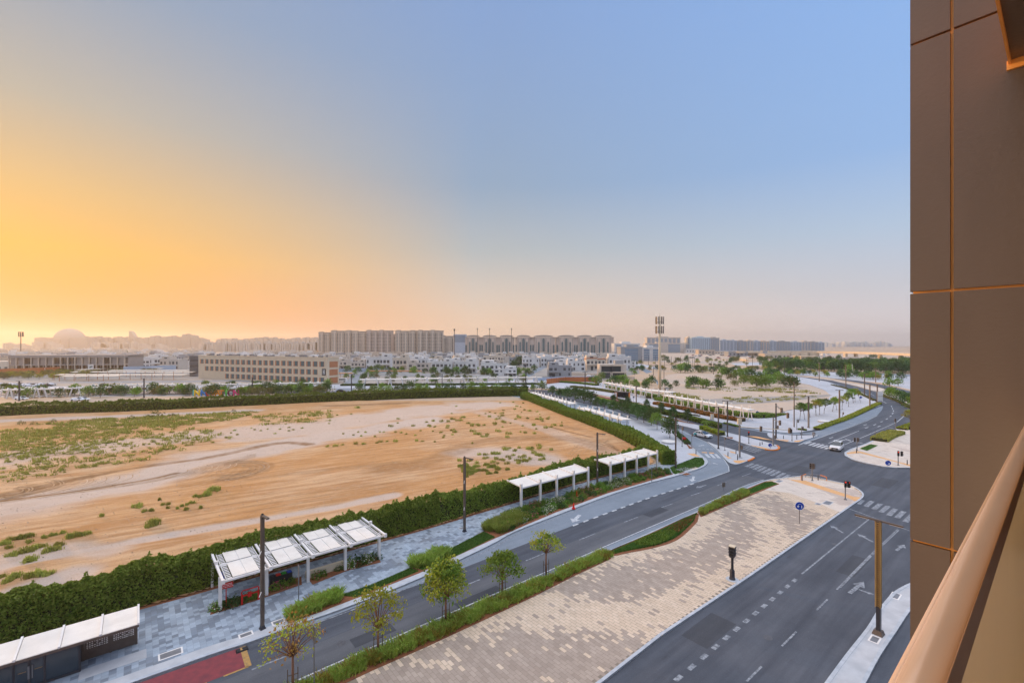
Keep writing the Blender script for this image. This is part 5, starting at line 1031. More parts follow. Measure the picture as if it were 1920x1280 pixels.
# ------------------------------------------------------------ slatted double canopy
c0, c1, c2, c3 = G(417, 1092, 3.1), G(720, 1005, 3.1), G(684, 967, 3.1), G(411, 1034, 3.1)
ux = (c1-c0); LX = ux.length; ux = ux.normalized(); uy = Vector((-ux.y, ux.x, 0)); LY = ((c3-c0).dot(uy)+(c2-c1).dot(uy))/2
e = empty('shade_canopy', (c0.x, c0.y, .14), math.atan2(ux.y, ux.x), 'large white slatted canopy with eight panel bays over the sidewalk', 'canopy')
zt = 2.95
fr = MB()
for y in (0, LY/2, LY): fr.box(-.1, LX+.1, y-.07, y+.07, zt, zt+.16)
bw = LX/4
for i in range(5):
    fr.box(i*bw-.1, i*bw+.1, -.35, LY+.1, zt+.16, zt+.34)
    for dx in (-.32, .32):
        if 0 < i*bw+dx < LX: fr.box(i*bw+dx-.03, i*bw+dx+.03, 0, LY, zt+.02, zt+.2)
    fr.box(i*bw-.14, i*bw+.14, -.45, -.2, zt+.05, zt+.4); fr.box(i*bw-.12, i*bw+.12, LY/2-.15, LY/2+.15, zt+.34, zt+.62)
fr.build('frame', M['white_metal'], e)
sp_ = MB()
for i in range(4):
    for j in range(2):
        xa, xb = i*bw+.4, (i+1)*bw-.4; ya, yb = j*LY/2+.15, (j+1)*LY/2-.15; xm = (xa+xb)/2
        for q in range(2):
            x1 = xa+.42 if q == 0 else xm+.04; x2 = xm-.04 if q == 0 else xb-.42
            MB().box(x1, x2, ya, yb, zt+.17, zt+.22).build('panel', M['white_cloth'], e)
        for q in range(9):
            yy = ya+(yb-ya)*(q+.2)/9; sp_.box(xa, xa+.36, yy, yy+.16, zt+.12, zt+.15); sp_.box(xb-.36, xb, yy, yy+.16, zt+.12, zt+.15)
        sp_.box(xa, xb, ya, ya+.05, zt+.1, zt+.16); sp_.box(xa, xb, yb-.05, yb, zt+.1, zt+.16); sp_.box(xm-.03, xm+.03, ya, yb, zt+.1, zt+.2)
sp_.build('slats', M['white_metal'], e)
for i in range(5): MB().box(i*bw-.13, i*bw+.13, 1.15, 1.41, 0, zt).build('post', M['white_metal'], e)
for i in range(5): MB().box(i*bw-.11, i*bw+.11, LY-.9, LY-.68, 0, zt).build('post', M['white_metal'], e)
# things under it
def loc(p, rz=RA): return Matrix.Translation(p) @ Matrix.Rotation(rz, 4, 'Z')
p = G(572, 1089)+ZP; q = empty('bench_wall', p, RA, 'low cream bench wall under the slatted canopy', 'bench'); MB().box(.1, 3.9, -.05, .3, 0, .75).build('backrest', M['pole_cream'], q); MB().box(.1, 3.9, .3, .75, 0, .42).build('seat', M['concrete'], q)
q = empty('recycling_station', G(528, 1100)+ZP, RA, 'dark recycling station with black, red, green and blue bin lids', 'bins')
MB().box(-1.0, 1.0, 0, .55, 0, 1.05).build('body', M['black'], q)
for i, (m_, nm) in enumerate((('black', 'black'), ('red', 'red'), ('lawn', 'green'), ('blue', 'blue'))):
    x = -.75+i*.5; o = MB().box(x-.2, x+.2, .05, .5, 1.05, 1.14, tx=.02, ty=.02).build('lid', (M[m_] if m_ != 'lawn' else mat('green_plastic', (.03, .3, .03), None, .5)), q); o['label'] = nm+' lid'
MB().box(-.55, -.25, -.02, -.003, .3, .6).build('emblem', M['flower_pink'], q)
q = empty('repair_stand', G(453, 1136)+ZP, RA, 'red tubular bicycle repair stand beside the dark lamp', 'repair stand')
MB().tube([(0, 0, 0), (0, 0, 1.15), (.08, 0, 1.25), (1.32, 0, 1.25), (1.4, 0, 1.15), (1.4, 0, 0)], .055, 6).build('hoop', M['red'], q); MB().box(.1, 1.3, -.04, .04, .72, .84).box(.5, .8, -.08, .02, .55, 1.0).build('tool_rail', M['red'], q); MB().box(-.02, .1, -.06, .06, 0, .9).box(1.3, 1.42, -.06, .06, 0, .9).build('leg', M['red'], q)
q = empty('notice_sign', G(424, 1141)+ZP, RA-.1, 'small red notice board with white writing by the leftmost canopy post', 'sign')
MB().tube([(0, 0, 0), (0, 0, 1.9)], .04, 6).build('post', M['red'], q); MB().box(-.55, .55, -.06, -.02, 1.75, 2.25).build('board', M['red'], q)
wr = MB()
for j in range(3):
    x = -.48; k = 0
    while x < .42: l_ = .05+.11*((k*7+j*3) % 4)/3; wr.box(x, x+l_, -.068, -.062, 2.12-j*.13, 2.155-j*.13); x += l_+.03; k += 1
wr.build('writing', M['white'], q)
q = empty('blue_poster', G(419, 1118)+ZP, RA, 'narrow blue and red poster behind the leftmost canopy post', 'poster'); MB().box(-.2, .1, -.02, .02, .9, 2.3).build('board', M['blue'], q); MB().box(-.05, .1, -.03, -.022, .9, 1.5).build('red_band', M['red'], q)
def signpost(x, yb, yt, label, rz=0, face=None, name='sign_post', board=None, bm='grey_metal', r_=.045):
    h = hpx(yb, yt); e = empty(name, G(x, yb)+ZP, rz, label, 'sign'); MB().tube([(0, 0, 0), (0, 0, h)], r_, 6).build('pole', M['grey_metal'], e)
    if board: bw_, bh_ = board; MB().box(-bw_/2, bw_/2, -.03, .03, h-bh_, h).build('board', M[bm], e)
    return e, h
signpost(560, 1146, 1063, 'thin signpost seen edge-on in front of the canopy bed', RA+math.pi/2-.15, board=(.6, 1.0)); signpost(589, 1300, 1176, 'signpost seen edge-on among the half dry street tree branches', RA+math.pi/2, board=(.6, 1.1))
signpost(1357, 921, 906, 'small worn round sign on the island bed', .5, board=(.7, .7), bm='brown_metal'); signpost(1222, 905, 876, 'small signpost at the second row pergola', 1.2, board=(.5, .6))

# ------------------------------------------------------------ row pergolas (white, leaning roof on one row of posts)
def rowpergola(f0, f1, b0, b1, posts, label, h=3.5):
    a, b = G(*f0, h), G(*f1, h); c, d = G(*b0, h+.15), G(*b1, h+.15); ux = (b-a); L = ux.length; ux = ux.normalized(); uy = Vector((-ux.y, ux.x, 0)); W = ((c-a).dot(uy)+(d-b).dot(uy))/2; sh = ((c-a).dot(ux)+(d-b).dot(ux))/2
    e = empty('row_pergola', (a.x, a.y, .14), math.atan2(ux.y, ux.x), label, 'pergola', 'white row pergolas over the sidewalk'); h -= .14
    for i in range(4):
        x0_, x1_ = L*i/4+.06, L*(i+1)/4-.06; zf, zb = h, h+.3
        vs = [(x0_, .05, zf-.05), (x1_, .05, zf-.05), (x1_+sh, W, zb-.05), (x0_+sh, W, zb-.05), (x0_, .05, zf), (x1_, .05, zf), (x1_+sh, W, zb), (x0_+sh, W, zb)]
        MB().add(vs, [(3, 2, 1, 0), (4, 5, 6, 7), (0, 1, 5, 4), (1, 2, 6, 5), (2, 3, 7, 6), (3, 0, 4, 7)]).build('roof_panel', M['white_cloth'], e)
    fr = MB(); fr.bar((-.1, 0, h-.08), (L+.1, 0, h-.08), .12, .2); fr.bar((sh, W, h+.2), (L+sh, W, h+.2), .1, .14)
    for i in range(5): x = L*i/4; fr.bar((x, -.05, h+.08), (x+sh, W+.1, h+.38), .12, .16)
    fr.build('frame', M['white_metal'], e)
    ps = [G(x, y) for x, y in posts]
    for q in ps:
        l = Matrix.Rotation(-math.atan2(ux.y, ux.x), 4, 'Z') @ (q-Vector((a.x, a.y, 0))); x = min(max(l.x, .02), L); MB().box(x-.15, x+.15, -.14, .14, -.02, h+.55).build('post', M['white_metal'], e)
rowpergola((977, 914), (1103, 881), (951, 902), (1077, 873), [(976, 960), (1011, 948), (1043, 939), (1074, 929), (1102, 921)], 'white row pergola nearer the camera, between two dark lamps')
rowpergola((1141, 871), (1232, 849), (1115, 864), (1206, 842), [(1140, 907), (1165, 899), (1188.5, 893), (1210.5, 887), (1232, 881)], 'white row pergola farther away, at the end of the tall hedge')

# ------------------------------------------------------------ white walkways with slanting A posts
def walkway(p0, p1, n, label, h=3.6, W=2.6, apat=(1, 0, 0), poke=1.0, lean=.9, sidem='white_cloth', z0=.0, off=0, pw=.24):
    a, b = G(*p0, h), G(*p1, h); a.z = b.z = 0; ux = (b-a); L = ux.length; a = a+Vector((-ux.y, ux.x, 0))/L*off; e = empty('walkway_pergola', a, math.atan2(ux.y, ux.x), label, 'pergola', 'white walkway pergolas')
    MB().box(0, L, -W/2, W/2, h, h+pw).build('roof', M[sidem], e)
    for i in range(n):
        x = L*(i+.4)/n; ps = MB()
        if apat[i % len(apat)]:
            for s in (-1, 1):
                for k in (-1, 1): ps.bar((x+s*lean*.9, k*W/2*1.1, z0), (x+s*.12, k*W/2*1.02, h+poke), pw)
        else:
            s = 1 if i % 2 else -1
            for k in (-1, 1): ps.bar((x+s*lean*.5, k*W/2*1.1, z0), (x-s*lean*.45, k*W/2*1.02, h+poke), pw)
        ps.build('post', M['white_metal'], e)
walkway((992, 736), (1071, 758), 12, 'white walkway pergola right behind the curving hedge, upper one', 3.0, W=3.0, off=.9, apat=(0, 0, 1))
walkway((1085, 765), (1170, 788), 7, 'white walkway pergola right behind the curving hedge, lower one', 3.4, W=3.0, off=.9, apat=(0, 0, 1))
walkway((1133, 717), (1213, 731), 9, 'white walkway pergola behind the small bus shelter', W=3, apat=(0, 0, 0, 1))
walkway((1212, 731), (1262, 736), 4, 'short white walkway pergola at the foot of the telecom mast', W=5, apat=(0,))
walkway((1246, 741), (1409, 769), 12, 'longest white walkway pergola, along the sand plot', W=3.0, apat=(0, 0, 1), lean=1.0, pw=.2)
walkway((0, 732), (208, 726.5), 13, 'leftmost white walkway pergola beyond the far hedge', pw=.42, W=3.5, apat=(0, 1, 0), lean=1.3)
walkway((172, 723), (352, 721.5), 9, 'white walkway pergola beside the coloured letters', pw=.42, W=3.5, apat=(1, 0, 0), lean=1.3)
walkway((340, 723), (608, 718), 14, 'white walkway pergola in front of the beige office building', pw=.42, W=3.0, apat=(0, 0, 0, 1, 0, 1), lean=1.3)
walkway((675, 712), (880, 709), 9, 'white walkway pergola in front of the villas, left part', pw=.42, W=5, apat=(0, 0, 1), lean=1.2)
walkway((870, 709), (1016, 708), 8, 'white walkway pergola before the villa side street', pw=.42, W=4, apat=(0, 1), lean=1.2)

# ------------------------------------------------------------ near bus shelter
o_ = G(256, 1209)+ZP; e = empty('bus_shelter', o_, RA, 'glass bus shelter with white roof and pierced star-pattern wall at the lower left', 'bus shelter')
zr = 2.62
for i in range(7):
    x1_ = .05-i*2.15; x0_ = x1_-2.0; MB().add([(x0_, -2.45, zr), (x1_, -2.45, zr), (x1_, .4, zr+.12), (x0_, .4, zr+.12), (x0_, -2.45, zr+.06), (x1_, -2.45, zr+.06), (x1_, .4, zr+.2), (x0_, .4, zr+.2)], [(3, 2, 1, 0), (4, 5, 6, 7), (0, 1, 5, 4), (1, 2, 6, 5), (2, 3, 7, 6), (3, 0, 4, 7)]).build('roof_panel', M['white_cloth'], e)
rb = MB()
for i in range(8): x = .12-i*2.15; rb.bar((x, -2.5, zr+.09), (x, .45, zr+.24), .13, .14)
rb.build('roof_rib', M['white_metal'], e); MB().box(-15, .15, -2.5, -2.42, zr-.16, zr+.02).build('fascia', M['brown_metal'], e)
fr = MB()
for x in (0, -1.55, -3.1): fr.box(x-.07, x+.07, -.08, .08, 0, zr+.05)
fr.box(-3.1, 0, -.05, .05, .62, .72).box(-3.1, 0, -.05, .05, 2.35, zr); fr.build('frame', M['brown_metal'], e)
MB().box(-3.1, 0, -.04, .04, .02, .62).build('skirt_panel', M['brown_metal'], e)
def star_panel(x0_, x1_, z0_, z1_, y=-.06):
    b = MB(); cx, cz = (x0_+x1_)/2, (z0_+z1_)/2
    nxs, nzs = int((x1_-x0_)/.14), int((z1_-z0_)/.14)
    for ix in range(nxs):
        for iz in range(nzs):
            x, z = x0_+.07+(x1_-x0_-.14)*(ix+.5)/nxs, z0_+.06+(z1_-z0_-.12)*(iz+.5)/nzs; rr_ = math.hypot(x-cx, z-cz); t0 = math.atan2(z-cz, x-cx)
            if abs(math.sin(rr_*7.5))*.6+abs(math.cos(t0*4))*.5 < .32: continue
            s = .035+.025*abs(math.sin(t0*4+rr_*6)); vs = [(x+math.cos(t0+q)*s*(1.35 if k % 2 else .75), y, z+math.sin(t0+q)*s*(1.35 if k % 2 else .75)) for k, q in enumerate((0, 1.57, 3.14, 4.71))]; b.add(vs, [(0, 1, 2, 3)])
    return b
MB().box(-3.02, -1.62, -.045, .045, .72, 2.35).box(-1.48, -.07, -.045, .045, .72, 2.35).build('pierced_panel', M['brown_metal'], e)
b_ = star_panel(-3.02, -1.62, .72, 2.35); b2 = star_panel(-1.48, -.07, .72, 2.35); b_.add(b2.v, b2.f); b_.build('star_pattern', M['white_metal'], e)
cf = MB()
for x in (-3.2, -5.0, -5.75, -6.5, -8.4, -10.4, -12.4, -14.4): cf.box(x-.06, x+.06, -1.45, -1.33, 0, zr+.03)
cf.box(-15, -3.14, -1.44, -1.34, 0, .16).box(-15, -3.14, -1.44, -1.34, zr-.2, zr+.03); cf.box(-3.26, -3.14, -.02, .08, 0, zr+.03); cf.build('frame', M['dark_metal'], e)
MB().box(-15, -3.2, -1.405, -1.375, .16, zr-.2).build('glass', M['glass'], e); MB().box(-3.22, -3.18, -1.37, 0, .1, zr-.1).build('side_glass', M['glass'], e)
MB().box(-5.82, -5.72, -1.52, -1.45, .7, 1.6).box(-5.62, -5.56, -1.52, -1.45, .7, 1.6).build('door_handle', M['grey_metal'], e); MB().box(-6.3, -5.9, -1.412, -1.408, 1.2, 1.25).box(-5.5, -5.1, -1.412, -1.408, 1.2, 1.25).build('warning_strip', M['yellow'], e)
MB().box(-15, -3.2, 0, .06, .0, zr).build('back_wall', M['dark_metal'], e)
o = MB().box(-3.2, .6, -2.6, -1.3, -.0, .008); o = o.build('threshold', M['concrete'], e)
q = empty('wheel_stop', G(452, 1219)+Vector((0, 0, .02)), RA, 'black rubber wheel stop at the end of the red bus lane', 'wheel stop'); MB().box(-.35, .5, -.25, .25, 0, .1, tx=.06, ty=.06).build('block', M['black'], q); MB().box(-.05, .08, -.16, .16, .095, .103).build('stripe', M['yellow'], q)
# small far shelter
q = empty('bus_shelter', G(1180, 747)+ZP, -.5, 'small bus shelter with orange advertising panels across the road', 'bus shelter')
MB().box(-6.5, .3, -1, 1.3, 2.5, 2.75).build('roof', M['brown_metal'], q); MB().box(-6.3, 0, 1.1, 1.2, .1, 2.5).build('back_glass', M['glass_brown'], q); MB().box(-.1, .1, -1, 1.2, .1, 2.5).build('advert_panel', M['orange'], q)
MB().box(-6.4, -5.2, -1, -.85, .1, 2.5).build('advert_panel', M['orange'], q); MB().box(-6.2, -5.4, -1.01, -1.001, .3, 2.3).build('poster', M['white_metal'], q); MB().box(-2.6, -2.4, -.9, 1.1, .1, 2.5).build('frame', M['dark_metal'], q); MB().box(-4.9, -2.8, .4, .85, .38, .46).build('bench', M['brown_metal'], q)

# ------------------------------------------------------------ traffic signals, signs, bollards
def head(parent, x, y, z, rz=0, lit=False, s=1.0, back=False):
    Mx = Matrix.Translation((x, y, z)) @ Matrix.Rotation(rz, 4, 'Z')
    h_ = MB().box(-.16*s, .16*s, -.1*s, .12*s, -.48*s, .48*s, 0, Mx)
    for k in range(3):
        zc = (.3-.3*k)*s; h_.box(-.13*s, .13*s, -.26*s, -.1*s, zc+.1*s, zc+.13*s, 0, Mx).box(-.13*s, -.11*s, -.24*s, -.1*s, zc-.06*s, zc+.1*s, 0, Mx).box(.11*s, .13*s, -.24*s, -.1*s, zc-.06*s, zc+.1*s, 0, Mx)
    o = h_.build('signal_head', M['brown_metal'] if not lit else M['black'], parent)
    for k in range(3):
        zc = (.3-.3*k)*s; c = Mx @ Vector((0, -.101*s, zc)); b = MB(); vs = [Mx @ Vector((math.cos(t)*.1*s, -.104*s, zc+math.sin(t)*.1*s)) for t in np.linspace(0, 6.283, 11)[:-1]]; b.add(vs, [tuple(range(10))])
        b.build('lens', M['sigred_lit' if (lit and k == 0) else 'black'], o)
def signal(x, yb, yt, label, rz=0, lit=False, heads=((0, 0),), s=1.0, grp='traffic signals at the junction', m='grey_metal'):
    h = hpx(yb, yt); e = empty('traffic_signal', G(x, yb)+ZP, rz, label, 'traffic light', grp); MB().tube([(0, 0, 0), (0, 0, .12)], .2, 8).build('base', M['grey_metal'], e); MB().tube([(0, 0, .1), (0, 0, h)], .085*s, 8).build('pole', M[m], e)
    for dx, r_ in heads: head(e, dx, -.2, h-.5*s, r_, lit, s)
    return e, h
signal(1523, 902, 869, 'traffic signal on the buff corner of the paved island, beside the yellow guard rail', -.6, heads=((-.25, 0), (.2, 1.2)))
signal(1585, 938, 902, 'traffic signal showing red at the rounded tip of the paved island', -.5, True, ((0, 0), (.4, .6)))
signal(1684, 873, 846, 'traffic signal showing red on the corner pavement near the brown wall', -.5, True, ((0, 0), (.5, .8)))
signal(1607, 845, 821, 'traffic signal right of the white SUV', -.5, heads=((-.45, 0), (.15, 1.0)))
signal(1485, 827, 805, 'pale box-headed traffic signal on the small island before the plaza', -.4, heads=((-.2, 0), (-.7, .4))); signal(1503, 822, 800, 'slender traffic signal on the small island, right of the pale one', -.4, heads=((.25, 0),))
signal(1679, 808, 785, 'traffic signal beside the bend of the curved road', -.4, heads=((-.1, 0),)); signal(1705, 806, 800, 'red signal peeping out beside the brown wall', 0, True, s=1.2)
signal(1404, 832, 809, 'red pedestrian signal on the cross road median', -.5, True, ((0, 0),)); signal(1279, 838, 801, 'brown-headed signal beside the red box on the corner', .4, heads=((0, 0),), s=.8); signal(1297, 840, 814, 'grey signpost at the slip lane crossing', .2, heads=((0, 1.5),), s=.6)
signal(1359, 845, 820, 'grey signpost on the triangular island', .2, heads=((0, 1.5),), s=.6); signal(1494, 806, 787, 'short signal behind the small island', .5, heads=((.25, 0),), s=.9); signal(1580, 785, 773, 'red-headed short signal on the plaza', .3, False, s=.8)
# mast arms
def mast(x, yb, yt, end, label, nh, m='grey_metal', am='orange', hz_=None, box=False):
    h = hpx(yb, yt); p = G(x, yb); e = empty('traffic_signal', p+ZP, 0, label, 'traffic light', 'mast arm signals'); MB().tube([(0, 0, 0), (0, 0, h)], [.2, .15], 8).build('pole', M[m], e); MB().box(-.35, .35, -.35, .35, 0, .15).build('base', M['concrete'], e)
    za = h-.5; b = G(end[0], end[1], za+.14+(end[2] if len(end) > 2 else 0)); d = Vector((b.x-p.x, b.y-p.y, (end[2] if len(end) > 2 else 0))); MB().tube([(0, 0, za), (d.x, d.y, za+d.z)], [.11, .06], 6).build('arm', M[am], e)
    for t in nh: head(e, d.x*t, d.y*t-.1, za+d.z*t-.1, .2, False, 1.15)
    head(e, .3, -.25, h*.32, .4, False, .9)
    if box: MB().box(-.45, .35, -.2, .2, h+.1, h+1.3).build('sign_board', M['pole_cream'], e)
    return e
mast(1387, 859, 797, (1482, 806), 'cream mast-arm traffic signal on the triangular island, arm reaching over the junction', (.42, .98), am='pole_cream', box=True)
mast(1450, 837, 783, (1463, 792), 'grey pole signal on the orange-kerbed median tip', (.9,), am='grey_metal'); mast(1455, 822, 757, (1477, 778, 1.2), 'dark tall pole with two signal heads on an upward arm', (.5, .98), 'dark_metal', 'dark_metal')
# stub pedestal signal in the paved island
p = G(1373, 1088)+ZP; hs = 3.55; e = empty('pedestal_signal', p, .1, 'dark square pedestal beacon with louvred head, alone on the tan paving', 'beacon')
S_ = MB().lathe([(.62, 0), (.6, .02)], 20).build('footing', M['kerb'], e)
MB().lathe([(.30, .02), (.30, .1), (.27, .12), (.27, .2), (.24, .24), (.24, .9), (.19, 1.0)], 8).build('base', M['dark_metal'], e); MB().tube([(0, 0, .95), (0, 0, 2.3)], .13, 8).build('column', M['dark_metal'], e)
hb = MB().box(-.27, .27, -.27, .27, 2.35, 3.35).box(-.2, .2, -.2, .2, 2.25, 2.35)
for k in range(4):
    a = k*math.pi/2+.7
    for z in (2.55, 2.85, 3.12): hb.box(-.2, .2, -.36, -.27, z+.16, z+.2, 0, Matrix.Rotation(a-.7, 4, 'Z'))
ho = hb.build('louvred_head', M['dark_metal'], e); ho.rotation_euler = (0, 0, .75); MB().box(-.3, .3, -.3, .3, 3.35, 3.42).build('cap', M['pole_cream'], ho)
op = MB()
for k in range(4):
    for z in (2.46, 2.78, 3.08): op.box(-.16, .16, -.28, -.272, z, z+.19, 0, Matrix.Rotation(k*math.pi/2, 4, 'Z'))
op.build('louvre_openings', M['black'], ho)
# blue round signs
def roundsign(x, yb, yt, label, rz, r_=.42, kind='uturn', low=False):
    h = hpx(yb, yt); e = empty('road_sign', G(x, yb)+ZP, rz, label, 'sign'); MB().tube([(0, 0, 0), (0, 0, max(h-r_, .1))], .04, 6).build('pole', M['brown_metal'], e); z = h-r_
    dsc = MB(); n = 24
    for y, rad, mi in ((-.05, r_, 0), (-.06, r_*.93, 1)): dsc.add([(math.cos(t)*rad, y, z+math.sin(t)*rad) for t in np.linspace(0, 6.283, n+1)[:-1]]+[(math.cos(t)*rad, y+.03, z+math.sin(t)*rad) for t in np.linspace(0, 6.283, n+1)[:-1]], [tuple(range(n)), tuple(range(n, 2*n))[::-1]]+[(i, n+i, n+(i+1) % n, (i+1) % n) for i in range(n)], mi)
    o = dsc.build('disc', [M['white'], M['blue']], e); a = MB()
    if kind == 'uturn':
        pts = [(.45, -.5), (.45, .1), (.38, .32), (.18, .46), (-.05, .46), (-.25, .32), (-.32, .1), (-.32, -.05)]
        for i in range(len(pts)-1): a.bar((pts[i][0]*r_, -.07, z+pts[i][1]*r_), (pts[i+1][0]*r_, -.07, z+pts[i+1][1]*r_), r_*.17, .012)
        a.add([(-.62*r_, -.071, z-.02*r_), (-.02*r_, -.071, z-.02*r_), (-.32*r_, -.071, z-.45*r_)], [(0, 1, 2)])
    else:
        a.bar((-.4*r_, -.07, z+.4*r_), (.2*r_, -.07, z-.2*r_), r_*.2, .012); a.add([(.5*r_, -.071, z-.5*r_), (.5*r_, -.071, z+.15*r_), (-.15*r_, -.071, z-.5*r_)], [(0, 1, 2)])
    a.build('arrow', M['white'], o)
roundsign(1499, 983, 942, 'round blue U-turn sign on a thin pole in the tan paving', -.25, .55)
roundsign(1444, 842, 832, 'low round blue keep-right sign on the orange median tip', -.4, .42, 'keep'); roundsign(1665, 874, 864, 'low round blue keep-right sign at the corner pavement kerb', -.4, .5, 'keep'); roundsign(1614, 756, 743, 'small round blue sign on the white plaza by the verge', -.4, .5, 'keep'); roundsign(1420, 781, 771, 'small round blue sign on the sand plot corner', -.4, .5, 'keep')
for x, yb, yt, l in ((1305, 852, 844, 'by the slip lane crossing, left side'), (1365, 856, 848, 'on the triangular island, middle'), (1383, 863, 852, 'on the triangular island beside the cream mast'), (1380, 852, 843, 'on the triangular island, back edge'), (1425, 836, 830, 'on the median, left of a pair'), (1429, 834, 829, 'on the median, right of a pair'),
                     (1469, 823, 817, 'at the left end of the small island'), (1494, 824, 816, 'between the two signals of the small island'), (1606, 850, 842, 'at the foot of the signal beside the white SUV'), (1701, 872, 863, 'on the corner pavement nearest the brown wall'), (1504, 902, 892, 'at the left end of the guard rail'), (1534, 901, 891, 'at the right end of the guard rail'), (1525, 821, 815, 'at the right end of the small island')):
    q = empty('bollard', G(x, yb)+ZP, 0, 'dark bollard '+l, 'bollard', 'dark bollards at the crossings'); hb_ = hpx(yb, yt); MB().lathe([(.11, 0), (.11, .06), (.08, .1), (.08, hb_-.1), (.07, hb_)], 8).build('post', M['dark_metal'], q); MB().lathe([(.085, hb_*.8), (.085, hb_*.9)], 8).build('band', M['grey_metal'], q)
# guard rail, orange kerb blocks
q = empty('guard_rail', (0, 0, .14), 0, 'grey guard rail with yellow ends at the tip of the paved island', 'rail'); pp = GP([(1502, 900), (1511, 896), (1520, 896), (1538, 898), (1550, 902)]); pp = [p+Vector((0, 0, .6)) for p in pp]
g1 = MB().tube([pp[0]-Vector((0, 0, .6))]+pp[:2], .07, 6); g1.tube(pp[3:]+[pp[-1]-Vector((0, 0, .6))], .07, 6); g1.build('rail_end', M['orange'], q); g2 = MB().tube(pp[1:4], .07, 6)
for p in pp[1:4]: g2.tube([p-Vector((0, 0, .6)), p], .05, 6)
g2.build('rail', M['grey_metal'], q)
for pts in ([(1434, 843), (1447, 844.5), (1457, 843.5), (1461, 840), (1457, 836)], [(1402, 865), (1409, 862), (1414, 859)]):
    strip('kerb', smooth(GP(pts), 3), .4, .22, 'orange', .02)
# cabinets, red boxes
def cabinet(x, yb, yt, wpx, label, m='pole_cream'):
    p = G(x, yb)+ZP; wd = wpx*p.y/F; h = hpx(yb, yt); q = empty('utility_cabinet', p, -.2, label, 'cabinet'); MB().box(-wd/2, wd/2, -.3, .3, .12, h).build('body', M[m], q); MB().box(-wd/2-.05, wd/2+.05, -.35, .35, 0, .12).build('plinth', M['concrete'], q); MB().box(-wd*.42, -.02, -.32, -.303, .25, h-.15).build('door', M['white_metal' if m != 'red' else m], q)
cabinet(1335, 788, 777, 6, 'cream utility cabinet standing on the plaza beside the cross road'); cabinet(1283, 829, 821, 6, 'red hydrant box on the corner by the slip lane', 'red'); cabinet(1581, 787, 784, 4, 'tiny red box at the plaza verge', 'red'); cabinet(1526, 818, 811, 3, 'narrow brown control cabinet on the small island', 'brown_metal')
q = empty('direction_sign', G(1650, 758)+ZP, .2, 'white direction sign board in two panels beside the lamp at the road bend', 'sign'); MB().tube([(-.8, 0, 0), (-.8, 0, 5)], .08, 6).tube([(.8, 0, 0), (.8, 0, 5)], .08, 6).build('post', M['grey_metal'], q)
for z in (1.2, 3.2): MB().box(-1.3, 1.3, -.12, -.06, z, z+1.8).build('board', M['white_metal'], q)
signpost(1517, 803, 772, 'cream pole with a band on the plaza before the verge', 0, board=None, r_=.14)
signpost(1265, 817, 787, 'white post beside the light green tree', 0, r_=.16); signpost(1304, 778, 766, 'thin sign on the pale pavement before the right hedge', .2, board=(.7, .7)); signpost(1188, 758, 743, 'small sign right of the small bus shelter', .2, board=(.7, .7)); signpost(1641, 826, 810, 'brown signpost beside the right hedge block', .8, board=(.9, .9), bm='brown_metal')
for x, y, l in ((1075.5, 955, 'orange traffic cone at the kerb of the flower bed'), (1081, 931, 'small red cone among the flower bed bushes')):
    q = empty('traffic_cone', G(x, y)+ZP, 0, l, 'cone'); MB().box(-.25, .25, -.25, .25, 0, .05).build('base', M['red'], q); MB().lathe([(.19, .05), (.05, .85), (.03, .86)], 12).build('cone', M['sigred'], q)
# round planter seat near the hedge corner and on the plaza
for x, y, l in ((1254, 831, 'round white stone seat by the hedge corner'), (1545, 792, 'low round white stone seat on the plaza')):
    q = empty('round_seat', G(x, y)+ZP, 0, l, 'seat'); MB().lathe([(1.5, 0), (1.7, .4), (1.65, .45), (.4, .46)], 20).build('seat', M['white_metal'], q); MB().lathe([(1.3, 0), (1.4, .1)], 20).build('plinth', M['concrete'], q)

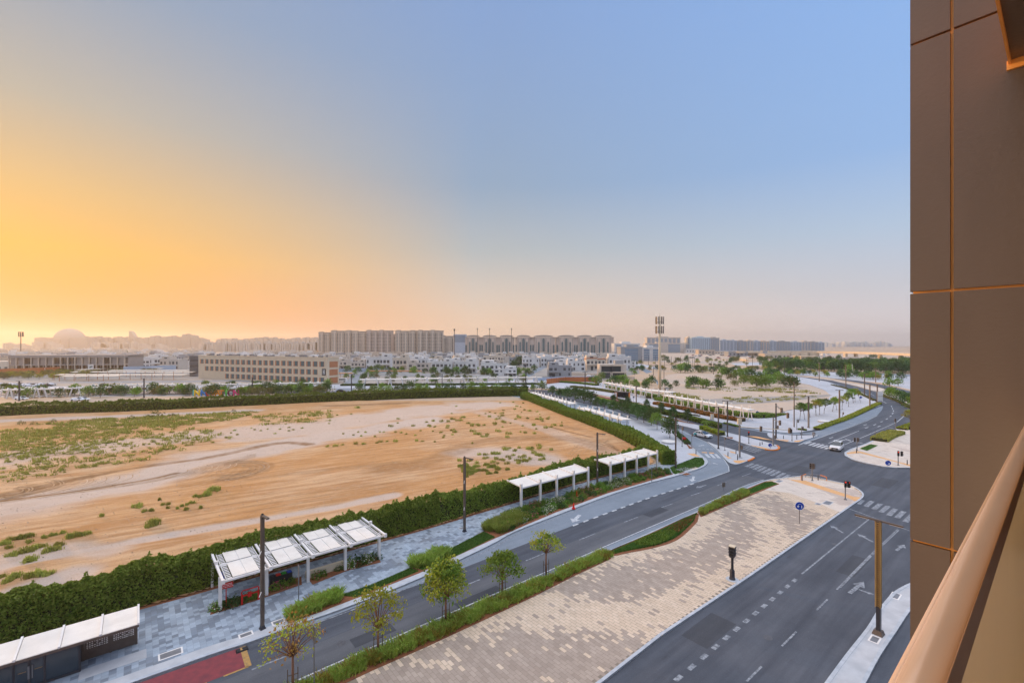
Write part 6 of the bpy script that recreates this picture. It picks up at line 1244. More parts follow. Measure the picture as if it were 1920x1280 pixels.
# ------------------------------------------------------------ cars
def car(p, rz, L, W, Hc, label, bm='white', kind='suv', group=None, wrap=False, detail=True):
    e = empty('car', (p.x, p.y, p.z), rz, label, 'car', group); h = Hc; gc = .22
    if kind == 'suv': low = [(-.5, .34), (-.5, .56), (-.46, .62), (.16, .60), (.46, .56), (.495, .45), (.5, .3), (.47, .2), (-.47, .2)]; cabn = [(-.47, .6), (-.42, .93), (-.36, .985), (-.05, 1.0), (.05, .97), (.2, .6)]
    else: low = [(-.5, .32), (-.495, .56), (-.44, .63), (.2, .58), (.44, .50), (.49, .40), (.5, .28), (.47, .17), (-.47, .17)]; cabn = [(-.44, .6), (-.30, .92), (-.15, 1.0), (.0, .98), (.25, .59)]
    def loft(prof, ws, mi=0):
        b = MB(); n = len(prof); vs = []
        for k, (y, s_) in enumerate(ws):
            vs += [(x*L*s_, y*W, z*h) for x, z in prof]
        m_ = len(ws); fs = [(k*n+i, k*n+(i+1) % n, (k+1)*n+(i+1) % n, (k+1)*n+i) for k in range(m_-1) for i in range(n)]; fs += [tuple(range(n))[::-1], tuple((m_-1)*n+i for i in range(n))]
        return b.add(vs, fs, mi)
    b = loft(low, [(-.5, .965), (-.47, .99), (-.3, 1.0), (.3, 1.0), (.47, .99), (.5, .965)]); body = b.build('body', car_paint if bm == 'white' else M[bm], e, False)
    cv = []; n = len(cabn); b = MB()
    for s in (-1, 1):
        for x, z in cabn: yy = s*W*(.5-.02-.13*max(0, (z-.6)/.4)); cv.append((x*L, yy, z*h))
    roof_i = [i for i in range(n-1)]
    fs = [(i, i+1, n+i+1, n+i) for i in range(n-1)]+[tuple(range(n))[::-1], tuple(range(n, 2*n))]
    mi = []
    for i in range(n-1): mi.append(1 if (i == 0 or i == n-2) else 0)
    b.add(cv, fs); b.m = mi+[0, 0]; b.build('cabin', [car_paint if bm == 'white' else M[bm], M['glass']], e)
    if detail:
        for s in (-1, 1):
            g_ = MB(); f_ = lambda x, z: (x*L, s*(W*(.5-.02-.13*max(0, (z-.6)/.4))+.012), z*h)
            if kind == 'suv': qs = [[(-.43, .64), (-.39, .9), (-.28, .92), (-.28, .64)], [(-.26, .64), (-.26, .92), (-.08, .93), (-.08, .64)], [(-.06, .64), (-.06, .93), (.035, .91), (.155, .64)]]
            else: qs = [[(-.38, .64), (-.28, .86), (-.2, .9), (-.2, .64)], [(-.18, .64), (-.18, .91), (-.02, .92), (-.02, .64)], [(0, .64), (0, .92), (.04, .9), (.19, .63)]]
            for q_ in qs: g_.add([f_(*v) for v in q_], [(0, 1, 2, 3)])
            g_.build('side_window', M['glass'], e)
            MB().box(.40*L, .485*L, s*W*.47-.12*(s > 0)-.0, s*W*.47+.12*(s < 0), .44*h, .50*h).build('headlight', M['lampglass'], e)
            MB().box(-.505*L, -.49*L, s*W*.44-.1, s*W*.44+.1, .45*h, .56*h).build('tail_light', M['red'], e)
            MB().box(.13*L, .17*L, s*W*.5-.02+(.12 if s > 0 else -.12), s*W*.5+.02+(.12 if s > 0 else -.12), .6*h, .68*h).build('mirror', M['black'], e)
        MB().box(.497*L, .503*L, -W*.3, W*.3, .27*h, .43*h).build('grille', M['black'], e); MB().box(-.12*L, .02*L, -W*.22, W*.22, 1.0*h-.005, 1.0*h+.006).build('sunroof', M['glass'], e)
        MB().box(.5*L, .507*L, -.26, .26, .24*h, .29*h).build('number_plate', M['white'], e)
    for sx in (-.31, .31):
        for s in (-1, 1):
            y = s*(W*.5-.1); q = MB().tube([(sx*L, y-.11, .34), (sx*L, y+.11, .34)], .34, 14).build('wheel', M['black'], e)
            if detail: MB().tube([(sx*L, y+s*.112, .34), (sx*L, y+s*.118, .34)], .2, 10).build('rim', M['grey_metal'], q)
    if wrap:
        for s in (-1, 1): MB().add([(-.47*L, s*(W*.5+.006), .26*h), (-.30*L, s*(W*.5+.006), .26*h), (-.22*L, s*(W*.5+.006), .55*h), (-.40*L, s*(W*.5+.006), .6*h)], [(0, 1, 2, 3)]).build('livery_panel', M['teal'], e)
    return e
car_paint = NG('white_car_paint'); car_paint.b.inputs['Coat Weight'].default_value = .6; car_paint = car_paint.fin(car_paint.mix(car_paint.noise(car_paint.pos(), 2), (.82, .83, .85), (.76, .77, .8)), .3, 0, .5)
M['teal'] = mat('turquoise_livery', (.02, .50, .52), (.02, .42, .46), .4, 2)
for nm_, c_ in (('car_black', (.02, .02, .025)), ('car_silver', (.42, .43, .45)), ('car_red', (.35, .02, .03)), ('car_blue', (.05, .09, .2))): M[nm_] = mat(nm_, c_, None, .3, 2, spec=.5)
car(G(1569, 843)+Vector((0, 0, .014)), math.atan2(-.62, -.785)+.12, 4.9, 2.0, 1.9, 'white SUV stopped at the crosswalk of the curved road', 'white', 'suv')
car(G(1318, 819)+Vector((0, 0, .014)), math.atan2(-3.6, 1.15)+.22, 4.6, 1.9, 1.55, 'white taxi with a turquoise rear side on the cross road', 'white', 'sedan', wrap=True)
van = None
for x, y, rz, m_, l in ((145, 751, .1, 'white', 'white car beyond the far hedge, left pair'), (156, 750, .1, 'white', 'white pickup beyond the far hedge, next to a white car'), (40, 749, .1, 'white', 'white van-like car near the leftmost far lamp'), (806, 735, .05, 'white', 'white car on the far road before the villas'), (780, 733, .05, 'car_black', 'black car on the far road behind a white one'), (760, 732.5, .05, 'car_black', 'dark car half hidden by far verge trees'),
                        (837, 731, .05, 'car_blue', 'dark blue car on the far road'), (943, 731, .0, 'car_red', 'dark red car on the far road near the side street'), (640, 735, .1, 'car_black', 'black car at the mouth of the office side street'), (874, 728.5, .0, 'car_silver', 'silver car on the far road, partly behind trees')):
    car(G(x, y)+Vector((0, 0, .02)), rz, 4.6, 1.9, 1.5, l, m_, 'sedan', None, detail=False)
for i in range(16):
    x = 3+i*6.2; m_ = ('white', 'car_silver', 'car_black', 'white')[i % 4]; car(G(x, 722+(i % 3)), 1.2, 4.5, 1.85, 1.5, ('white', 'silver', 'black', 'white')[i % 4]+' car parked in the left car park', m_, 'sedan', 'cars in the left car park', detail=False)
for i, (x, y) in enumerate(((897, 706), (904, 706.5), (740, 711), (764, 711), (610+90, 711), (1035, 709), (1105, 706), (1114, 706.5))): car(G(x, y), .1, 4.5, 1.85, 1.5, ('white', 'silver', 'black')[i % 3]+' car parked before the villas', ('white', 'car_silver', 'car_black')[i % 3], 'suv', 'cars parked before the villas', detail=False)
# white minibus beside the offices
q = empty('minibus', G(640, 716), .05, 'white minibus parked behind the office building side street', 'bus'); MB().box(-3.4, 3.4, -1.05, 1.05, .4, 2.6, tx=.12, ty=.08).build('body', M['white'], q); MB().box(-3.2, 2.8, -1.06, -1.01, 1.4, 2.1).build('window_band', M['glass'], q)
for sx in (-2.2, 2.2): MB().tube([(sx, -1.1, .45), (sx, -.85, .45)], .45, 12).build('wheel', M['black'], q)
# coloured letters INNOVATION
lt_ = [('I', 363, 'teal'), ('N', 369.5, 'yellow_l'), ('N', 382, 'blue_l'), ('O', 392, 'red'), ('V', 399.5, 'orange_l'), ('A', 408, 'orange_l'), ('T', 415, 'orange'), ('I', 424, 'green_l'), ('O', 433, 'maroon'), ('N', 443, 'pink_l')]
for k_, c_ in (('yellow_l', (.85, .55, .02)), ('blue_l', (.02, .25, .75)), ('orange_l', (.85, .30, .01)), ('green_l', (.1, .5, .05)), ('maroon', (.15, .01, .03)), ('pink_l', (.7, .05, .2))): M[k_] = mat('letter_'+k_, c_, None, .5, 2)
for ch_, x, m_ in lt_:
    cu = bpy.data.curves.new('letter', 'FONT'); cu.body = ch_; cu.size = 3.9; cu.extrude = .25; cu.offset = .06; cu.align_x = 'CENTER'; to = bpy.data.objects.new('tmp', cu); COL.objects.link(to)
    me_ = bpy.data.meshes.new_from_object(to.evaluated_get(bpy.context.evaluated_depsgraph_get())); bpy.data.objects.remove(to); me_.materials.clear(); me_.materials.append(M[m_])
    p = G(x, 742.5); o = put('letter_sculpture', me_, None, (p.x, p.y, .15)); o.rotation_euler = (R(90), 0, .05); tag(o, {'teal': 'teal', 'yellow_l': 'yellow', 'blue_l': 'blue', 'red': 'red', 'orange_l': 'orange', 'orange': 'dark orange', 'green_l': 'green', 'maroon': 'dark maroon', 'pink_l': 'pink'}[m_]+' standing letter '+ch_+' beyond the far hedge, '+('left' if x < 395 else 'middle' if x < 420 else 'right')+' part of the word', 'letter', 'standing coloured letters')

# ------------------------------------------------------------ the building the photograph is taken from
M['panel'] = mat('brown_cladding', (.175, .140, .116), (.125, .100, .085), .38, .8, .35, .5, st=(1, 1, .35), lo=.25, hi=.8, bump=.004, bscale=30)
M['seam'] = mat('gold_seam', (.95, .45, .12), (.8, .36, .09), .4, 3, .15, .5)
M['rail'] = mat('bronze_rail', (.98, .66, .42), (.92, .60, .37), .22, 2, .2, .7)
M['rail_dark'] = mat('dark_channel', (.10, .045, .02), (.07, .03, .015), .4, 2, .3, .5)
M['balcony_glass'] = mat('painted_reflection_glass', (.92, .90, .72), (.86, .84, .68), .25, 2.5, .0, .6, st=(1, 1, .4))  # opaque pane; the pale reflection on it is put into the base colour
e = empty('apartment_building', (0, 0, 0), RA, 'brown clad balcony wall and bronze railing close by on the right', 'building')
dW, nE = 5.31, .88
MB().box(dW+.02, dW+1.2, -14, nE-.012, 0, 40).build('wall', M['seam'], e)
cl = MB(); ge = .011
nb = [(nE, .614), (.614, -2.2), (-2.2, -5)]; zs = [0.0+.05]+[24.46+2.19*k for k in range(-11, 8)]
zs = sorted([z for z in zs if z > 0])
for a, b in nb:
    for i in range(len(zs)-1): cl.box(dW-.02, dW+.02, b+(ge if b > -5 else 0), a-(ge if a < nE else 0), zs[i]+ge, zs[i+1]-ge)
for i in range(len(zs)-1): cl.box(dW+.03, dW+1.2, nE-.012, nE+.01, zs[i]+ge, zs[i+1]-ge)
cl.build('cladding', M['panel'], e)
bs = MB().box(-6, dW-.03, -12, .274, 26.22, 26.75); bs.build('upper_balcony', M['panel'], e); MB().box(-6, dW-.03, .274, .29, 26.19, 26.78).box(dW-.045, dW-.022, -2, .30, 26.15, 26.22).build('balcony_trim', M['seam'], e)
MB().box(-6, dW-.03, -12, .2, 22.1, 22.4).build('balcony_floor', M['concrete'], e)
MB().box(-8, dW-.03, -12, -1.9, 0, 22.1).box(-8, dW-.03, -12, -1.9, 22.4, 26.2).box(-8, dW-.03, -12, -1.9, 26.8, 40).build('facade', M['pole_cream'], e)
ra = MB(); prr = [(.116, 23.484), (.165, 23.484)]+[(.1405+.0255*math.cos(t), 23.488+.014*math.sin(t)) for t in np.linspace(.15, 3.0, 14)]
ra.add([(x_, y_, z_) for x_ in (-6, dW-.03) for y_, z_ in prr], [(i, (i+1) % 16, 16+(i+1) % 16, 16+i) for i in range(16)]+[tuple(range(16))[::-1], tuple(range(16, 32))]); ra.box(-6, dW-.03, .166, .178, 23.40, 23.47); ro = ra.build('railing', M['rail'], e, True)
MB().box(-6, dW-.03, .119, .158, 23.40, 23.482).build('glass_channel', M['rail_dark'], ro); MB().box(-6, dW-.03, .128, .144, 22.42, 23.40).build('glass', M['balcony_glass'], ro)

# ------------------------------------------------------------ far buildings
def hsv_wall(nm, c, c2=None): M[nm] = mat(nm, c, c2 or tuple(x*.88 for x in c), .85, .25); return nm
for nm, c in (('w_white', (.70, .68, .66)), ('w_cream', (.66, .57, .47)), ('w_tan', (.55, .45, .36)), ('w_grey', (.36, .36, .37)), ('w_beige', (.60, .53, .46)), ('w_office', (.68, .55, .40)), ('w_apart', (.64, .53, .43)), ('w_apart2', (.62, .50, .42)), ('w_sky', (.40, .36, .33)), ('w_conc', (.36, .31, .28)), ('w_terra', (.48, .2, .1)),
              ('w_blue', (.42, .49, .58)), ('w_lightblue', (.5, .62, .70))): hsv_wall(nm, c)
WIN = MB().box(-.5, .5, -.06, 0, 0, 1).mesh('window', M['glass_brown']); WINT = MB().box(-.5, .5, -.06, 0, 0, 1).mesh('window', M['glass_teal'])
UNIT = MB().box(-1, 1, -.8, .8, 0, 1.5).box(-.7, .7, -.82, -.8, .3, 1.2).mesh('roof_unit', M['white_metal'])
def win(e, x, z, w_, h_, y=0, me=None, name='window', rz=0):
    o = put(name, me or WIN, e, (x, y, z), rz, (w_, 1, h_)); return o
def villa(p, rz, w_, d_, h, m, label, st=0, full=True, grp='villas of the residential quarter'):
    e = empty('villa', p, rz, label, 'house', grp); rg = random.Random(int(p.x*7+p.y*13)); b = MB(); k = rg.uniform(.35, .6); s = rg.choice((-1, 1))
    b.box(-w_/2, w_/2, 0, d_, 0, h*.72); xa, xb = (-w_/2, -w_/2+w_*k) if s < 0 else (w_/2-w_*k, w_/2)
    b.box(xa, xb, -1.2, 0, 0, h*.78); b.box(xa+.4, xb-.4, .8, d_*.8, h*.72, h); b.build('wall', M[m], e)
    r_ = MB(); r_.box(-w_/2-.15, w_/2+.15, -.15, .1, h*.72, h*.8).box(-w_/2-.15, -w_/2+.1, .1, d_, h*.72, h*.8).box(w_/2-.1, w_/2+.15, .1, d_, h*.72, h*.8).box(xa-.1, xb+.1, -1.35, -1.1, h*.78, h*.84); r_.build('parapet', M[m if st != 2 else 'w_terra'], e)
    n = max(3, int(w_/3.2))
    for i in range(n):
        x = -w_/2+w_*(i+.5)/n; y = -1.2 if xa < x < xb else 0; ww = rg.choice((1.3, 1.8, 2.4))
        for f in ((.42,) if not full else (.08, .42)):
            if rg.random() < .85: win(e, x, h*f+.3, ww, h*.18, y)
    put('roof_unit', UNIT, e, (rg.uniform(-.3, .3)*w_, d_*.6, h*.72)); put('roof_unit', UNIT, e, (rg.uniform(-.4, .4)*w_, d_*.35, h*.72), rg.uniform(0, 1), (.7, .7, .8))
    if full:
        win(e, (xa+xb)/2, .05, 2.0, h*.25, -1.2, None, 'door'); c = MB(); c.box(xb-.3 if s < 0 else xa, xb if s < 0 else xa+.3, -3.4, -3.1, 0, h*.36).box(min(xa, xb), max(xa, xb), -3.6, -1.2, h*.36, h*.40); c.build('porch', M[m], e)
        win(e, xa+(xb-xa)*.5, h*.8, (xb-xa)*.3, h*.12, .8)
    return e
def at(x, yb, z=0): q = G(x, yb); q.z = z; return q
def villa_px(x0, x1, yb, yt, m, label, st=0, d_=12, rz=0): p = at((x0+x1)/2, yb); return villa(p, rz, (x1-x0)*p.y/F*.94, d_, hpx(yb, yt), m, label, st)
for a in ((685, 733, 694, 663, 'w_white', 'white villa with rows of arched windows behind the orange car shade', 0), (735, 764, 696, 664, 'w_cream', 'peach-coloured villa next to the white one with arched windows'), (765, 806, 698, 675, 'w_beige', 'unfinished beige villa with an open framed terrace'),
          (808, 849, 700, 672, 'w_white', 'left half of the twin white villas with tan framed fronts'), (851, 894, 700, 672, 'w_white', 'right half of the twin white villas with tan framed fronts'), (900, 953, 703, 675, 'w_white', 'modern white villa with a dark glass stair tower'), (926, 970, 706, 687, 'w_white', 'low white villa with a dark sloping roof at the side street'),
          (1027, 1073, 707, 679, 'w_grey', 'bare grey unfinished villa with arched openings'), (1063, 1098, 696, 672, 'w_white', 'tall plain white villa behind the grey one'), (1098, 1136, 694, 666, 'w_cream', 'cream villa with an orange tiled turret', 2), (1140, 1184, 694, 663, 'w_white', 'wide white villa at the right end of the quarter'),
          (622, 652, 692, 672, 'w_beige', 'low beige villa right behind the office corner'), (650, 686, 694, 674, 'w_beige', 'long low beige villa beside the side street'), (870, 893, 693, 666, 'w_beige', 'narrow beige villa behind the twins'), (905, 945, 686, 661, 'w_cream', 'cream villa behind the modern white one'), (978, 1012, 688, 666, 'w_white', 'white villa with a low gable left of the street end'), (1013, 1050, 688, 664, 'w_white', 'white villa with small square windows'),
          (1040, 1080, 692, 674, 'w_white', 'white flat-roofed villa behind the grey unfinished one'), (300, 336, 694, 668, 'w_beige', 'beige villa right of the concrete frame building'), (272, 304, 690, 665, 'w_white', 'white villa with small dark windows above the blue wall')): villa_px(*a)
# dark modern villa
p = at(1149, 709); e = empty('villa', p, -.06, 'modern villa with large dark glass fronts and a thin white frame', 'house'); wv = 50*p.y/F; hv = hpx(709, 680)
MB().box(-wv/2, wv/2, 0, 12, 0, hv*.9).build('wall', M['w_beige'], e); MB().box(-wv*.42, wv*.30, -.12, -.02, hv*.42, hv*.78).box(-wv*.36, -wv*.1, -.12, -.02, .2, hv*.36).box(0, wv*.42, -.12, -.02, .2, hv*.36).build('glazing', M['glass'], e)
MB().box(-wv*.5, wv*.36, -1.5, 0, hv*.8, hv*.92).box(-wv*.5, -wv*.44, -1.5, 0, 0, hv*.8).box(-.05*wv, wv*.5, -1.7, 0, hv*.36, hv*.43).build('frame', M['w_cream'], e); MB().box(wv*.1, wv*.42, 2, 9, hv*.9, hv*1.15).build('roof_room', M['w_grey'], e); MB().box(-wv*.05, -wv*.01, -1.6, -.2, hv*.36, hv*.8).build('column', M['dark_metal'], e)
# random villas deeper in the quarter
rv = random.Random(8); cols = ['w_white', 'w_white', 'w_beige', 'w_cream', 'w_white', 'w_tan', 'w_grey']
desc = {'w_white': 'white', 'w_beige': 'beige', 'w_cream': 'cream', 'w_tan': 'tan', 'w_grey': 'grey'}
for Yd in (470, 530, 600, 690, 790, 900):
    x = -800 if Yd < 600 else -1000
    while True:
        x += rv.uniform(16.5, 24); px = 960+x*F/Yd
        if px > (1180 if Yd < 700 else 1150): break
        if px < 235 and Yd < 560 or px < -20: continue
        if Yd == 470 and (370 < px < 625 or 955 < px < 1020): continue
        c = rv.choice(cols); lo = px < 480
        villa(Vector((x, Yd+rv.uniform(-14, 14), 0)), rv.uniform(-.35, .35), rv.uniform(13, 20), rv.uniform(10, 15), rv.uniform(8.5, 12.0), c, desc[c]+' villa in the '+('hazy left' if lo else 'middle' if px < 900 else 'right')+' rows of the quarter', 0, Yd < 560, 'villas of the residential quarter, '+desc[c]+(' left' if lo else ' middle' if px < 900 else ' right'))
far_h = MB()
for i in range(130):
    Yd = rv.uniform(950, 2000); px = rv.uniform(-10, 600)
    if Yd > 1400 and px > 400: px = rv.uniform(0, 400)
    x = (px-960)*Yd/F; w_ = rv.uniform(14, 26); c = rv.randrange(4); far_h.box(x-w_/2, x+w_/2, Yd, Yd+12, 0, 8, c).box(x-w_*.3, x+w_*.2, Yd+2, Yd+9, 8, 11, c)
q = far_h.build('distant_houses', [M[k] for k in ('w_white', 'w_beige', 'w_cream', 'w_tan')]); q['kind'] = 'stuff'; tag(q, 'small hazy houses spreading in far rows toward the orange horizon', 'houses')
for i in range(170):
    Yd = rv.uniform(490, 1300); px = rv.uniform(0, 1150); small_tree(Vector(((px-960)*Yd/F, Yd, 0)), T_RDS[i % 3], rv.uniform(.9, 1.5), 'dark tree between the rows of villas', 'garden_tree', 'trees among the villa rows')
# garden walls
for pts, h, m, l in (([(622, 703), (700, 703), (770, 705), (900, 709), (955, 711)], 2.4, 'w_white', 'long white garden wall before the villas, left of the side street'), ([(1000, 714), (1060, 712), (1118, 711)], 2.2, 'w_blue', 'pale blue site fence before the grey unfinished villa'), ([(1060, 703), (1130, 706), (1190, 712)], 2.2, 'w_beige', 'beige garden wall right of the grey villa'),
                     ([(232, 701), (330, 697)], 6, 'w_blue', 'tall light blue wall behind the car shades'), ([(-20, 706), (115, 700)], 5.5, 'hoarding', 'orange hoarding in front of the concrete frame building'), ([(600, 700), (690, 697), (735, 697)], 3.5, 'w_blue', 'blue-grey wall behind the trees beside the offices'),
                     ([(1025, 720), (1060, 716), (1112, 716), (1120, 719)], 3.2, 'hoarding', 'rust-orange slatted fence of the small playground'), ([(1155, 716), (1190, 719), (1215, 722)], 1.8, 'w_beige', 'low beige wall right of the dark modern villa')):
    path = GP(pts); o = MB()
    for i in range(len(path)-1): a, b = path[i], path[i+1]; o.bar(a+Vector((0, 0, h/2)), b+Vector((0, 0, h/2)), .3, h)
    if m == 'hoarding' or m == 'w_blue':
        for i in range(len(path)-1):
            a, b = path[i], path[i+1]; k = int((b-a).length/2.5)
            for j in range(k): q = a.lerp(b, j/k); o.box(q.x-.12, q.x+.12, q.y-.3, q.y-.1, 0, h+.15)
    q = o.build('garden_wall' if 'wall' in l else 'fence', M[m]); tag(q, l, 'wall' if 'wall' in l else 'fence')
# office building with reddish window reveals
A_, B_ = at(372, 709), at(614, 721); ux = (B_-A_); Lb = ux.length; hb = 15.9
e = empty('office_building', A_, math.atan2(ux.y, ux.x), 'beige three-storey office block with rows of red-edged windows', 'building'); dp = 9
MB().box(0, Lb, 0, dp, 0, hb).build('wall', M['w_office'], e); MB().box(-.2, Lb+.2, -.2, .2, hb, hb+.5).box(-.2, Lb+.2, dp-.2, dp+.2, hb, hb+.5).box(Lb-.2, Lb+.2, .2, dp-.2, hb, hb+.5).build('parapet', M['w_office'], e)
for i in range(34): x = rv.uniform(2, Lb-4); y = rv.uniform(3, dp-4); s = rv.uniform(.8, 2.6); MB().box(x, x+s, y, y+s*.8, hb, hb+rv.uniform(.7, 1.9)).build('roof_unit', M['grey_metal'], e)

for row, (n0, z) in enumerate(((0, 10.6), (.035, 5.7), (.23, .9))):
    n = 22; 
    for i in range(n):
        f = (i+.5)/n
        if f < n0+.01: continue
        if row == 1 and i == n-1: continue
        x = Lb*(.01+f*.975); wd = Lb/n*.72; h_ = 3.2
        fr = MB().box(x-wd/2, x-wd/2+wd*.26, -.05, 0, z, z+h_).box(x+wd/2-wd*.08, x+wd/2, -.05, 0, z, z+h_).box(x-wd/2+wd*.26, x+wd/2-wd*.08, -.05, 0, z, z+.18).build('window', M['w_terra'], e)
        MB().box(x-wd/2+wd*.26, x+wd/2-wd*.08, -.035, 0, z+.18, z+h_).build('pane', M['glass_teal'], fr)
for z in (10.2, 5.4, .6): MB().box(Lb, Lb+.08, 1.5, dp-1, z, z+3.6).build('terracotta_panel', M['w_terra'], e)
q = MB().box(Lb*.965, Lb*.99, -.2, -.08, 5.5, 9.5).build('sign_board', M['black'], e); MB().box(Lb*.972, Lb*.975, -.23, -.2, 6.2, 9).box(Lb*.972, Lb*.983, -.23, -.2, 7.4, 7.8).box(Lb*.980, Lb*.983, -.23, -.2, 6.2, 9).build('sign_mark', M['white'], q)
# grey louvred annex
A2 = at(341, 707); e = empty('office_building', A2+Vector((0, 8, 0)), .05, 'grey louvred office block left of the beige offices', 'building'); wl = 36*A2.y/F; hh_ = hpx(707, 667)
MB().box(0, wl*1.9, 0, 18, 0, hh_).build('wall', M['w_grey'], e)
for z0_, z1_ in ((.15, .45), (.55, .72), (.8, 1.0)):
    lv = MB()
    for i in range(30): x = .2+i*(wl*1.2/30); lv.box(x, x+.16, -.5, -.05, hh_*z0_, hh_*z1_)
    lv.build('louvre', M['grey_metal'], e)
MB().box(.3, wl, -.04, 0, hh_*.45, hh_*.55).box(.3, wl, -.04, 0, hh_*.72, hh_*.8).build('window_band', M['glass_brown'], e)
# concrete frame building on the left
A3, B3 = at(16, 701), at(233, 699); ux = B3-A3; Lc = ux.length; hc = hpx(700, 665.5)
e = empty('unfinished_building', A3, math.atan2(ux.y, ux.x), 'unfinished two-storey grey concrete frame building on the left', 'building')
MB().box(0, Lc, 5, 26, 0, hc*.96).build('wall', M['w_conc'], e); MB().box(-.3, Lc, 0, 26, hc*.86, hc).box(0, Lc, 0, 5, hc*.44, hc*.50).build('floor_slab', M['w_conc'], e)
for i in range(17): x = Lc*i/16; MB().box(x-.4, x+.4, -.1, .8, 0, hc*.86).build('column', M['w_tan'], e)
for i in range(16):
    x0_, x1_ = Lc*i/16+.6, Lc*(i+1)/16-.6
    if i not in (2, 6, 7, 8, 13): MB().box(x0_, x1_, 1.2, 1.5, hc*.5, hc*.86).build('infill_wall', M['w_conc'], e)
    else: MB().box(x0_, x1_, 4.9, 5, hc*.5, hc*.86).build('opening', M['glass_brown'], e)
    MB().box(x0_, x1_, 4.9, 5, 0, hc*.44).build('opening', M['rail_dark'], e)
A4 = at(-60, 700); e = empty('unfinished_building', A4, .02, 'pale low block at the very left beside the concrete frame building', 'building'); MB().box(0, 34, 0, 16, 0, 10).build('wall', M['w_cream'], e)
for i in range(6): win(e, 3+i*5.6, 1.5, 2.4, 4, 0)
# car shades
for x0_, y0_, x1_, y1_, h in ((100, 712, 345, 712, 3.2), (130, 706, 360, 706.5, 3.2), (150, 702, 250, 696, 3.4), (180, 699, 300, 699, 3.4), (110, 715, 220, 714, 3), (200, 703, 368, 703, 3.3)):
    a, b = at(x0_, y0_), at(x1_, y1_); ux = b-a; L = ux.length; e = empty('carport', a, math.atan2(ux.y, ux.x), 'long cream car park shade in the left car park', 'car shade', 'cream car park shades'); n = int(L/7)
    for i in range(n):
        x = L*i/n; rf = MB().add([(x, 0, h), (x+L/n*.97, 0, h), (x+L/n*.97, 5, h+.5), (x, 5, h+.5), (x, 0, h+.12), (x+L/n*.97, 0, h+.12), (x+L/n*.97, 5, h+.62), (x, 5, h+.62)], [(3, 2, 1, 0), (4, 5, 6, 7), (0, 1, 5, 4), (1, 2, 6, 5), (2, 3, 7, 6), (3, 0, 4, 7)]); rf.build('roof_panel', M['w_cream'], e)
        MB().box(x-.1, x+.1, .4, .6, 0, h+.9).build('post', M['w_terra' if h < 3.3 else 'w_cream'], e)
for x0_, x1_, y_, l in ((622, 660, 708, 'orange edged car shade beside the minibus'), (690, 790, 703, 'cream and orange car shade before the peach villa')):
    a, b = at(x0_, y_), at(x1_, y_); e = empty('carport', a, 0, l, 'car shade'); L = b.x-a.x; MB().box(0, L, 0, 5, 3.2, 3.5).build('roof_panel', M['w_cream'], e); MB().box(-.1, L+.1, -.12, -.02, 3.0, 3.6).build('edge', M['orange'], e)
    for i in range(6): MB().box(L*i/5-.1, L*i/5+.1, 1, 1.2, 0, 3.2).build('post', M['w_terra'], e)
q = empty('billboard', at(170, 703), 0, 'small white and grey billboard in front of the concrete frame building', 'sign'); MB().tube([(0, 0, 0), (0, 0, 5)], .15, 6).build('post', M['grey_metal'], q); MB().box(-2.2, 2.2, -.15, .1, 4.6, 8.4).build('board', M['white_metal'], q); MB().add([(-1.2, -.17, 5.6), (1.6, -.17, 6.4), (1.6, -.17, 7.4), (-.4, -.17, 6.9)], [(0, 1, 2, 3)]).build('emblem', M['glass_teal'], q)

# apartment slabs behind the villas
def wcol(n, w_, h_, fl, m): 
    b = MB()
    for i in range(n): b.box(-w_/2, w_/2, -.18, 0, i*fl, i*fl+h_)
    return b.mesh('window_column', M[m])
WC = wcol(15, 1.5, 1.8, 3.35, 'glass_brown'); WC2 = wcol(15, 3.0, 2.0, 3.35, 'glass_brown'); GS = MB().box(-.5, .5, -.3, 0, 0, 1).mesh('glass_strip', M['glass_teal'])
ARCH = MB(); ARCH.add([(math.cos(t)*.5, -.3, math.sin(t)*.5) for t in np.linspace(0, math.pi, 9)]+[(math.cos(t)*.5, 0, math.sin(t)*.5) for t in np.linspace(0, math.pi, 9)], [tuple(range(9))]+[(i, 9+i, 10+i, i+1) for i in range(8)]); ARCH = ARCH.mesh('arched_top', M['glass_teal'])
def block_left(x0, x1, yt, Yd, label, m='w_apart', wings=True):
    xa, xb = (x0-960)*Yd/F, (x1-960)*Yd/F; w_ = xb-xa; h = H+(HZ-yt)*Yd/F; e = empty('apartment_block', ((xa+xb)/2, Yd, 0), rv.uniform(-.08, .08), label, 'apartment block', 'stone-coloured apartment blocks')
    b = MB(); b.box(-w_/2, w_/2, 0, 20, 0, h-3)
    nbay = max(2, int(w_/13))
    for i in range(nbay): x = -w_/2+w_*(i+.5)/nbay; b.box(x-w_/nbay*.26, x+w_/nbay*.26, -2.5, 0, 0, h-(4 if i % 2 else 1.5))
    b.build('wall', M[m], e)
    r_ = MB(); r_.box(-w_/2-1, w_/2+1, -1, 21, h-3, h-1.8)
    for i in range(nbay): x = -w_/2+w_*(i+.5)/nbay; t_ = h-(4 if i % 2 else 1.5); r_.box(x-w_/nbay*.3, x+w_/nbay*.3, -3.4, 3, t_, t_+1.0)
    r_.build('cornice', M['w_conc'], e)
    for i in range(nbay):
        x = -w_/2+w_*(i+.5)/nbay; s_ = (h-9)/50
        for dx in (-.15, .15): put('window_column', WC, e, (x+dx*w_/nbay, -2.5, 3), 0, (1, 1, s_))
        put('window_column', WC2, e, (x+.38*w_/nbay, 0, 3), 0, (1, 1, s_)); put('window_column', WC, e, (x-.38*w_/nbay, 0, 3), 0, (1, 1, s_))
    return e
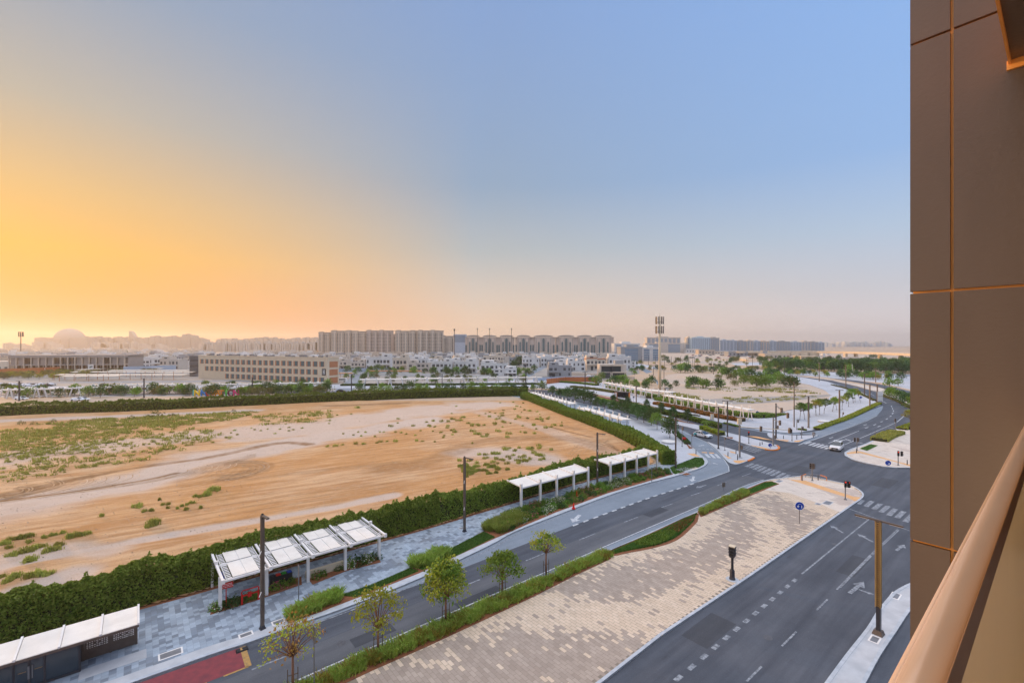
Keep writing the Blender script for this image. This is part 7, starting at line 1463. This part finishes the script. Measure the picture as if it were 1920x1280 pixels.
for x0_, x1_, yt, Yd, l in ((597, 622, 621.5, 1040, 'leftmost stone apartment block of the wide group'), (621, 661, 618.5, 1020, 'broad stone apartment block second from the left'), (661, 688, 619.5, 1010, 'stone apartment block third from the left'), (687, 733, 618, 990, 'stone apartment block with a tall pale loggia front'), (731, 740, 624.5, 1020, 'narrow lower stone block between two taller ones'), (741, 781, 618.5, 985, 'stone apartment block behind the villas, right of the narrow one'),
                            (783, 829, 618, 975, 'tallest stepped stone block at the right of the stone group'), (825, 850, 628, 985, 'lower banded block ending the stone group')): block_left(x0_, x1_, yt, Yd, l, 'w_apart' if Yd != 990 else 'w_apart2')
def block_arch(x0, x1, yt, Yd, label):
    xa, xb = (x0-960)*Yd/F, (x1-960)*Yd/F; w_ = xb-xa; h = H+(HZ-yt)*Yd/F; e = empty('apartment_block', ((xa+xb)/2, Yd, 0), 0, label, 'apartment block', 'arch-roofed apartment blocks')
    b = MB().box(-w_/2, w_/2, 1.5, 20, 0, h-5).box(-w_*.36, w_*.36, -1.5, 1.5, 0, h-5); b.build('wall', M['w_apart2'], e)
    ar = [Vector((math.cos(t)*w_*.42, 0, 0)) for t in np.linspace(0, math.pi, 13)]; zs_ = [h-4+math.sin(t)*3.4 for t in np.linspace(0, math.pi, 13)]; n = 13
    r_ = MB(); vs = [(v.x, -2.2, z) for v, z in zip(ar, zs_)]+[(v.x, 14, z) for v, z in zip(ar, zs_)]; r_.add(vs, [tuple(range(n))[::-1], tuple(range(n, 2*n))]+[(i, i+1, n+i+1, n+i) for i in range(n-1)]); r_.box(-w_/2-.6, w_/2+.6, -1.8, 21, h-6, h-5); r_.build('roof', M['w_conc'], e)
    for dx, ws, t_ in ((-.2, 3.4, .78), (0, 5.0, .95), (.2, 3.4, .78)):
        hh2 = (h-6)*t_-4; put('glass_strip', GS, e, (dx*w_, -1.5, 2), 0, (ws, 1, hh2)); put('arched_top', ARCH, e, (dx*w_, -1.5, 2+hh2), 0, (ws, 1, ws)); 
    for dx in (-.31, .31, -.1, .1): put('window_column', WC, e, (dx*w_, -1.5, 3), 0, (.8, 1, (h-10)/50))
    for dx in (-.44, .44): put('glass_strip', GS, e, (dx*w_, 1.5, 2), 0, (3.4, 1, (h-6)*.55))
for x0_, x1_, l in ((872, 902, 'first'), (902, 934, 'second'), (934, 965, 'third'), (966, 997, 'fourth'), (997, 1041, 'fifth, widest'), (1043, 1080, 'sixth'), (1080, 1112, 'seventh'), (1112, 1151, 'eighth, rightmost')): block_arch(x0_, x1_, 627.5, 960, 'arch-roofed apartment block with teal glass strips, '+l+' from the left')
for x, yt, l in ((895, 618, 'left'), (918, 618, 'middle'), (959, 618, 'right'), (852, 620, 'thick')):
    Yd = 940 if x > 860 else 700; h = H+(HZ-yt)*Yd/F; q = empty('floodlight_mast', ((x-960)*Yd/F, Yd, 0), 0, 'distant slim mast rising above the apartment roofs, '+l+' one', 'mast'); MB().tube([(0, 0, 0), (0, 0, h)], .55, 6).build('pole', M['brown_metal'], q); MB().box(-1.1, 1.1, -.5, .5, h, h+3).build('lamp_head', M['dark_metal'], q)
e = empty('office_tower', ((862-960)*1150/F, 1150, 0), 0, 'blue-grey building seen between the two apartment groups', 'building'); MB().box(-16, 16, 0, 20, 0, 50).build('wall', M['w_blue'], e); MB().box(-14, 14, -.3, 0, 30, 48).build('glazing', M['glass_blue'], e)
# mall and blocks on the right
def simple_block(x0, x1, yt, Yd, m, label, glass='glass_blue', n=4, d_=25, yb=None, grp=None, name='apartment_block', top=None):
    xa, xb = (x0-960)*Yd/F, (x1-960)*Yd/F; w_ = xb-xa; h = H+(HZ-yt)*Yd/F; e = empty(name, ((xa+xb)/2, Yd, 0), 0, label, 'apartment block' if 'block' in name else 'building', grp); MB().box(-w_/2, w_/2, 0, d_, 0, h).build('wall', M[m], e)
    for i in range(n): x = -w_/2+w_*(i+.5)/n; put('glass_strip', GSB if glass == 'glass_blue' else GS, e, (x, 0, h*.08), 0, (w_/n*.62, 1, h*.86))
    MB().box(-w_/2-.5, w_/2+.5, -.6, d_, h, h+1.5).box(-w_*.2, w_*.15, 4, d_*.8, h+1.5, h+4.5).build('roof', M[m], e); 
    fl = MB(); k = int(h/3.4)
    for j in range(1, k): fl.box(-w_/2, w_/2, -.42, -.32, j*3.4, j*3.4+.5)
    fl.build('floor_bands', M[m], e); return e
GSB = MB().box(-.5, .5, -.3, 0, 0, 1).mesh('glass_strip', M['glass_blue'])
simple_block(1152, 1200, 645, 820, 'w_white', 'flat grey mall block right of the arch-roofed apartments', n=3, name='mall'); simple_block(1164, 1204, 652, 640, 'w_grey', 'low dark glass pavilion with overhanging roof', n=1, name='mall'); simple_block(1204, 1238, 653, 660, 'w_white', 'low white mall wing behind the telecom mast', n=2, name='mall')
simple_block(1213, 1276, 633, 1500, 'w_beige', 'stepped beige apartment block behind the telecom mast', n=8); simple_block(1210, 1282, 644, 1300, 'w_beige', 'wide terraced block with horizontal bands behind the mast', n=2); simple_block(1289, 1298, 633, 1500, 'w_cream', 'narrow peach tower left of the light blue block', n=2)
simple_block(1297, 1332, 633, 1480, 'w_lightblue', 'light blue glass apartment block', n=9); simple_block(1332, 1349, 634, 1550, 'w_grey', 'grey apartment block right of the light blue one', n=4); simple_block(1276, 1300, 645, 1500, 'w_cream', 'low rose-coloured block between two apartment blocks', n=3)
cols = ['w_blue', 'w_blue', 'w_grey', 'w_beige', 'w_blue', 'w_tan', 'w_blue', 'w_grey', 'w_blue', 'w_beige', 'w_grey', 'w_blue']; xx = 1350
for i, wd in enumerate((19, 14, 18, 12, 14, 16, 14, 25, 22, 17, 14, 12)): simple_block(xx, xx+wd-1, 638+i*.3+(i*7%3)*.5, 1650+i*10, cols[i], ('blue', 'blue', 'grey', 'beige', 'blue', 'tan', 'blue', 'grey', 'blue', 'beige', 'grey', 'blue')[i]+' block of the long row on the right, '+('first', 'second', 'third', 'fourth', 'fifth', 'sixth', 'seventh', 'eighth', 'ninth', 'tenth', 'eleventh', 'last')[i]+' from its left end', n=max(2, wd//5)); xx += wd
for i in range(44):
    x = 1524+i*3.45; yt = 645.5-rv.random()*3.6-(1.5 if 1570 < x < 1660 else 0); wd = rv.uniform(2, 3.6); Yd = 5200+rv.uniform(-200, 200); q = MB().box(-wd/2*Yd/F, wd/2*Yd/F, 0, 60, 0, H+(HZ-yt)*Yd/F).box(-wd/5*Yd/F, wd/6*Yd/F, 5, 40, H+(HZ-yt)*Yd/F, H+(HZ-yt)*Yd/F+6).build('distant_tower', M['w_blue' if i % 3 else 'w_white']); q.location = ((x-960)*Yd/F, Yd, 0); tag(q, 'pale distant tower on the right horizon', 'tower', 'pale towers of the right skyline')
# hazy skyline on the left
def skyline(x0, x1, yt, Yd, label, grp='hazy skyline blocks on the left', m='w_sky'):
    w_ = (x1-x0)*Yd/F; h = H+(HZ-yt)*Yd/F; b = MB().box(-w_/2, w_/2, 0, 60, 0, h-6).box(-w_*.42, -w_*.06, -3, 40, 0, h).box(w_*.06, w_*.4, -3, 40, 0, h-3).box(-w_*.2, w_*.1, 10, 30, h-6, h+3); q = b.build('distant_block', M[m]); q.location = (((x0+x1)/2-960)*Yd/F, Yd, 0); return tag(q, label, 'apartment block', grp)
for x0_, x1_, yt in ((64, 85, 632), (133, 151, 628), (150, 162, 630), (162, 176, 631), (175, 190, 630), (190, 205, 631.5), (204, 218, 633), (212, 228, 630.5), (228, 243, 631), (250, 262, 632), (262, 280, 632.5), (280, 303, 629), (302, 314, 631), (313, 334, 629), (334, 343, 631), (341, 359, 625.5), (358, 372, 631), (370, 381, 633)): skyline(x0_, x1_, yt+1, 2600, 'hazy orange block of the skyline near the dome')
for x0_, x1_, yt in ((405, 426, 635.5), (425, 447, 635), (446, 470, 636), (468, 487, 634), (484, 505, 632.5), (503, 522, 633), (520, 532, 635), (530, 546, 636), (545, 566, 633.5), (566, 582, 633), (582, 597, 633)): skyline(x0_, x1_, yt, 1900, 'hazy block of the low skyline left of the stone apartments', 'hazy blocks left of the stone apartments', 'w_apart')
for i in range(30): x = 375+i*7.5+rv.uniform(-2, 2); skyline(x, x+rv.uniform(6, 12), rv.uniform(640, 645), 1500, 'low building in the haze below the skyline', 'low hazy buildings', 'w_beige')
for i in range(22): x = rv.uniform(0, 380); skyline(x, x+rv.uniform(6, 14), rv.uniform(641, 645), 2100, 'low building in the orange haze', 'low hazy buildings on the left', 'w_beige')
Yd = 2500; q = empty('domed_building', ((111-960)*Yd/F, Yd, 0), 0, 'large domed building in the orange haze on the left horizon', 'building'); rD = 23.5*Yd/F; hB = H+(HZ-637)*Yd/F
MB().box(-46*Yd/F, 48*Yd/F, 10, 90, 0, H+(HZ-633)*Yd/F).build('wing', M['w_sky'], q); MB().tube([(0, 60, 0), (0, 60, hB)], rD*1.04, 28).build('drum', M['w_sky'], q); hD = (637-615)*Yd/F; dm = MB().lathe([(rD*math.cos(t), hB+hD*math.sin(t)) for t in np.linspace(0, 1.5, 9)], 28); o = dm.build('dome', M['w_sky'], q, True); o.location = (0, 60, 0)
rb_ = MB()
for k in range(14): t = 6.283*k/14; rb_.box(rD*1.06*math.cos(t)-2, rD*1.06*math.cos(t)+2, 60+rD*1.06*math.sin(t)-2, 60+rD*1.06*math.sin(t)+2, 0, hB)
rb_.build('pilasters', M['w_sky'], q); MB().tube([(0, 60, hB+hD), (0, 60, hB+hD+6)], 1, 6).build('finial', M['w_sky'], q)
Yd = 2700; k = Yd/F; pr = [(241.5, 646), (241.5, 620), (244, 621), (247, 624), (250, 628), (253, 634), (255, 641), (255, 646)]; vs = [((x-248)*k, y0_, H+(HZ-y)*k if y < 646 else 0) for y0_ in (0, 25) for x, y in pr]; n = 8
q = MB().add(vs, [tuple(range(n))[::-1], tuple(range(n, 2*n))]+[(i, (i+1) % n, n+(i+1) % n, n+i) for i in range(n)]).build('sail_tower', M['w_sky']); q.location = ((248-960)*k, Yd, 0); tag(q, 'sail-shaped tower rising from the hazy left skyline', 'tower')
# flyover and sand-coloured structures on the right
def quadbar(name, pts, z0_, z1_, wd, m, label, cat, kindparts=None):
    path = smooth([at(x, y) for x, y in pts], 3); a, c = offset(path, wd/2), offset(path, -wd/2); n = len(path); vs = [(q.x, q.y, z) for z in (z0_, z1_) for q in a+c]; fs = []
    for i in range(n-1): fs += [(2*n+i, 3*n+i, 3*n+i+1, 2*n+i+1), (i, i+1, n+i+1, n+i), (i, 2*n+i, 2*n+i+1, i+1), (n+i+1, 3*n+i+1, 3*n+i, n+i)]
    fs += [(0, n, 3*n, 2*n), (n-1, 3*n-1, 4*n-1, 2*n-1)[::1]]; e = empty(name, (0, 0, 0), 0, label, cat); MB().add(vs, fs).build('deck', M[m], e); return e, path
e, path = quadbar('flyover', [(1380, 668), (1480, 667), (1560, 668), (1640, 671), (1720, 676), (1800, 684)], 6.8, 10.5, 14, 'w_office', 'long sand-coloured flyover crossing the right distance', 'bridge')
for x in (1392, 1408, 1424, 1440, 1456, 1472, 1490, 1508, 1525): 
    q = at(x, 667.5); MB().box(q.x-11, q.x+11, q.y-2, q.y+2, 0, 6.8).build('abutment', M['w_office'], e)
for x in (1543, 1585, 1605, 1650, 1690): q = at(x, 669+max(0, (x-1600)/22)); MB().box(q.x-2.2, q.x+2.2, q.y-3, q.y+3, 0, 6.8).build('pier', M['w_white' if x == 1543 else 'w_office'], e)
for a in ((1434, 1475, 672.5, 663.5, 'w_cream', 'low cream building before the flyover'), (1502, 1533, 676, 668, 'w_office', 'sand-coloured low block left of the flyover pier'), (1366, 1402, 668, 659.5, 'w_grey', 'long low grey hall with a flat roof on the right plain'), (1310, 1340, 664, 656, 'w_tan', 'low brownish building on the right plain'), (1340, 1366, 664, 659, 'w_cream', 'low beige building on the right plain'), (1560, 1640, 677, 671, 'w_beige', 'low wall-like building beneath the flyover'), (1287, 1312, 662, 654, 'w_white', 'low white building with rose wings on the right plain')):
    p = at((a[0]+a[1])/2, a[2]); w_ = (a[1]-a[0])*p.y/F; h = hpx(a[2], a[3]); e = empty('low_building', p, 0, a[5], 'building'); MB().box(-w_/2, w_/2, 0, 20, 0, h).build('wall', M[a[4]], e); MB().box(-w_/2-1, w_/2+1, -1, 20, h, h+.6).build('roof', M[a[4]], e)
    for i in range(5): win(e, -w_*.4+w_*.2*i, h*.3, w_*.08, h*.35, 0)
p = at(1432, 676); 
for a, l in (([(1378, 672), (1400, 675), (1403, 678), (1378, 674)], 'low sand bank lit by the sun on the right plain'),): o = slab('embankment', GP(a), 0, 3, 'w_office', 'w_office')
for i in range(60):
    x = rv.uniform(1290, 1560); y = rv.choice((665.5, 667, 669, 671.5)); c = rv.choice(('white', 'car_silver', 'car_black', 'white', 'car_red')); p = at(x, y); q = MB().box(-2.3, 2.3, -.9, .9, .3, .95).box(-1.5, 1.2, -.8, .8, .95, 1.5, 1, tx=.35, ty=.12).build('car', [M[c], M['glass']]); q.location = p; q.rotation_euler = (0, 0, rv.uniform(-.2, .2)); q.scale = (1.4, 1.4, 1.6); tag(q, {'white': 'white', 'car_silver': 'silver', 'car_black': 'black', 'car_red': 'red'}[c]+' car parked far away on the right plain', 'car', 'far parked cars on the right plain')
q = empty('sign_hoarding', at(1432, 672), 0, 'small dark cube-like sign tower on the right plain', 'sign'); MB().box(-3, 3, -3, 3, 0, 5).build('base', M['w_cream'], q); MB().box(-4, 4, -4, 4, 5, 14).build('board', M['w_grey'], q)
for i in range(40): small_tree(at(rv.uniform(1240, 1720), rv.uniform(672, 680)), (T_RDS+T_OLS)[i % 5], rv.uniform(.8, 1.6), 'dark small tree scattered on the right plain', 'far_tree', 'scattered trees of the right plain')

# ------------------------------------------------------------ haze
hm_ = bpy.data.materials.new('haze'); hm_.use_nodes = True; n_ = hm_.node_tree; n_.nodes.clear(); ou = n_.nodes.new('ShaderNodeOutputMaterial'); pv = n_.nodes.new('ShaderNodeVolumePrincipled'); pv.inputs['Color'].default_value = (1, .93, .87, 1); pv.inputs['Density'].default_value = .00014; pv.inputs['Anisotropy'].default_value = .5
n_.links.new(pv.outputs[0], ou.inputs['Volume'])
hz_o = MB().box(-6600, 6600, -320, 7700, -1, 190).build('haze', hm_); hz_o['kind'] = 'stuff'; tag(hz_o, 'thin warm evening haze over the whole plain', 'haze')

# ------------------------------------------------------------ labels: tell look-alikes apart by their place in the row
from collections import defaultdict
same = defaultdict(list)
for o in COL.objects:
    if o.parent is None and 'label' in o and 'group' in o: same[(o['group'], o['label'])].append(o)
def ordw(n): return str(n)+('th' if 10 <= n % 100 <= 20 else {1: 'st', 2: 'nd', 3: 'rd'}.get(n % 10, 'th'))
for (g_, l_), os_ in same.items():
    if len(os_) < 2: continue
    os_.sort(key=lambda o: o.location.x/max(o.location.y, 1))
    for i, o in enumerate(os_):
        o['label'] = l_+(', leftmost of its kind' if i == 0 else ', rightmost of its kind' if i == len(os_)-1 else ', '+ordw(i+1)+' from the left')
